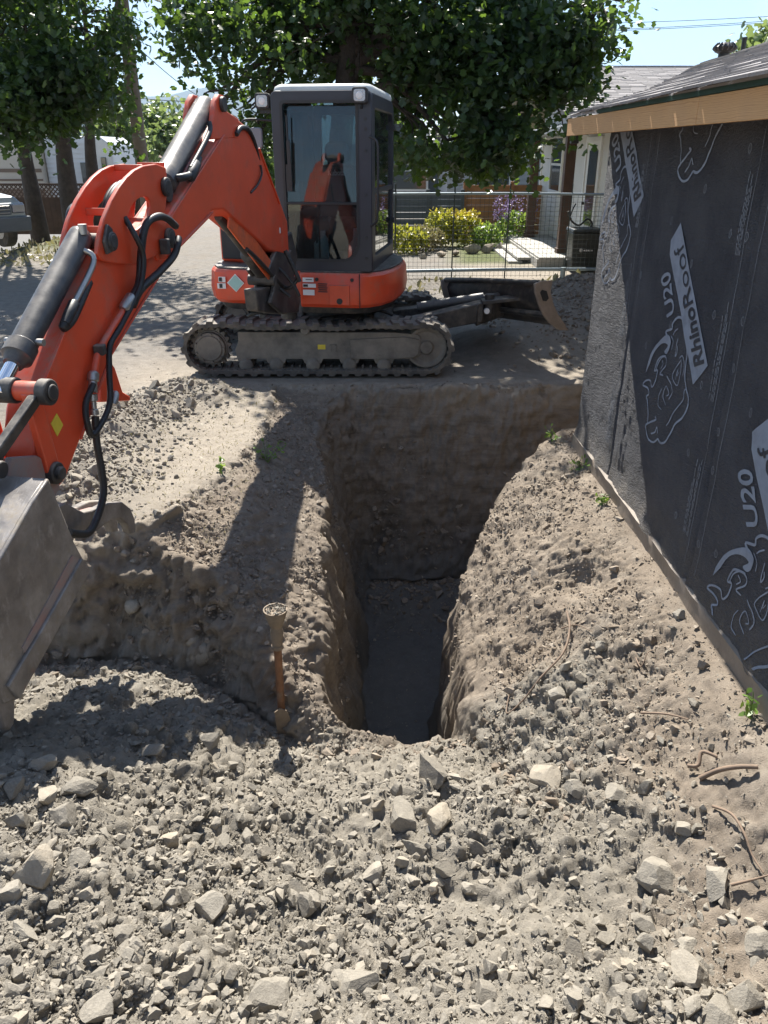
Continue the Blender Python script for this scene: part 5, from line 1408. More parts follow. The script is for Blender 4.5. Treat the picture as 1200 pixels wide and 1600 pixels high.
# guide lines beside the laps, small recycling marks, columns of fine print
lines_v, lines_f = [], []
def addq(u0, u1, z0, z1):
    o = len(lines_v); lines_v.extend([(u0, z0), (u1, z0), (u1, z1), (u0, z1)]); lines_f.append((o, o + 1, o + 2, o + 3))
sA, sB = wuv(1024, 219)[0], wuv(1117, 697)[0]
rl = random.Random(4)
for s_ in (sA, sB, sB + 1.02):
    for dd_ in (-.07, .075):
        z = .12
        while z < 2.1: addq(s_ + dd_ - .002, s_ + dd_ + .002, z, min(z + .30, 2.1)); z += .303
tag(clip_flat(lines_v, lines_f, 0, 0, 'printed_guide_lines', m_ink2), kind='stuff')
lines_v, lines_f = [], []
for s_ in (sA, sB, sB + 1.02):
    for zz0 in (.25, .95, 1.6):
        for r_ in range(6):
            if rl.random() < .2: continue
            z = zz0
            while z < zz0 + rl.uniform(.25, .45):
                L_ = rl.uniform(.012, .05); addq(s_ - .10 - r_ * .013, s_ - .10 - r_ * .013 + .006, z, z + L_); z += L_ + .008
fine = clip_flat(lines_v, lines_f, 0, 0, 'printed_fine_lines', m_ink2)
if fine: tag(fine, kind='stuff')
for (px_, py_) in ((1003, 430), (1105, 295), (1175, 232), (1050, 345), (1144, 365), (1083, 412), (1118, 492), (1050, 507), (1164, 502), (1148, 575), (1096, 602), (1012, 540), (1175, 645), (1125, 675), (1076, 707), (1116, 735), (1056, 805), (1095, 850), (1120, 865), (1092, 1005 - 60), (1170, 370)):
    u, z = wuv(px_, py_)
    a, f = stroke([(u + .013 * math.cos(t), z + .019 * math.sin(t)) for t in np.linspace(0, 2 * PI, 13)[:-1]], .004, True)
    n0 = len(a); a2, f2 = stroke([(u, z - .012), (u + .001, z + .012)], .005); a += a2; f += [tuple(i + n0 for i in q) for q in f2]
    clip_flat(a, f, 0, 0, 'printed_mark', m_ink2)

# fascia, soffit, roof of the addition
m_ply = None
m_ply, nt, b, out = new_mat('raw_plywood_fascia')
p = pos(nt)
mpv = nt.nodes.new('ShaderNodeMapping'); mpv.inputs['Scale'].default_value = (3, 1.1, 14); nt.links.new(p, mpv.inputs['Vector'])
wv = node(nt, 'ShaderNodeTexWave', Scale=2.2, Distortion=9.0, Detail=3.0); wv.bands_direction = 'Z'; nt.links.new(mpv.outputs[0], wv.inputs['Vector'])
c = ramp(nt, wv.outputs['Fac'], [(.0, (.50, .285, .125)), (.6, (.60, .365, .175)), (1, (.43, .23, .095))])
c = mix(nt, ramp(nt, noise(nt, 4, 5, .6, p), [(.45, 0.0), (.75, .35)]), c, (.40, .25, .14))
nt.links.new(c, b.inputs['Base Color']); b.inputs['Roughness'].default_value = .7
fx = lambda y: 1.219 + .021 * (5.72 - y)
zb0, zt0 = 2.104, 2.206
yj = 3.50
for ya, yb in ((5.72, yj + .002), (yj - .002, -1.0)):
    mb = MB(); mb.hexa([Vector((fx(y) + dx, y, z)) for z in (zb0, zt0) for dx in (0, .022) for y in (ya, yb)]); mb.build('fascia_board', m_ply, HS, 0, .002)
m_green = M('dark_green_drip_edge', (.012, .045, .030), .5)
mb = MB(); mb.hexa([Vector((fx(y) + dx, y, z)) for z in (zt0 + .002, zt0 + .022) for dx in (-.006, .03) for y in (5.0, -1.0)]); mb.build('drip_edge', m_green, HS, 0)
mb = MB(); mb.hexa([Vector((fx(y) + dx, y, z)) for z in (2.125, 2.135) for dx in (.024, .32) for y in (5.70, -1.0)]); mb.build('soffit', M('soffit_board', (.30, .22, .15), .8), HS, 0)
SL = .28
def rz(x): return zt0 + .024 + SL * (x - 1.219)
m_shg, nt, b, out = new_mat('grey_brown_asphalt_shingle')
p = pos(nt); oi = nt.nodes.new('ShaderNodeObjectInfo'); gi = nt.nodes.new('ShaderNodeNewGeometry')
ad = node(nt, 'ShaderNodeMath', operation='ADD'); fr2 = node(nt, 'ShaderNodeMath', operation='FRACT'); nt.links.new(oi.outputs['Random'], ad.inputs[0]); nt.links.new(gi.outputs['Random Per Island'], ad.inputs[1]); nt.links.new(ad.outputs[0], fr2.inputs[0])
c = ramp(nt, fr2.outputs[0], [(0, (.20, .188, .185)), (.5, (.25, .235, .23)), (1, (.32, .30, .295))])
c = mix(nt, ramp(nt, noise(nt, 250, 2, .6, p), [(.4, 0.0), (.7, .35)]), c, (.30, .28, .27)); nt.links.new(c, b.inputs['Base Color']); b.inputs['Roughness'].default_value = .95
bump(nt, b, noise(nt, 180, 3, .7, p), .5, .006)
mb = MB(); pl_ = [(1.215, 5.735), (1.72, 5.75), (4.06, 11.6), (6.5, 15.2), (9.5, 15.2), (9.5, -1.0), (1.36, -1.0)]
vs = [Vector((x, y, rz(x) - .020)) for x, y in pl_] + [Vector((x, y, rz(x) - .004)) for x, y in pl_]; n = len(pl_)
mb.add(vs, [tuple(range(n - 1, -1, -1)), tuple(range(n, 2 * n))] + [(k, (k + 1) % n, n + (k + 1) % n, n + k) for k in range(n)]); ROOF = mb.build('roof', m_shg, HS, 0)
tabm = MB(); tabm.hexa([Vector(q) for q in ((0, 0, .0), (.17, 0, -.004), (0, .305, .0), (.17, .305, -.004), (0, 0, .011), (.17, 0, .0), (0, .305, .011), (.17, .305, .0))])
tab_me = bpy.data.meshes.new('shingle'); tab_me.from_pydata(tabm.v, [], tabm.f); _b = bmesh.new(); _b.from_mesh(tab_me); bmesh.ops.recalc_face_normals(_b, faces=_b.faces[:]); _b.to_mesh(tab_me); _b.free(); tab_me.materials.append(m_shg)
rs_ = random.Random(8); ntab = 0
ang = math.atan(SL)
for r_ in range(40):
    x = 1.205 + r_ * .135 * math.cos(ang)
    ymax = 5.72 if x < 1.72 else 5.75 + (x - 1.72) * 2.5
    y = ymax - .305 - rs_.uniform(0, .15)
    while y > max(1.9, 2.25 * x * .92) and ntab < 250:
        inst(tab_me, 'shingle', ROOF, (x, y, rz(x) + rs_.uniform(0, .004)), (rs_.uniform(-.006, .006), -ang - rs_.uniform(0, .03), rs_.uniform(-.02, .02)), (1, rs_.uniform(.9, .995), 1)); ntab += 1
        y -= .308
mb = MB()
for r_ in range(0, 58):
    x = 1.205 + r_ * .135 * math.cos(ang); ymax = 5.70 if x < 1.72 else min(5.75 + (x - 1.72) * 2.5, 15.2)
    if x > 4.06: ymax = min(ymax, 11.6 + (x - 4.06) * 1.475)
    dx = .17 * math.cos(ang); y0_ = -1.0; yb = 1.9 if r_ < 14 else y0_
    seg_ = [(-1.0, max(1.9, 2.25 * x * .92) - .02)] if x < 3.2 else [(-1, ymax)]
    for a, e in seg_:
        y = a
        while y < e - .05:
            y2 = min(y + .3 + rs_.uniform(-.02, .02), e)
            dz_ = rs_.uniform(0, .005)
            mb.hexa([Vector(q) for q in ((x, y, rz(x)), (x + dx, y, rz(x + dx) - .004), (x, y2 - .006, rz(x)), (x + dx, y2 - .006, rz(x + dx) - .004), (x, y, rz(x) + .010 + dz_), (x + dx, y, rz(x + dx)), (x, y2 - .006, rz(x) + .010 + dz_), (x + dx, y2 - .006, rz(x + dx)))])
            y = y2
tag(mb.build('far_shingles', m_shg, ROOF, 0, fix=False), kind='stuff')
# roof vent and pipe
m_dark = M('dark_metal', (.035, .033, .032), .5, .3)
def rpt(px, py):
    d = ray(px, py); t = (zt0 + .024 - SL * 1.219 - 2.0) / (d.z - SL * d.x); return CAM + d * t
q = rpt(1131, 86)
mb = MB(); mb.lathe(q - UZ * .1, q + UZ * .20, [(0, .10), (.4, .10), (.5, .17), (.75, .19), (.92, .13), (1, .02)], 18); VENT = mb.build('turbine_vent', m_dark, HS, 40)
mb = MB()
for k in range(14):
    a = 2 * PI * k / 14; mb.tube([q + Vector((.10 * math.cos(a), .10 * math.sin(a), .04)), q + Vector((.205 * math.cos(a + .15), .205 * math.sin(a + .15), .10)), q + Vector((.13 * math.cos(a + .3), .13 * math.sin(a + .3), .19))], .012, 5, 3)
mb.build('vent_vanes', M('vent_vane_metal', (.12, .11, .10), .4, .6), VENT, 40)
q = rpt(1161, 76); mb = MB(); mb.cyl(q - UZ * .1, q + UZ * .16, .045, n=14); mb.cyl(q + UZ * .15, q + UZ * .19, .052, n=14); mb.build('vent_pipe', m_dark, HS, 40)

# older part of the house behind: main roof, sided gable wall, porch
EY, RY, EZ, RZ = 14.6, 20.0, 2.46, 3.77
XR0 = 3.25
def mz(y): return EZ + (RZ - EZ) * (y - EY) / (RY - EY)
mb = MB(); mb.hexa([Vector((x, y, (mz(y) if y <= RY else mz(2 * RY - y)) + dz)) for dz in (-.12, -.015) for y in (EY, RY) for x in (XR0, 14)])
mb.hexa([Vector((x, y, mz(2 * RY - y) + dz)) for dz in (-.12, -.015) for y in (RY + .002, 2 * RY - EY) for x in (XR0, 14)])
MROOF = mb.build('main_roof', m_shg, HS, 0)
nrow = 36
for r_ in range(nrow):
    y = EY - .03 + r_ * (RY - EY) / nrow; y2 = y + (RY - EY) / nrow * 1.25; mb = MB(); x = XR0 - .03 - rs_.uniform(0, .3)
    x = XR0 - .03
    first = True
    while x < 11:
        x2 = x + (rs_.uniform(.12, .3) if first else .305); first = False
        h_ = rs_.uniform(.008, .016)
        mb.hexa([Vector(q) for q in ((x, y, mz(y) - .012), (x2 - .008, y, mz(y) - .012), (x, y2, mz(y2) - .014), (x2 - .008, y2, mz(y2) - .014), (x, y, mz(y) + h_), (x2 - .008, y, mz(y) + h_), (x, y2, mz(y2)), (x2 - .008, y2, mz(y2)))])
        x = x2
    tag(mb.build('shingle_course', m_shg, MROOF, 0, fix=False), kind='stuff')
mb = MB()
xx = XR0 - .03
while xx < 11: mb.hexa([Vector((x, y, z)) for z, ys in ((RZ - .05, (RY - .14, RY + .14)), (RZ + .015, (RY - .10, RY + .10))) for y in ys for x in (xx, xx + .29)]); xx += .30
tag(mb.build('ridge_caps', m_shg, MROOF, 0), kind='stuff')
m_sid = M('off_white_vinyl_siding', (.60, .575, .53), .55, 0, .04, 2, dirt=((.35, .32, .28), .12, 3))
m_trim = M('white_trim', (.74, .73, .70), .5, 0, .03, 3)
m_gut = M('grey_gutter', (.33, .34, .35), .45)
XW = 4.0
mb = MB(); mb.hexa([Vector((x, y, z)) for z in (-.05, 2.44) for y in (15.0, 21.3) for x in (XW + .02, 12)]); mb.build('house_core', M('wall_backing', (.3, .29, .27), .9), HS, 0)
for k in range(24):
    z = .05 + k * .10; mb = MB(); mb.hexa([Vector((XW - d_, y, z_)) for z_, d_ in ((z, .016), (z + .102, .002)) for d_ in (d_, -.016) for y in (14.98, 21.3)]); mb.build('siding_board', m_sid, HS, 0)
mb = MB(); mb.hexa([Vector((x, y, z)) for z in (.0, 2.45) for y in (21.28, 21.40) for x in (XW - .03, XW + .08)]); mb.build('corner_trim', m_trim, HS, 0)
gp = [(14.9, 2.45), (21.4, 2.45), (21.4, mz(2 * RY - 21.4) - .13), (RY, RZ - .13), (14.9, mz(14.9) - .13)]
MB().prism(gp, (XW, 0, 0), Vector((0, 1, 0)), UZ, Vector((1, 0, 0)), 0, .1).build('gable_panel', m_sid, HS, 0)
def wall_open(name, y0, y1, z0, z1, fill, parent=HS):
    mb = MB(); t = .09
    for a in ((y0 - t, y0, z0 - t, z1 + t), (y1, y1 + t, z0 - t, z1 + t), (y0, y1, z1, z1 + t), (y0, y1, z0 - t, z0)):
        mb.hexa([Vector((x, y, z)) for z in (a[2], a[3]) for y in (a[0], a[1]) for x in (XW - .05, XW + .01)])
    f = mb.build(name, m_trim, parent, 0, .004)
    mb = MB(); mb.hexa([Vector((x, y, z)) for z in (z0, z1) for y in (y0, y1) for x in (XW - .026, XW - .02)]); mb.build('pane', fill, f, 0)
    return f
m_win = glass_mat('house_window_glass', (.10, .11, .12), 1.0)
m_winb = M('dark_window_glass', (.05, .06, .065), .06, 0, .1, 2, spec=.9)
def wy(px, py=250): d = ray(px, py); return XW * d.y / d.x
def wz(px, py): d = ray(px, py); return 2.0 + XW * d.z / d.x
f = wall_open('window', wy(880), wy(864), wz(872, 298), wz(872, 216), m_winb)
mb = MB(); ym_ = (wy(880) + wy(864)) / 2; zm_ = (wz(872, 298) + wz(872, 216)) / 2
mb.hexa([Vector((x, y, z)) for z in (zm_ - .025, zm_ + .025) for y in (wy(880), wy(864)) for x in (XW - .04, XW - .018)]); mb.build('window_rail', m_trim, f, 0)
dz0 = .22
d_ = wall_open('door', wy(939), wy(919), dz0, wz(925, 222), m_trim)
mb = MB(); mb.hexa([Vector((x, y, z)) for z in (dz0 + .5, wz(925, 235)) for y in (wy(936), wy(923)) for x in (XW - .036, XW - .028)]); mb.build('door_glass', m_winb, d_, 0)
mb = MB(); yq = wy(921); mb.cyl((XW - .07, yq, 1.1), (XW - .02, yq, 1.1), .03, n=12); mb.build('door_handle', m_dark, d_, 40)
mb = MB(); mb.hexa([Vector((x, y, z)) for z in (2.34, 2.46) for y in (14.5, 22) for x in (XR0 - .02, XW)]); mb.build('porch_beam', m_gut, HS, 0, .01)
m_post = M('brown_stained_post', (.075, .038, .022), .6, 0, .25, 6, bmp=(30, .2, .006))
m_deck = M('weathered_deck_board', (.36, .345, .31), .8, 0, .15, 5)
for (px_, py_, zb) in ((876, 402, .12), (826, 376, .12)):
    b0 = atz(px_, py_, zb); mb = MB(); mb.box((b0.x, b0.y, (zb + 2.36) / 2), (.19, .19, 2.36 - zb)); pst = mb.build('porch_post', m_post, HS, 0, .008)
    mb = MB(); mb.box((b0.x, b0.y, zb + .10), (.23, .23, .16)); mb.build('post_base', m_post, pst, 0, .008)
for k in range(9):
    mb = MB(); x = 2.95 + k * .12; mb.box((x + .055, 17.6, .19), (.112, 4.6, .03)); mb.build('deck_board', m_deck, HS, 0)
mb = MB(); mb.box((3.45, 17.6, .08), (1.06, 4.56, .18)); mb.build('deck_skirt', m_deck, HS, 0)
for k, z in enumerate((.055, .125)):
    mb = MB(); mb.box((2.62 + k * .18, 17.3, z - .03), (.28, 2.6, .05)); mb.build('step', m_deck, HS, 0, .006)
mb = MB(); mb.box((3.5, 15.7, 2.26), (.14, .14, .2)); mb.tube([(3.5, 15.7, 2.36), (3.5, 15.7, 2.44)], .02, 6, 1); mb.build('porch_lantern', m_dark, HS, 0, .01)
# ------------------------------------------------------------------ behind: fences, drive, vehicles, garden
def hit(px, py, t0=1.0, st=.01):
    d = ray(px, py); t = t0
    while t < 40:
        q = CAM + d * t
        if q.z < gz(q.x, q.y): break
        t += st
    return q
m_pipe = M('blue_grey_galvanised_pipe', (.20, .25, .28), .45, .5, .12, 6)
m_wire = M('dark_wire', (.045, .055, .05), .5, .4)
FY = 14.0
WF = empty('wire_fence', (2.0, FY, 0)); tag(WF, 'low wire mesh fence with blue grey pipe rails in front of the garden', 'fence')
zt_, zb_ = aty(780, 303, FY).z, aty(780, 421, FY).z
xa, xb = aty(612, 360, FY).x, aty(960, 360, FY).x
MB().tube([(xa, FY, zt_), ((xa + xb) / 2, FY, zt_ + .004), (xb, FY, zt_ - .01)], .020, 10, 3).build('top_rail', m_pipe, WF, 50)
MB().tube([(xa, FY - .03, zb_ - .03), ((xa + xb) / 2, FY - .03, zb_), (xb, FY - .03, zb_ + .01)], .028, 10, 3).build('bottom_rail', m_pipe, WF, 50)
for px_, r in ((617, .012), (708, .012), (793, .012), (888, .010)):
    x = aty(px_, 360, FY).x; MB().cyl((x, FY + .02, -.05), (x + .01, FY + .02, zt_ + .16), r, n=8).build('stake', m_wire, WF, 40)
x = aty(879, 430, FY - .05).x; MB().cyl((x, FY - .05, -.2), (x, FY - .05, zb_ + .04), .045, n=14).build('post', m_pipe, WF, 40)
mb = MB(); sp_ = .075
xs = xa
while xs < xb: mb.bar((xs, FY + .03, .02), (xs, FY + .03, zt_), .0045, .0045); xs += sp_
z = .05
while z < zt_: mb.bar((xa, FY + .035, z), (xb, FY + .035, z), .0045, .0045); z += sp_
tag(mb.build('wire_mesh', m_wire, WF, 0), kind='stuff')

# black wheeled bin
m_bin = M('black_bin_plastic', (.018, .022, .022), .45, 0, .2, 5)
bq = aty(914, 420, 14.6); bx_, bw = bq.x, .27
BIN = empty('wheeled_bin', (bx_, 14.9, gz(bx_, 14.9))); tag(BIN, 'black wheeled garbage bin with white emblem beside the porch', 'bin')
z0 = gz(bx_, 14.9)
mb = MB(); mb.hexa([Vector((bx_ + a, 14.9 + b_, z)) for z, s_ in ((z0 + .05, .88), (z0 + .70, 1.0)) for b_ in (-.27 * s_, .27 * s_) for a in (-bw * s_, bw * s_)]); mb.build('bin_body', m_bin, BIN, 0, .02)
mb = MB(); mb.hexa([Vector((bx_ + a, 14.9 + b_, z)) for z, s_ in ((z0 + .705, 1.07), (z0 + .76, 1.0)) for b_ in (-.29 * s_, .29 * s_) for a in (-bw * s_, bw * s_)]); mb.build('bin_lid', m_bin, BIN, 0, .015)
for sx_ in (-1, 1): MB().cyl((bx_ + sx_ * .20, 15.12, z0 + .1), (bx_ + sx_ * .27, 15.12, z0 + .1), .10, n=18).build('wheel', m_bin, BIN, 40)
mb = MB(); yq = 14.9 - .27 * .955 - .004
for k in range(6):
    a = PI * k / 6; c_ = Vector((bx_ - .10, yq, z0 + .40)); dv_ = Vector((math.cos(a), 0, math.sin(a))) * .034; mb.bar(c_ - dv_, c_ + dv_, .006, .010, up=(0, 1, 0))
mb.build('bin_emblem', m_dec, BIN, 0)
mb = MB()
for k, L_ in enumerate((.030, .018, .024, .014, .02)): mb.box((bx_ - .035 + k * .034, yq, z0 + .395), (L_, .004, .024 + .008 * (k % 2)))
mb.build('bin_lettering', m_dec, BIN, 0)
# hose hung beside the door
mb = MB(); mb.tube([aty(888, 330, 15.2), aty(893, 345, 15.2), aty(905, 352, 15.2), aty(918, 342, 15.2), aty(925, 350, 15.2), aty(918, 362, 15.2), aty(908, 356, 15.2)], .018, 8, 6)
mb.tube([aty(890, 340, 15.2), aty(896, 325, 15.2), aty(900, 318, 15.2)], .012, 8, 4)
HO = mb.build('garden_hose', m_hose, None, 50); tag(HO, 'black garden hose looped above the wheeled bin', 'hose')

# slate grey board fence and orange cedar fence behind the garden
m_slate = M('slate_grey_boards', (.075, .090, .100), .7, 0, .15, 5)
m_cedar = M('orange_cedar_boards', (.36, .165, .065), .7, 0, .2, 6)
def board_fence(name, x0, x1, Y, z0, z1, nb, mat, label, posts):
    r = empty(name, ((x0 + x1) / 2, Y, z0)); tag(r, label, 'fence')
    h_ = (z1 - z0) / nb
    for k in range(nb): MB().box(((x0 + x1) / 2, Y, z0 + (k + .5) * h_), (x1 - x0, .03, h_ - .012)).build('fence_board', mat, r, 0, .003)
    for k in range(posts):
        x = x0 + (x1 - x0) * k / (posts - 1); MB().box((x, Y - .05, (z0 + z1) / 2 + .04), (.09, .07, z1 - z0 + .08)).build('fence_post', mat, r, 0, .004)
YF = 21.0
board_fence('slate_fence', aty(560, 320, YF).x, aty(722, 320, YF).x, YF, .02, aty(660, 301, YF).z, 7, m_slate, 'dark slate grey board fence right behind the cab', 4)
board_fence('cedar_fence', aty(726, 320, YF).x, aty(872, 320, YF).x, YF + .1, .02, aty(760, 289, YF).z, 8, m_cedar, 'orange cedar board fence behind the purple flowers', 3)

# neighbours' houses
m_grey_sid = M('grey_siding', (.30, .31, .32), .7, 0, .06, 3); m_brown_roof = M('brown_shingle_roof', (.19, .125, .095), .9, 0, .15, 8)
def gable_house(name, x0, x1, Y0, Y1, ze, zr_, wall, roof, label, windows):
    r = empty(name, ((x0 + x1) / 2, Y0, 0)); tag(r, label, 'house')
    xm = (x0 + x1) / 2
    mb = MB(); mb.prism([(x0, -.1), (x1, -.1), (x1, ze), (xm, zr_), (x0, ze)], (0, 0, 0), Vector((1, 0, 0)), UZ, Vector((0, 1, 0)), Y0, Y1); w = mb.build('wall', wall, r, 0)
    k = 0
    nb = int((zr_ - .1) / .17)
    for i in range(nb):
        z = .1 + i * .17
        if z < ze: a, b_ = x0, x1
        else:
            f = (z + .08 - ze) / (zr_ - ze); a, b_ = x0 + (xm - x0) * f, x1 + (xm - x1) * f
        if b_ - a > .3: MB().hexa([Vector((x, y, q)) for q, d in ((z, .03), (z + .165, .008)) for y in (Y0 - d, Y0 + .001) for x in (a + .02, b_ - .02)]).build('siding_board', wall, w, 0)
    mb = MB(); ov = .35
    for s_, xe in ((-1, x0), (1, x1)):
        sl = (zr_ - ze) / (xm - x0)
        A, B = Vector((xm, 0, zr_ + .02)), Vector((xe + s_ * ov, 0, ze - sl * ov + .02))
        mb.hexa([Vector((q.x, y, q.z + d)) for d in (0, .12) for y in (Y0 - ov, Y1 + ov) for q in (A, B)])
    rf = mb.build('roof', roof, r, 0)
    mb = MB()
    for s_, xe in ((-1, x0), (1, x1)):
        sl = (zr_ - ze) / (xm - x0); mb.bar((xm, Y0 - ov - .03, zr_ + .02), (xe + s_ * ov, Y0 - ov - .03, ze - sl * ov + .02), .03, .20)
    mb.build('rake_trim', m_trim, rf, 0)
    for (wx, wz_, ww, wh) in windows:
        f = MB().box((wx, Y0 - .05, wz_), (ww + .2, .05, wh + .2)).build('window', m_trim, r, 0, .01); MB().box((wx, Y0 - .08, wz_), (ww, .02, wh)).build('pane', m_winb, f, 0)
q0, q1 = aty(700, 240, 31), aty(985, 240, 31)
gable_house('neighbour_house', q0.x, q1.x, 31, 40, 2.9, aty(838, 138, 31).z, m_grey_sid, m_shg, 'grey sided gable house half hidden behind the maple crown', [(aty(770, 270, 31).x, 1.5, 1.2, 1.2), (aty(835, 185, 31).x, 3.2, .7, .6)])
q0, q1 = aty(540, 280, 36), aty(690, 280, 36)
gable_house('neighbour_house', q0.x, q1.x, 36, 44, 2.2, 3.6, m_slate, m_shg, 'slate coloured low house glimpsed between cab and maple leaves', [(aty(640, 288, 36).x, .95, 1.4, .7)])
q0, q1 = aty(196, 240, 52), aty(285, 240, 52)
r_ = empty('far_bungalow', ((q0.x + q1.x) / 2, 54, 0)); tag(r_, 'far bungalow with brown roof seen left of the boom', 'house')
zr1, ze1 = aty(240, 224, 55).z, aty(240, 249, 52).z
mb = MB(); mb.hexa([Vector((x, y, z)) for z in (0, ze1) for y in (52, 60) for x in (q0.x, q1.x + 3)]); mb.build('wall', m_sid, r_, 0)
mb = MB(); mb.hexa([Vector((x, y, z + d)) for d in (0, .15) for y, z in ((51.5, ze1 - .05), (56, zr1)) for x in (q0.x - .4, q1.x + 3.4)]); mb.hexa([Vector((x, y, z + d)) for d in (0, .15) for y, z in ((56.01, zr1), (60.5, ze1 - .05)) for x in (q0.x - .4, q1.x + 3.4)]); mb.build('roof', m_brown_roof, r_, 0)
mb = MB(); mb.box((q0.x + 2, 51.97, 1.3), (1.2, .05, .9)); mb.build('window', m_winb, r_, 0)

# board and lattice fence on the left
m_fen = M('dark_brown_fence_boards', (.075, .045, .030), .8, 0, .25, 4)
m_lat = M('brown_lattice', (.085, .052, .036), .8, 0, .2, 4)
LY = 22.2; xl0, xl1 = aty(-60, 320, LY).x, aty(285, 320, LY).x
LF = empty('lattice_fence', ((xl0 + xl1) / 2, LY, 0)); tag(LF, 'dark brown board fence with lattice top in front of the trailer', 'fence')
zl0, zl1 = aty(80, 311, LY).z, aty(80, 288, LY).z
x = xl0
while x < xl1: MB().box((x + .07, LY, zl0 / 2), (.132, .025, zl0)).build('fence_board', m_fen, LF, 0); x += .14
for z in (zl0 + .02, zl1): MB().box(((xl0 + xl1) / 2, LY, z), (xl1 - xl0, .05, .05)).build('fence_rail', m_fen, LF, 0)
x = xl0
while x < xl1: MB().box((x, LY - .03, (zl1 + .05) / 2), (.10, .08, zl1 + .05)).build('fence_post', m_fen, LF, 0); x += 1.9
mb = MB(); hh = zl1 - zl0
x = xl0 - hh
while x < xl1:
    mb.bar((x, LY - .008, zl0), (x + hh, LY - .008, zl1), .03, .012, up=(0, 1, 0)); mb.bar((x + hh, LY + .008, zl0), (x, LY + .008, zl1), .03, .012, up=(0, 1, 0)); x += .115
tag(mb.build('lattice', m_lat, LF, 0), kind='stuff')

# travel trailer
TYv = 24.5
m_rvw = M('white_ribbed_aluminium', (.66, .67, .68), .4, .1, .04, 2); m_rvb = M('beige_trailer_skin', (.50, .46, .40), .5, 0, .05, 2); m_rvs = M('brown_trailer_stripe', (.16, .11, .08), .5)
RV = empty('travel_trailer', (-9.5, TYv, 0)); tag(RV, 'white and beige travel trailer with brown stripes behind the lattice fence', 'trailer')
xr0, xr1, xr2, xr3 = aty(-120, 260, TYv).x, aty(72, 260, TYv).x, aty(152, 260, TYv).x, aty(176, 260, TYv).x
zt1 = aty(80, 216, TYv).z
mb = MB(); mb.prism([(xr0, .55), (xr1, .55), (xr1, zt1 + .15), (xr0, zt1 + .15)], (0, 0, 0), Vector((1, 0, 0)), UZ, Vector((0, 1, 0)), TYv - .25, TYv + 2.2); mb.build('front_body', m_rvb, RV, 0, .05)
mb = MB(); mb.prism([(xr1 + .004, .55), (xr3, .55), (xr3 + .1, .9), (xr3 + .02, zt1 - .15), (xr3 - .25, zt1 + .05), (xr1 + .004, zt1 + .05)], (0, 0, 0), Vector((1, 0, 0)), UZ, Vector((0, 1, 0)), TYv, TYv + 2.2); mb.build('rear_body', m_rvw, RV, 0, .05)
for k in range(14):
    z = .62 + k * .125
    if z < zt1 - .1: MB().hexa([Vector((x, y, q)) for q, d in ((z, .035), (z + .12, .01)) for y in (TYv - d, TYv + .001) for x in (xr1 + .03, xr2 - .02)]).build('ribbed_panel', m_rvw, RV, 0)
for z, h_ in ((1.55, .10), (1.30, .05), (.95, .22)): MB().box(((xr0 + xr1) / 2, TYv - .255, z), (xr1 - xr0 - .1, .02, h_)).build('stripe', m_rvs, RV, 0)
MB().box((aty(134, 270, TYv).x, TYv - .05, aty(134, 270, TYv).z), (.20, .06, .55)).build('window', m_winb, RV, 0, .01)
MB().box((aty(164, 264, TYv).x, TYv - .02, aty(164, 264, TYv).z), (.14, .06, .62)).build('window', m_winb, RV, 0, .01)
MB().box((xr1 - .15, TYv - .27, zt1 - .05), (.12, .04, .07)).build('marker_lamp', M('red_marker_lens', (.30, .02, .015), .3), RV, 0, .01)
for wx in (xr1 - 1.2, xr1 - .4): MB().cyl((wx, TYv - .2, .33), (wx, TYv + .05, .33), .33, n=24).build('wheel', m_rub, RV, 40)

# pickup front, cut off by the frame
TY0 = 18.6
m_trk = M('silver_truck_paint', (.42, .45, .46), .3, .5, .04, 3); m_trk2 = M('grey_truck_cladding', (.10, .115, .135), .5)
tx1 = aty(44, 330, TY0).x; tw = 2.0; tx0 = tx1 - tw
TR = empty('pickup_truck', (tx1, TY0, 0)); TR.rotation_euler = (0, 0, R(52)); tag(TR, 'silver pickup truck parked at the left edge under the trees', 'truck')
def tbox(name, m, pts, par=TR, bev=.03):
    return MB().hexa([Vector(q) for q in pts]).build(name, m, par, 30, bev)
BODY = tbox('truck_body', m_trk, [(x, y, z) for z, i in ((.55, 0), (1.00, .02)) for y in (TY0 + .10, TY0 + 5.2) for x in (tx0 + i, tx1 - i)])
tbox('hood', m_trk, [(tx0 + .05, TY0 + .12, .98), (tx1 - .05, TY0 + .12, .98), (tx0 + .02, TY0 + 1.5, .98), (tx1 - .02, TY0 + 1.5, .98), (tx0 + .16, TY0 + .22, 1.13), (tx1 - .16, TY0 + .22, 1.13), (tx0 + .10, TY0 + 1.5, 1.24), (tx1 - .10, TY0 + 1.5, 1.24)])
CABT = tbox('truck_cabin', m_trk, [(tx0 + .02, TY0 + 1.52, 1.0), (tx1 - .02, TY0 + 1.52, 1.0), (tx0 + .02, TY0 + 3.6, 1.0), (tx1 - .02, TY0 + 3.6, 1.0), (tx0 + .25, TY0 + 2.2, 1.85), (tx1 - .25, TY0 + 2.2, 1.85), (tx0 + .25, TY0 + 3.4, 1.85), (tx1 - .25, TY0 + 3.4, 1.85)])
tbox('windscreen', m_winb, [(tx0 + .12, TY0 + 1.53, 1.24), (tx1 - .12, TY0 + 1.53, 1.24), (tx0 + .12, TY0 + 1.6, 1.24), (tx1 - .12, TY0 + 1.6, 1.24), (tx0 + .30, TY0 + 2.13, 1.80), (tx1 - .30, TY0 + 2.13, 1.80), (tx0 + .30, TY0 + 2.2, 1.80), (tx1 - .30, TY0 + 2.2, 1.80)], CABT, 0)
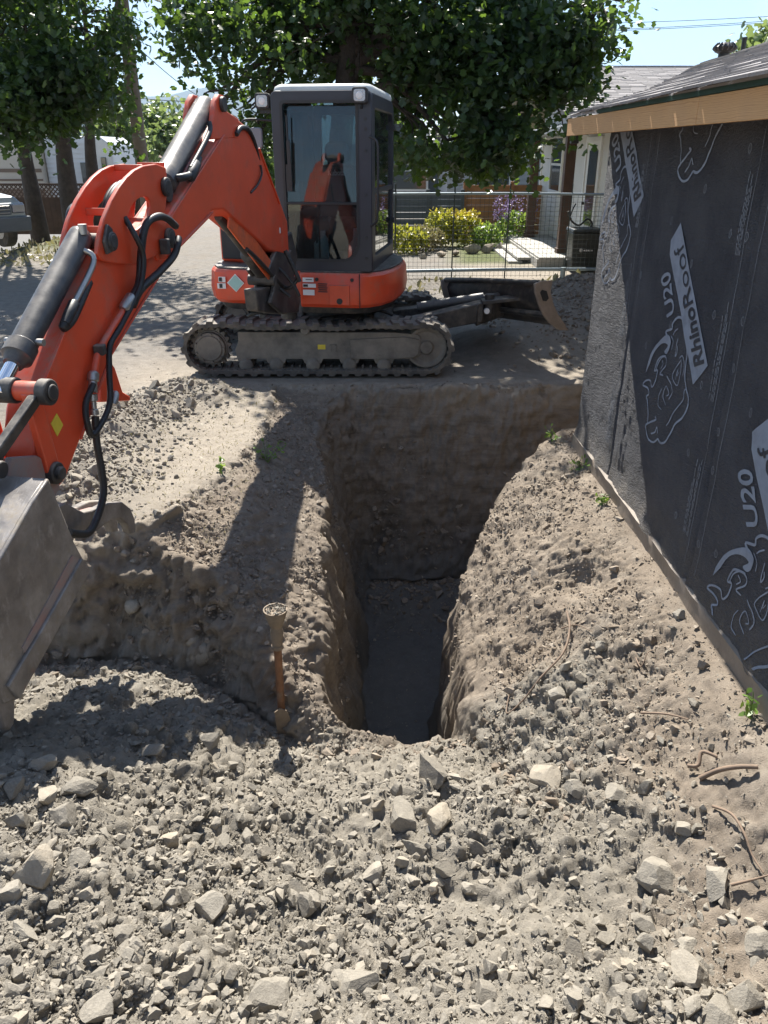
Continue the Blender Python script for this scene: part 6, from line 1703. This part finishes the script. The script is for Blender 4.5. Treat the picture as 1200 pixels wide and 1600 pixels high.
GR = tbox('grille', m_trk2, [(x, y, z) for z in (.76, .98) for y in (TY0 + .06, TY0 + .12) for x in (tx0 + .36, tx1 - .36)], TR, .01)
for k in range(3): MB().box(((tx0 + tx1) / 2, TY0 + .045, .80 + k * .07), (tw - .8, .03, .022)).build('grille_bar', m_steel, GR, 0, .004)
MB().cyl(((tx0 + tx1) / 2, TY0 + .02, .87), ((tx0 + tx1) / 2, TY0 + .05, .87), .08, n=20).build('badge', m_winb, GR, 40)
for xx in (tx0 + .18, tx1 - .18): MB().box((xx, TY0 + .09, .88), (.30, .08, .20)).build('headlight', m_lens, TR, 0, .03)
tbox('front_bumper', m_trk2, [(x, y, z) for z, d in ((.40, .05), (.72, 0)) for y in (TY0 - .06 + d, TY0 + .12) for x in (tx0 - .02, tx1 + .02)])
for xx in (tx0 + .12, tx1 - .12):
    for yy in (TY0 + 1.0, TY0 + 4.3):
        w_ = MB().cyl((xx - .12, yy, .38), (xx + .12, yy, .38), .38, n=26).build('wheel', m_rub, TR, 40, .02); MB().cyl((xx - .125, yy, .38), (xx + .125, yy, .38), .2, n=20).build('rim', m_steel, w_, 40)

# utility pole and wires
PY_ = 19.0; pb = aty(222, 250, PY_)
m_pole = M('grey_brown_pole_wood', (.17, .135, .105), .85, 0, .2, 5, bmp=(25, .3, .01))
PO = empty('utility_pole', (pb.x, PY_, 0)); tag(PO, 'tall weathered wooden utility pole between the left trees and the boom', 'pole')
MB().cyl((pb.x, PY_, -.1), (pb.x - .05, PY_ + .05, 9.0), .155, .12, n=18).build('pole_shaft', m_pole, PO, 50)
MB().box((pb.x - .05, PY_, 8.2), (2.2, .1, .12)).build('crossarm', m_pole, PO, 0)
def wire(a, b_, sag, label, r=.010):
    a = Vector(a); b_ = Vector(b_); pts = []
    for k in range(9):
        t = k / 8; q = a.lerp(b_, t); q.z -= sag * 4 * t * (1 - t); pts.append(q)
    o = MB().tube(pts, r, 5, 3).build('overhead_wire', m_wire, None, 40); tag(o, label, 'wire', 'overhead wires'); return o
wire((pb.x - .1, PY_, aty(203, 50, PY_).z), aty(310, 150, 34), .1, 'overhead wire sloping down from the utility pole to the right', .012)
wire(aty(180, 148, 40), aty(330, 158, 40), .1, 'faint overhead wire crossing in front of the blue mountain', .014)
for k, (ya, yb, lb) in enumerate(((32, 24, 'upper overhead wire in the sky at top right'), (42, 30, 'middle overhead wire in the sky at top right'), (44, 33, 'lowest overhead wire in the sky at top right'))):
    wire(aty(960, ya + 4, 46), aty(1290, yb - 4, 46), .05, lb, .012)

# mountain far behind
mb = MB(); rid = [(-9000, 0)]
xs_ = np.linspace(-7000, 7000, 90)
hh_ = (1 - sstep(-900, 900, xs_)) * (520 + 150 * fbm(np.stack([xs_ / 1500, xs_ * 0, xs_ * 0], -1), 4) + 90 * np.sin(xs_ / 1700))
vs = []
for k, x in enumerate(xs_):
    for f, y in ((0, 4200), (.45, 4900), (.8, 5500), (1, 6000), (.5, 7500), (0, 9000)):
        n_ = vnoise(np.array([[x / 400, y / 400, 0.0]]))[0]; vs.append((x, y, hh_[k] * f * (1 + .10 * n_) - (5 if f == 0 else 0)))
fs = [(6 * k + e, 6 * k + 6 + e, 6 * k + 7 + e, 6 * k + 1 + e) for k in range(len(xs_) - 1) for e in range(5)]
mo = MB().add(vs, fs).build('mountain', M('forested_mountain', (.045, .065, .045), .95, 0, .3, .004), None, 60); tag(mo, kind='structure')
HAZE = 0.00010
# ------------------------------------------------------------------ trees and plants
def leaf_mat(name, lo, hi, trans=(.30, .42, .05), tw=.45):
    m = bpy.data.materials.new(name); m.use_nodes = True; nt = m.node_tree; nt.nodes.clear()
    out = nt.nodes.new('ShaderNodeOutputMaterial'); b = nt.nodes.new('ShaderNodeBsdfPrincipled'); t = nt.nodes.new('ShaderNodeBsdfTranslucent'); mx = nt.nodes.new('ShaderNodeMixShader')
    g = nt.nodes.new('ShaderNodeNewGeometry')
    c = ramp(nt, g.outputs['Random Per Island'], [(0, lo), (.75, hi), (1, tuple(min(1, q * 1.35) for q in hi))])
    nt.links.new(c, b.inputs['Base Color']); b.inputs['Roughness'].default_value = .42; b.inputs['Specular IOR Level'].default_value = .45
    c2 = ramp(nt, g.outputs['Random Per Island'], [(0, tuple(q * .6 for q in trans)), (1, trans)]); nt.links.new(c2, t.inputs['Color'])
    mx.inputs[0].default_value = tw; nt.links.new(b.outputs[0], mx.inputs[1]); nt.links.new(t.outputs[0], mx.inputs[2]); nt.links.new(mx.outputs[0], out.inputs['Surface'])
    return m
m_leaf = leaf_mat('maple_leaf', (.011, .026, .012), (.027, .054, .021), (.24, .40, .05), .28)
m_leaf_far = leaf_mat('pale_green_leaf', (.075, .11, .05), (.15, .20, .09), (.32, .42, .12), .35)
m_weed = leaf_mat('weed_leaf', (.07, .14, .03), (.14, .24, .05), (.35, .50, .08), .4)
m_yelf = leaf_mat('yellow_green_foliage', (.10, .14, .025), (.30, .30, .03), (.50, .50, .05), .4)
m_purp = leaf_mat('purple_flower', (.16, .10, .24), (.32, .24, .44), (.40, .30, .55), .3)
m_goldf = leaf_mat('yellow_flower', (.50, .36, .02), (.68, .55, .04), (.6, .5, .05), .3)
m_dry = leaf_mat('dry_grass', (.20, .17, .08), (.34, .29, .15), (.3, .28, .12), .3)
m_bark = M('dark_furrowed_bark', (.055, .042, .034), .9, 0, .35, 9, bmp=(22, .8, .03))
LEAF = np.array([(0, 0, 0), (.46, .14, -.10), (.27, .36, -.02), (.48, .66, -.12), (0, 1.05, -.10), (-.48, .66, -.12), (-.27, .36, -.02), (-.46, .14, -.10)])
LEAFF = np.array([(0, 1, 2), (0, 2, 3), (0, 3, 4), (0, 4, 5), (0, 5, 6), (0, 6, 7)])
OVAL = np.array([(0, 0, 0), (.25, .35, -.03), (.2, .75, -.06), (0, 1, -.08), (-.2, .75, -.06), (-.25, .35, -.03)])
OVALF = np.array([(0, 1, 2), (0, 2, 3), (0, 3, 4), (0, 4, 5)])
def leaves(P, size, rg, shape=LEAF, faces=LEAFF, tilt=.75, droop=.5):
    n = len(P)
    a = rg.uniform(0, 2 * PI, n); t = rg.normal(-droop, tilt, n); r = rg.normal(0, .5, n)
    ca_, sa_ = np.cos(a), np.sin(a); ct, st = np.cos(t), np.sin(t); cr, sr = np.cos(r), np.sin(r); Z = np.zeros(n); O = np.ones(n)
    Rz_ = np.stack([ca_, -sa_, Z, sa_, ca_, Z, Z, Z, O], -1).reshape(n, 3, 3); Rx_ = np.stack([O, Z, Z, Z, ct, -st, Z, st, ct], -1).reshape(n, 3, 3); Ry_ = np.stack([cr, Z, sr, Z, O, Z, -sr, Z, cr], -1).reshape(n, 3, 3)
    W = np.einsum('nij,vj->nvi', Rz_ @ Rx_ @ Ry_, shape) * size[:, None, None] + P[:, None, :]
    f = faces[None] + (np.arange(n) * len(shape))[:, None, None]
    return W.reshape(-1, 3), f.reshape(-1, 3)
def crown_points(blobs, rg, clump_r, per):
    out_ = []
    for (c, r, ncl) in blobs:
        c = np.array(c); r = np.array(r)
        d = rg.normal(size=(ncl, 3)); d /= np.linalg.norm(d, axis=1)[:, None]
        q = c + d * r * (rg.uniform(.25, 1.0, (ncl, 1)) ** .5)
        q = q + 0.18 * r * fbm(q * .9 + 7, 2)[:, None]
        q = q[vnoise(q * 1.15 + 3.3) > -0.24]          # openings between the boughs
        ex = c + d[: max(1, ncl // 8)] * r * rg.uniform(1.0, 1.32, (max(1, ncl // 8), 1)); q = np.concatenate([q, ex])     # sprays beyond the outline
        for cc in q:
            k = max(4, int(per * rg.uniform(.5, 1.4))); g = rg.normal(size=(k, 3)) * np.array([clump_r, clump_r, clump_r * .55]); g[:, 2] -= .25 * np.hypot(g[:, 0], g[:, 1])
            out_.append(cc + g)
    return np.concatenate(out_)
def blob(px, py, Y, rx, rz_, ry, n):
    c = aty(px, py, Y); w = Y * math.cos(PITCH) + (2 - c.z) * math.sin(PITCH); return ((c.x, c.y, c.z), (rx / FPX * w, ry, rz_ / FPX * w), n)
def tree(name, label, base, trunk, r0, blobs, seed, lsize, per, clump_r, mat=None, group='trees', limbs=True, cat='tree'):
    rg = np.random.RandomState(seed)
    r = empty(name, base); tag(r, label, cat, group)
    MB().tube(trunk, r0, 12, 4, r0 * .45).build('trunk', m_bark, r, 60)
    if limbs:
        top = Vector(trunk[-1]); k = 0
        for (c, rad, n_) in blobs:
            c = Vector(c); st = Vector(trunk[1]).lerp(top, rg.uniform(.3, 1.0)); mid = st.lerp(c, .5) + Vector((rg.uniform(-.2, .2), rg.uniform(-.2, .2), .35))
            mb = MB(); mb.tube([st, mid, c], r0 * .34, 7, 4, r0 * .09)
            for j in range(5):
                e = c + Vector((rg.uniform(-1, 1) * rad[0], rg.uniform(-1, 1) * rad[1], rg.uniform(-.8, .8) * rad[2])) * .85
                mb.tube([mid.lerp(c, rg.uniform(.2, 1)), c.lerp(e, .5) + Vector((0, 0, .12)), e], r0 * .10, 5, 3, r0 * .02)
            mb.build('limb', m_bark, r, 60)
    P_ = crown_points(blobs, rg, clump_r, per)
    s_ = rg.uniform(lsize * .65, lsize * 1.15, len(P_))
    V, Fc = leaves(P_, s_, rg)
    me = np_mesh('crown', V - np.array(base), Fc, mat or m_leaf, 3); o = bpy.data.objects.new('crown', me); COL.objects.link(o); o.parent = r
    return r
# big maple behind the cab
mx_ = -.75
mb_blobs = [blob(640, 25, 12.4, 230, 100, 1.3, 230), blob(560, 90, 12.8, 130, 75, 1.0, 80), blob(735, 105, 12.2, 130, 85, 1.1, 120), blob(835, 58, 11.9, 88, 60, .9, 75), blob(928, 30, 11.7, 46, 36, .6, 24),
            blob(975, 2, 11.7, 36, 24, .6, 12), blob(795, 195, 12.1, 75, 62, .9, 66), blob(700, 222, 12.3, 82, 45, .9, 58), blob(860, 165, 12.0, 42, 58, .7, 34), blob(650, 195, 12.9, 50, 60, .7, 26), blob(385, 50, 12.4, 85, 55, .9, 58),
            blob(318, 50, 12.2, 40, 60, .7, 24), blob(400, 135, 12.8, 45, 48, .8, 24), blob(345, 165, 12.9, 32, 42, .6, 10), blob(402, 195, 13.0, 40, 45, .6, 24), blob(470, 50, 12.6, 95, 75, .9, 56), blob(892, 118, 11.9, 20, 30, .5, 9), blob(395, 258, 13.2, 22, 40, .5, 6),
            ((.2, 12.6, 5.6), (2.9, 1.8, 1.3), 130), ((.4, 12.8, 7.2), (2.2, 1.6, 1.1), 70)]
tree('maple_tree', 'broad dark maple tree whose crown hangs behind the excavator cab', (mx_, 12.9, 0), [(mx_, 12.9, -.1), (mx_ + .05, 12.9, 1.6), (mx_ + .2, 12.8, 3.0), (mx_ + .4, 12.7, 4.6)], .24, mb_blobs, 21, .108, 42, .20, group=None)
# trees along the left side
b1, b2, b3_ = aty(64, 374, 20.3), aty(118, 366, 19.6), aty(148, 352, 21.6)
lt = lambda px, py, Y: tuple(aty(px, py, Y))
tree('street_tree', 'leaning dark trunked tree nearest the silver pickup', (b1.x, 20.3, 0), [(b1.x, 20.3, -.1), lt(50, 300, 20.3), lt(38, 235, 20.3), lt(25, 120, 20.0)], .24,
     [blob(40, 40, 15.5, 115, 65, 1.6, 120), blob(20, 130, 14.8, 70, 45, 1.0, 60), blob(-60, 90, 15, 100, 90, 1.5, 50), blob(14, 205, 15.2, 30, 22, .5, 10), ((-7.5, 17.5, 6.5), (2.6, 3.0, 2.0), 130), ((-9.5, 16.5, 4.5), (2.0, 2.5, 1.8), 60)], 31, .12, 42, .24, group='trees along the drive')
tree('street_tree', 'straight dark trunked tree in the middle of the left row', (b2.x, 19.6, 0), [(b2.x, 19.6, -.1), lt(106, 290, 19.6), lt(98, 210, 19.6), lt(95, 90, 19.4)], .26,
     [blob(112, 40, 15.8, 70, 55, 1.3, 72), blob(112, 115, 15.0, 52, 40, .9, 56), blob(85, 158, 15.2, 48, 24, .7, 26), ((-5.6, 16.5, 6.2), (2.0, 3.0, 1.9), 110)], 32, .12, 42, .23, group='trees along the drive')
tree('street_tree', 'slender tree with drooping boughs farthest right in the left row', (b3_.x, 21.6, 0), [(b3_.x, 21.6, -.1), lt(145, 280, 21.6), lt(140, 210, 21.6), lt(140, 60, 21.4)], .20,
     [blob(160, 50, 17.0, 28, 44, .9, 28), blob(160, 135, 16.5, 24, 36, .6, 24), blob(188, 205, 17.5, 10, 24, .5, 7), ((-3.9, 16.8, 6.9), (1.7, 2.2, 1.2), 90), ((-4.6, 14.5, 6.4), (1.3, 1.6, 1.0), 60)], 33, .115, 36, .19, group='trees along the drive')  # last two lobes, above the view, are added to shade the drive
# farther greenery
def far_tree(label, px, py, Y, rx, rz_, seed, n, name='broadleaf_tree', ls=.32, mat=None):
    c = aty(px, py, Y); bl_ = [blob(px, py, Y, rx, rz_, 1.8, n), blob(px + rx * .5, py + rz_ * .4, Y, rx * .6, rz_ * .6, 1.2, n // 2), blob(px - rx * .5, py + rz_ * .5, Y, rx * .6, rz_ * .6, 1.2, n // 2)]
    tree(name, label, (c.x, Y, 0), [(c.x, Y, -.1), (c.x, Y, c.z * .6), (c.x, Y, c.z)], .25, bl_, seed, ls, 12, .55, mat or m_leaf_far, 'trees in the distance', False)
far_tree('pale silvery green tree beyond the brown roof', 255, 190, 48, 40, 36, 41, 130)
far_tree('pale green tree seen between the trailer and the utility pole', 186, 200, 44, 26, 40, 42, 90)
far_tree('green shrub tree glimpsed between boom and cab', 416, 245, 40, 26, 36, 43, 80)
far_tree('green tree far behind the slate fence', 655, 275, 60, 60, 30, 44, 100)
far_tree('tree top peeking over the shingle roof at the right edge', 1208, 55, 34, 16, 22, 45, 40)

# garden behind the wire fence
def bush(name, label, x, y, rx, ry, h_, n, mat, seed, size, shape=OVAL, faces=OVALF, group='garden plants', stems=8):
    rg = np.random.RandomState(seed); z0 = gz(x, y)
    r = empty(name, (x, y, z0)); tag(r, label, 'plant', group)
    mb = MB()
    for k in range(stems):
        a = rg.uniform(0, 6.28); q = rg.uniform(.2, .8); mb.tube([(x, y, z0 - .02), (x + rx * .4 * q * math.cos(a), y + ry * .4 * q * math.sin(a), z0 + h_ * .5), (x + rx * q * math.cos(a), y + ry * q * math.sin(a), z0 + h_ * .9)], .006, 4, 3, .002)
    mb.build('stems', m_weed, r, 60)
    d = rg.normal(size=(n, 3)); d /= np.linalg.norm(d, axis=1)[:, None]; d *= rg.uniform(.3, 1, (n, 1)) ** .4
    P_ = np.stack([x + d[:, 0] * rx, y + d[:, 1] * ry, z0 + h_ * (.5 + .5 * d[:, 2])], -1)
    V, Fc = leaves(P_, rg.uniform(size * .6, size * 1.2, n), rg, shape, faces, 1.0, -.5)
    me = np_mesh('foliage', V - np.array((x, y, z0)), Fc, mat, 3); o = bpy.data.objects.new('foliage', me); COL.objects.link(o); o.parent = r
    return r
def gp_(px, py): q = atz(px, py, .05); return q.x, q.y
x, y = gp_(632, 392); bush('ornamental_grass', 'pale green low shrub nearest the cab behind the wire fence', x, y, .55, .4, .55, 700, m_yelf, 51, .12)
x, y = gp_(660, 388); bush('ornamental_grass', 'dry yellow green clump beside the pale low shrub', x, y, .5, .4, .50, 600, m_dry, 52, .12)
x, y = gp_(688, 382); rb = bush('flowering_bush', 'tall yellow green leafy bush left of the gold flowers', x, y, .38, .35, .80, 650, m_yelf, 53, .12)
x, y = gp_(725, 382); rb2 = bush('flowering_bush', 'bush topped with gold yellow flowers in the middle of the garden', x, y, .42, .35, .72, 600, m_yelf, 54, .12)
x, y = gp_(760, 385); bush('flowering_bush', 'low leafy bush right of the gold flowers', x, y, .35, .3, .55, 450, m_weed, 55, .11)
x, y = gp_(800, 378); rb3 = bush('lavender_bush', 'tall bush with purple flower spikes beside the porch', x, y, .45, .4, .75, 600, m_weed, 56, .12)
def blossoms(root, mat, n, h0, h1, rad, size, name, seed, spike=False):
    rg = np.random.RandomState(seed); L0 = np.array(root.location); a = rg.uniform(0, 6.28, n); q = rg.rand(n) ** .5 * rad
    if spike:
        k = 24; c = np.stack([q[:k] * np.cos(a[:k]), q[:k] * np.sin(a[:k]) * .7, 0 * q[:k]], -1); w = rg.randint(0, k, n)
        P_ = c[w]; P_ = P_ * (1 + .15 * rg.rand(n))[:, None] + rg.normal(0, .018, (n, 3)); P_[:, 2] = h0 + (h1 - h0) * rg.rand(n) * (.7 + .3 * rg.rand(k))[w]
    else: P_ = np.stack([q * np.cos(a), q * np.sin(a), rg.uniform(h0, h1, n)], -1)
    V, Fc = leaves(P_, rg.uniform(size * .6, size * 1.2, n), rg, OVAL, OVALF, 1.2, 0)
    me = np_mesh(name, V, Fc, mat, 3); o = bpy.data.objects.new(name, me); COL.objects.link(o); o.parent = root
blossoms(rb2, m_goldf, 160, .62, .80, .36, .09, 'blossoms', 61); blossoms(rb, m_goldf, 60, .65, .85, .3, .08, 'blossoms', 62); blossoms(rb3, m_purp, 700, .55, 1.15, .50, .06, 'flower_spikes', 63, True)
# edging rocks
m_edge = rock_mat('garden_edging_rock', (.26, .22, .17), (.42, .37, .30), (.36, .29, .21))
edge_me = [np_mesh('edging_rock', V * .5, Fc, m_edge, 3) for V, Fc in [hull(20, 700 + k) for k in range(5)]]
for k, (px_, py_, sz, lb) in enumerate(((688, 398, .30, 'small edging rock leftmost along the flower bed'), (712, 396, .36, 'pale edging rock below the yellow green bush'), (738, 393, .48, 'long edging rock below the gold flowers'), (762, 392, .44, 'broad edging rock right of the long one'), (783, 388, .40, 'tall brown edging rock nearest the porch steps'), (660, 400, .24, 'tiny edging rock below the dry clump'))):
    q = atz(px_, py_, .05); o = inst(edge_me[k % 5], 'edging_rock', None, (q.x, q.y, gz(q.x, q.y) + sz * .2), (.2 * k, .1 * k, k * 1.3), (sz, sz * .7, sz * .75)); tag(o, lb, 'rock', 'rocks edging the flower bed')
# scattered grass tufts and leaf litter
rg = np.random.RandomState(77); n = 1500
X_ = np.concatenate([rg.uniform(-9, -6.2, n), rg.uniform(.3, 3.2, 350)]); Y_ = np.concatenate([rg.uniform(15.5, 22, n), rg.uniform(10.5, 13.8, 350)])
ok = rg.rand(len(X_)) < .8; X_, Y_ = X_[ok], Y_[ok]
V, Fc = leaves(np.stack([X_, Y_, hz(X_, Y_) + .01], -1), rg.uniform(.05, .16, len(X_)), rg, OVAL, OVALF, 1.0, -.6)
me = np_mesh('leaf_litter', V, Fc, m_dry, 3); o = bpy.data.objects.new('leaf_litter', me); COL.objects.link(o); tag(o, kind='stuff')
# dry grass stubble on the dusty ground by the pit
n = 2600; X_ = rg.uniform(-1.9, -.95, n); Y_ = rg.uniform(4.2, 7.1, n)
V, Fc = leaves(np.stack([X_, Y_, hz(X_, Y_) - .002], -1), rg.uniform(.012, .035, n), rg, OVAL * np.array([.35, 1, 1]), OVALF, .5, -.3)
me = np_mesh('dry_stubble', V, Fc, m_dry, 3); o = bpy.data.objects.new('dry_stubble', me); COL.objects.link(o); tag(o, kind='stuff')

# weeds on the banks
def weed(px, py, h_, n, label, seed, rx=.09):
    q = hit(px, py); x, y = q.x, q.y; rg = np.random.RandomState(seed); z0 = gz(x, y)
    r = empty('weed', (x, y, z0)); tag(r, label, 'weed', 'weeds on the banks'); mb = MB(); P_ = []
    for k in range(max(3, n // 8)):
        a = rg.uniform(0, 6.28); e = Vector((x + rx * rg.uniform(.3, 1) * math.cos(a), y + rx * rg.uniform(.3, 1) * math.sin(a), z0 + h_ * rg.uniform(.6, 1))); s0 = Vector((x, y, z0 - .01)); m_ = s0.lerp(e, .5) + Vector((0, 0, .03)); mb.tube([s0, m_, e], .003, 4, 3, .0015)
        for j in range(8): P_.append(np.array(s0.lerp(e, .35 + .65 * j / 7)) + rg.normal(0, .012, 3))
    mb.build('stems', m_weed, r, 60); P_ = np.array(P_)
    V, Fc = leaves(P_, rg.uniform(.025, .05, len(P_)), rg, OVAL, OVALF, .6, -.2); me = np_mesh('foliage', V - np.array((x, y, z0)), Fc, m_weed, 3); o = bpy.data.objects.new('foliage', me); COL.objects.link(o); o.parent = r
weed(418, 722, .16, 40, 'largest green weed leaning over the left bank', 81, .16); weed(346, 735, .09, 24, 'small green weed on the dusty ground left of the largest', 82, .07)
weed(862, 690, .10, 30, 'green tuft on the far tip of the right bank', 83, .10); weed(940, 790, .08, 24, 'small green weed against the foot of the black wall', 84, .08); weed(1172, 1120, .11, 20, 'green sprout at the right edge below the black wall', 85, .06)
weed(905, 730, .06, 16, 'tiny weed between the bank tip and the wall', 86, .08); weed(715, 470, .14, 30, 'grassy weed behind the dozer blade', 87, .2)

# roots sticking out of the right bank
m_root = M('dusty_brown_root', (.20, .142, .10), .8, 0, .2, 14, bmp=(60, .3, .006))
def root(pts, r, label, lift=.012, taper=None):
    P_ = []
    for (px_, py_, up) in pts: q = hit(px_, py_); P_.append(Vector((q.x, q.y, gz(q.x, q.y) + lift + up)))
    o = MB().tube(P_, r, 8, 5, taper if taper else r * .45).build('root', m_root, None, 60); tag(o, label, 'root', 'roots in the dug bank')
root([(884, 968, .03), (888, 1000, .05), (878, 1035, .04), (845, 1070, .03), (818, 1100, .01), (792, 1118, 0), (795, 1090, .0)], .007, 'long bowed root hanging down the middle of the right bank')
root([(876, 990, .02), (900, 985, .02), (925, 992, 0)], .004, 'short thin root crossing the long bowed one')
root([(1092, 1222, 0), (1120, 1214, .02), (1150, 1212, .03), (1182, 1208, .01)], .0105, 'thick cut root lying near the right edge', .010, .009)
root([(1072, 1206, .02), (1088, 1208, .03), (1092, 1196, .05), (1118, 1192, .02)], .008, 'short forked root stub beside the thick cut root', .008, .007)
root([(1112, 1266, 0), (1140, 1285, .02), (1160, 1315, .02), (1172, 1345, .01), (1192, 1368, 0)], .006, 'curved root running down to the right edge')
root([(1140, 1390, .01), (1170, 1388, .02), (1198, 1378, .01)], .006, 'thin root at right edge below the curved one')
root([(1000, 1120, .01), (1040, 1125, .01), (1075, 1130, 0)], .006, 'thin root above the thick cut root')
root([(992, 1035, 0), (1000, 1052, .02), (1010, 1030, .02), (1022, 1020, 0)], .004, 'fine wiggly root high on the right bank')

# rusty pipe standing in the spoil
q = hit(441, 1128); pb_ = Vector((q.x, q.y, gz(q.x, q.y)))
tp_ = atpl(430, 952, pb_, Vector((0, 1, 0)))
SPIPE = empty('stand_pipe', pb_); tag(SPIPE, 'rusty upright pipe with dirt filled cup on top, standing beside the trench', 'pipe')
m_rust = M('rusty_pipe', (.20, .095, .045), .8, 0, .3, 14, dirt=((.30, .25, .19), .35, 20), bmp=(70, .4, .004)); m_cast = M('dusty_cast_iron', (.20, .155, .11), .75, .1, .2, 20, bmp=(60, .4, .005))
ax = (tp_ - pb_); L_ = ax.length; ax.normalize()
MB().lathe(pb_ - ax * .12, pb_ + ax * (L_ * .68), [(0, .0205), (1, .021)], 18).build('pipe_shaft', m_rust, SPIPE, 50)
MB().lathe(pb_ + ax * (L_ * .66), pb_ + ax * (L_ * .86), [(0, .026), (.04, .032), (.16, .032), (.18, .028), (.45, .028), (.47, .033), (.8, .033), (.86, .029), (1, .030)], 18).build('pipe_coupling', m_cast, SPIPE, 40)
cup = MB().lathe(pb_ + ax * (L_ * .86), pb_ + ax * L_, [(0, .032), (.12, .038), (.85, .060), (1, .062), (1, .055), (.93, .052)], 22).build('pipe_cup', m_cast, SPIPE, 40)
rg = np.random.RandomState(5); n = 90; a = rg.uniform(0, 6.28, n); rr = rg.rand(n) ** .5 * .056; tp2 = pb_ + ax * L_
V, Fc = rubble(small_protos, np.stack([tp2.x + rr * np.cos(a), tp2.y + rr * np.sin(a), tp2.z - .004 + .012 * rg.rand(n)], -1), rg.uniform(.010, .024, n), rg)
me = np_mesh('dirt_fill', V - np.array(pb_), Fc, m_rock, 3); o = bpy.data.objects.new('dirt_fill', me); COL.objects.link(o); o.parent = cup; tag(o, kind='stuff')
mb = MB(); mb.prism([(-.03, .10), (.0, .12), (.035, .10), (.065, .0), (.05, -.08), (-.02, -.08)], pb_ + Vector((.0, -.05, .0)), Vector((.96, .25, 0)), UZ, Vector((.25, -.96, 0)), 0, .008); mb.build('pipe_blade', m_cast, SPIPE, 0)

# house across the way, seen mirrored in the cab's glass
BH = empty('blue_house', (0, -16, 0)); tag(BH, 'pale blue house behind the viewer, mirrored in the cab windscreen', 'house')
m_bsid = M('pale_blue_siding', (.20, .29, .42), .6, 0, .05, 3)
MB().prism([(-7, -.1), (5.5, -.1), (5.5, 3.4), (-.8, 5.9), (-7, 3.4)], (0, 0, 0), Vector((1, 0, 0)), UZ, Vector((0, 1, 0)), -24, -16).build('wall', m_bsid, BH, 0)
mb = MB()
for s_, xe in ((-1, -7.0), (1, 5.5)): mb.hexa([Vector((q[0], y, q[1] + d)) for d in (.03, .2) for y in (-24.4, -15.6) for q in ((-.8, 5.9), (xe + s_ * .5, 3.2))])
mb.build('roof', m_shg, BH, 0)
for wx in (-3.4, .9): f = MB().box((wx, -15.96, 2.3), (.75, .08, 1.5)).build('window', m_trim, BH, 0); MB().box((wx, -15.91, 2.3), (.55, .02, 1.3)).build('pane', m_winb, f, 0)

# summer air
hb = MB(); hb.hexa([Vector((x, y, z)) for z in (-9.0, 900.0) for y in (-60.0, 9500.0) for x in (-9500.0, 9500.0)])
hz_m = bpy.data.materials.new('summer_haze'); hz_m.use_nodes = True; nt = hz_m.node_tree; nt.nodes.clear()
ho = nt.nodes.new('ShaderNodeOutputMaterial'); hv = nt.nodes.new('ShaderNodeVolumePrincipled')
hv.inputs['Color'].default_value = (.50, .70, 1.0, 1); hv.inputs['Density'].default_value = HAZE
nt.links.new(hv.outputs[0], ho.inputs['Volume'])
hzo = hb.build('haze', hz_m, None, 0); tag(hzo, kind='stuff')
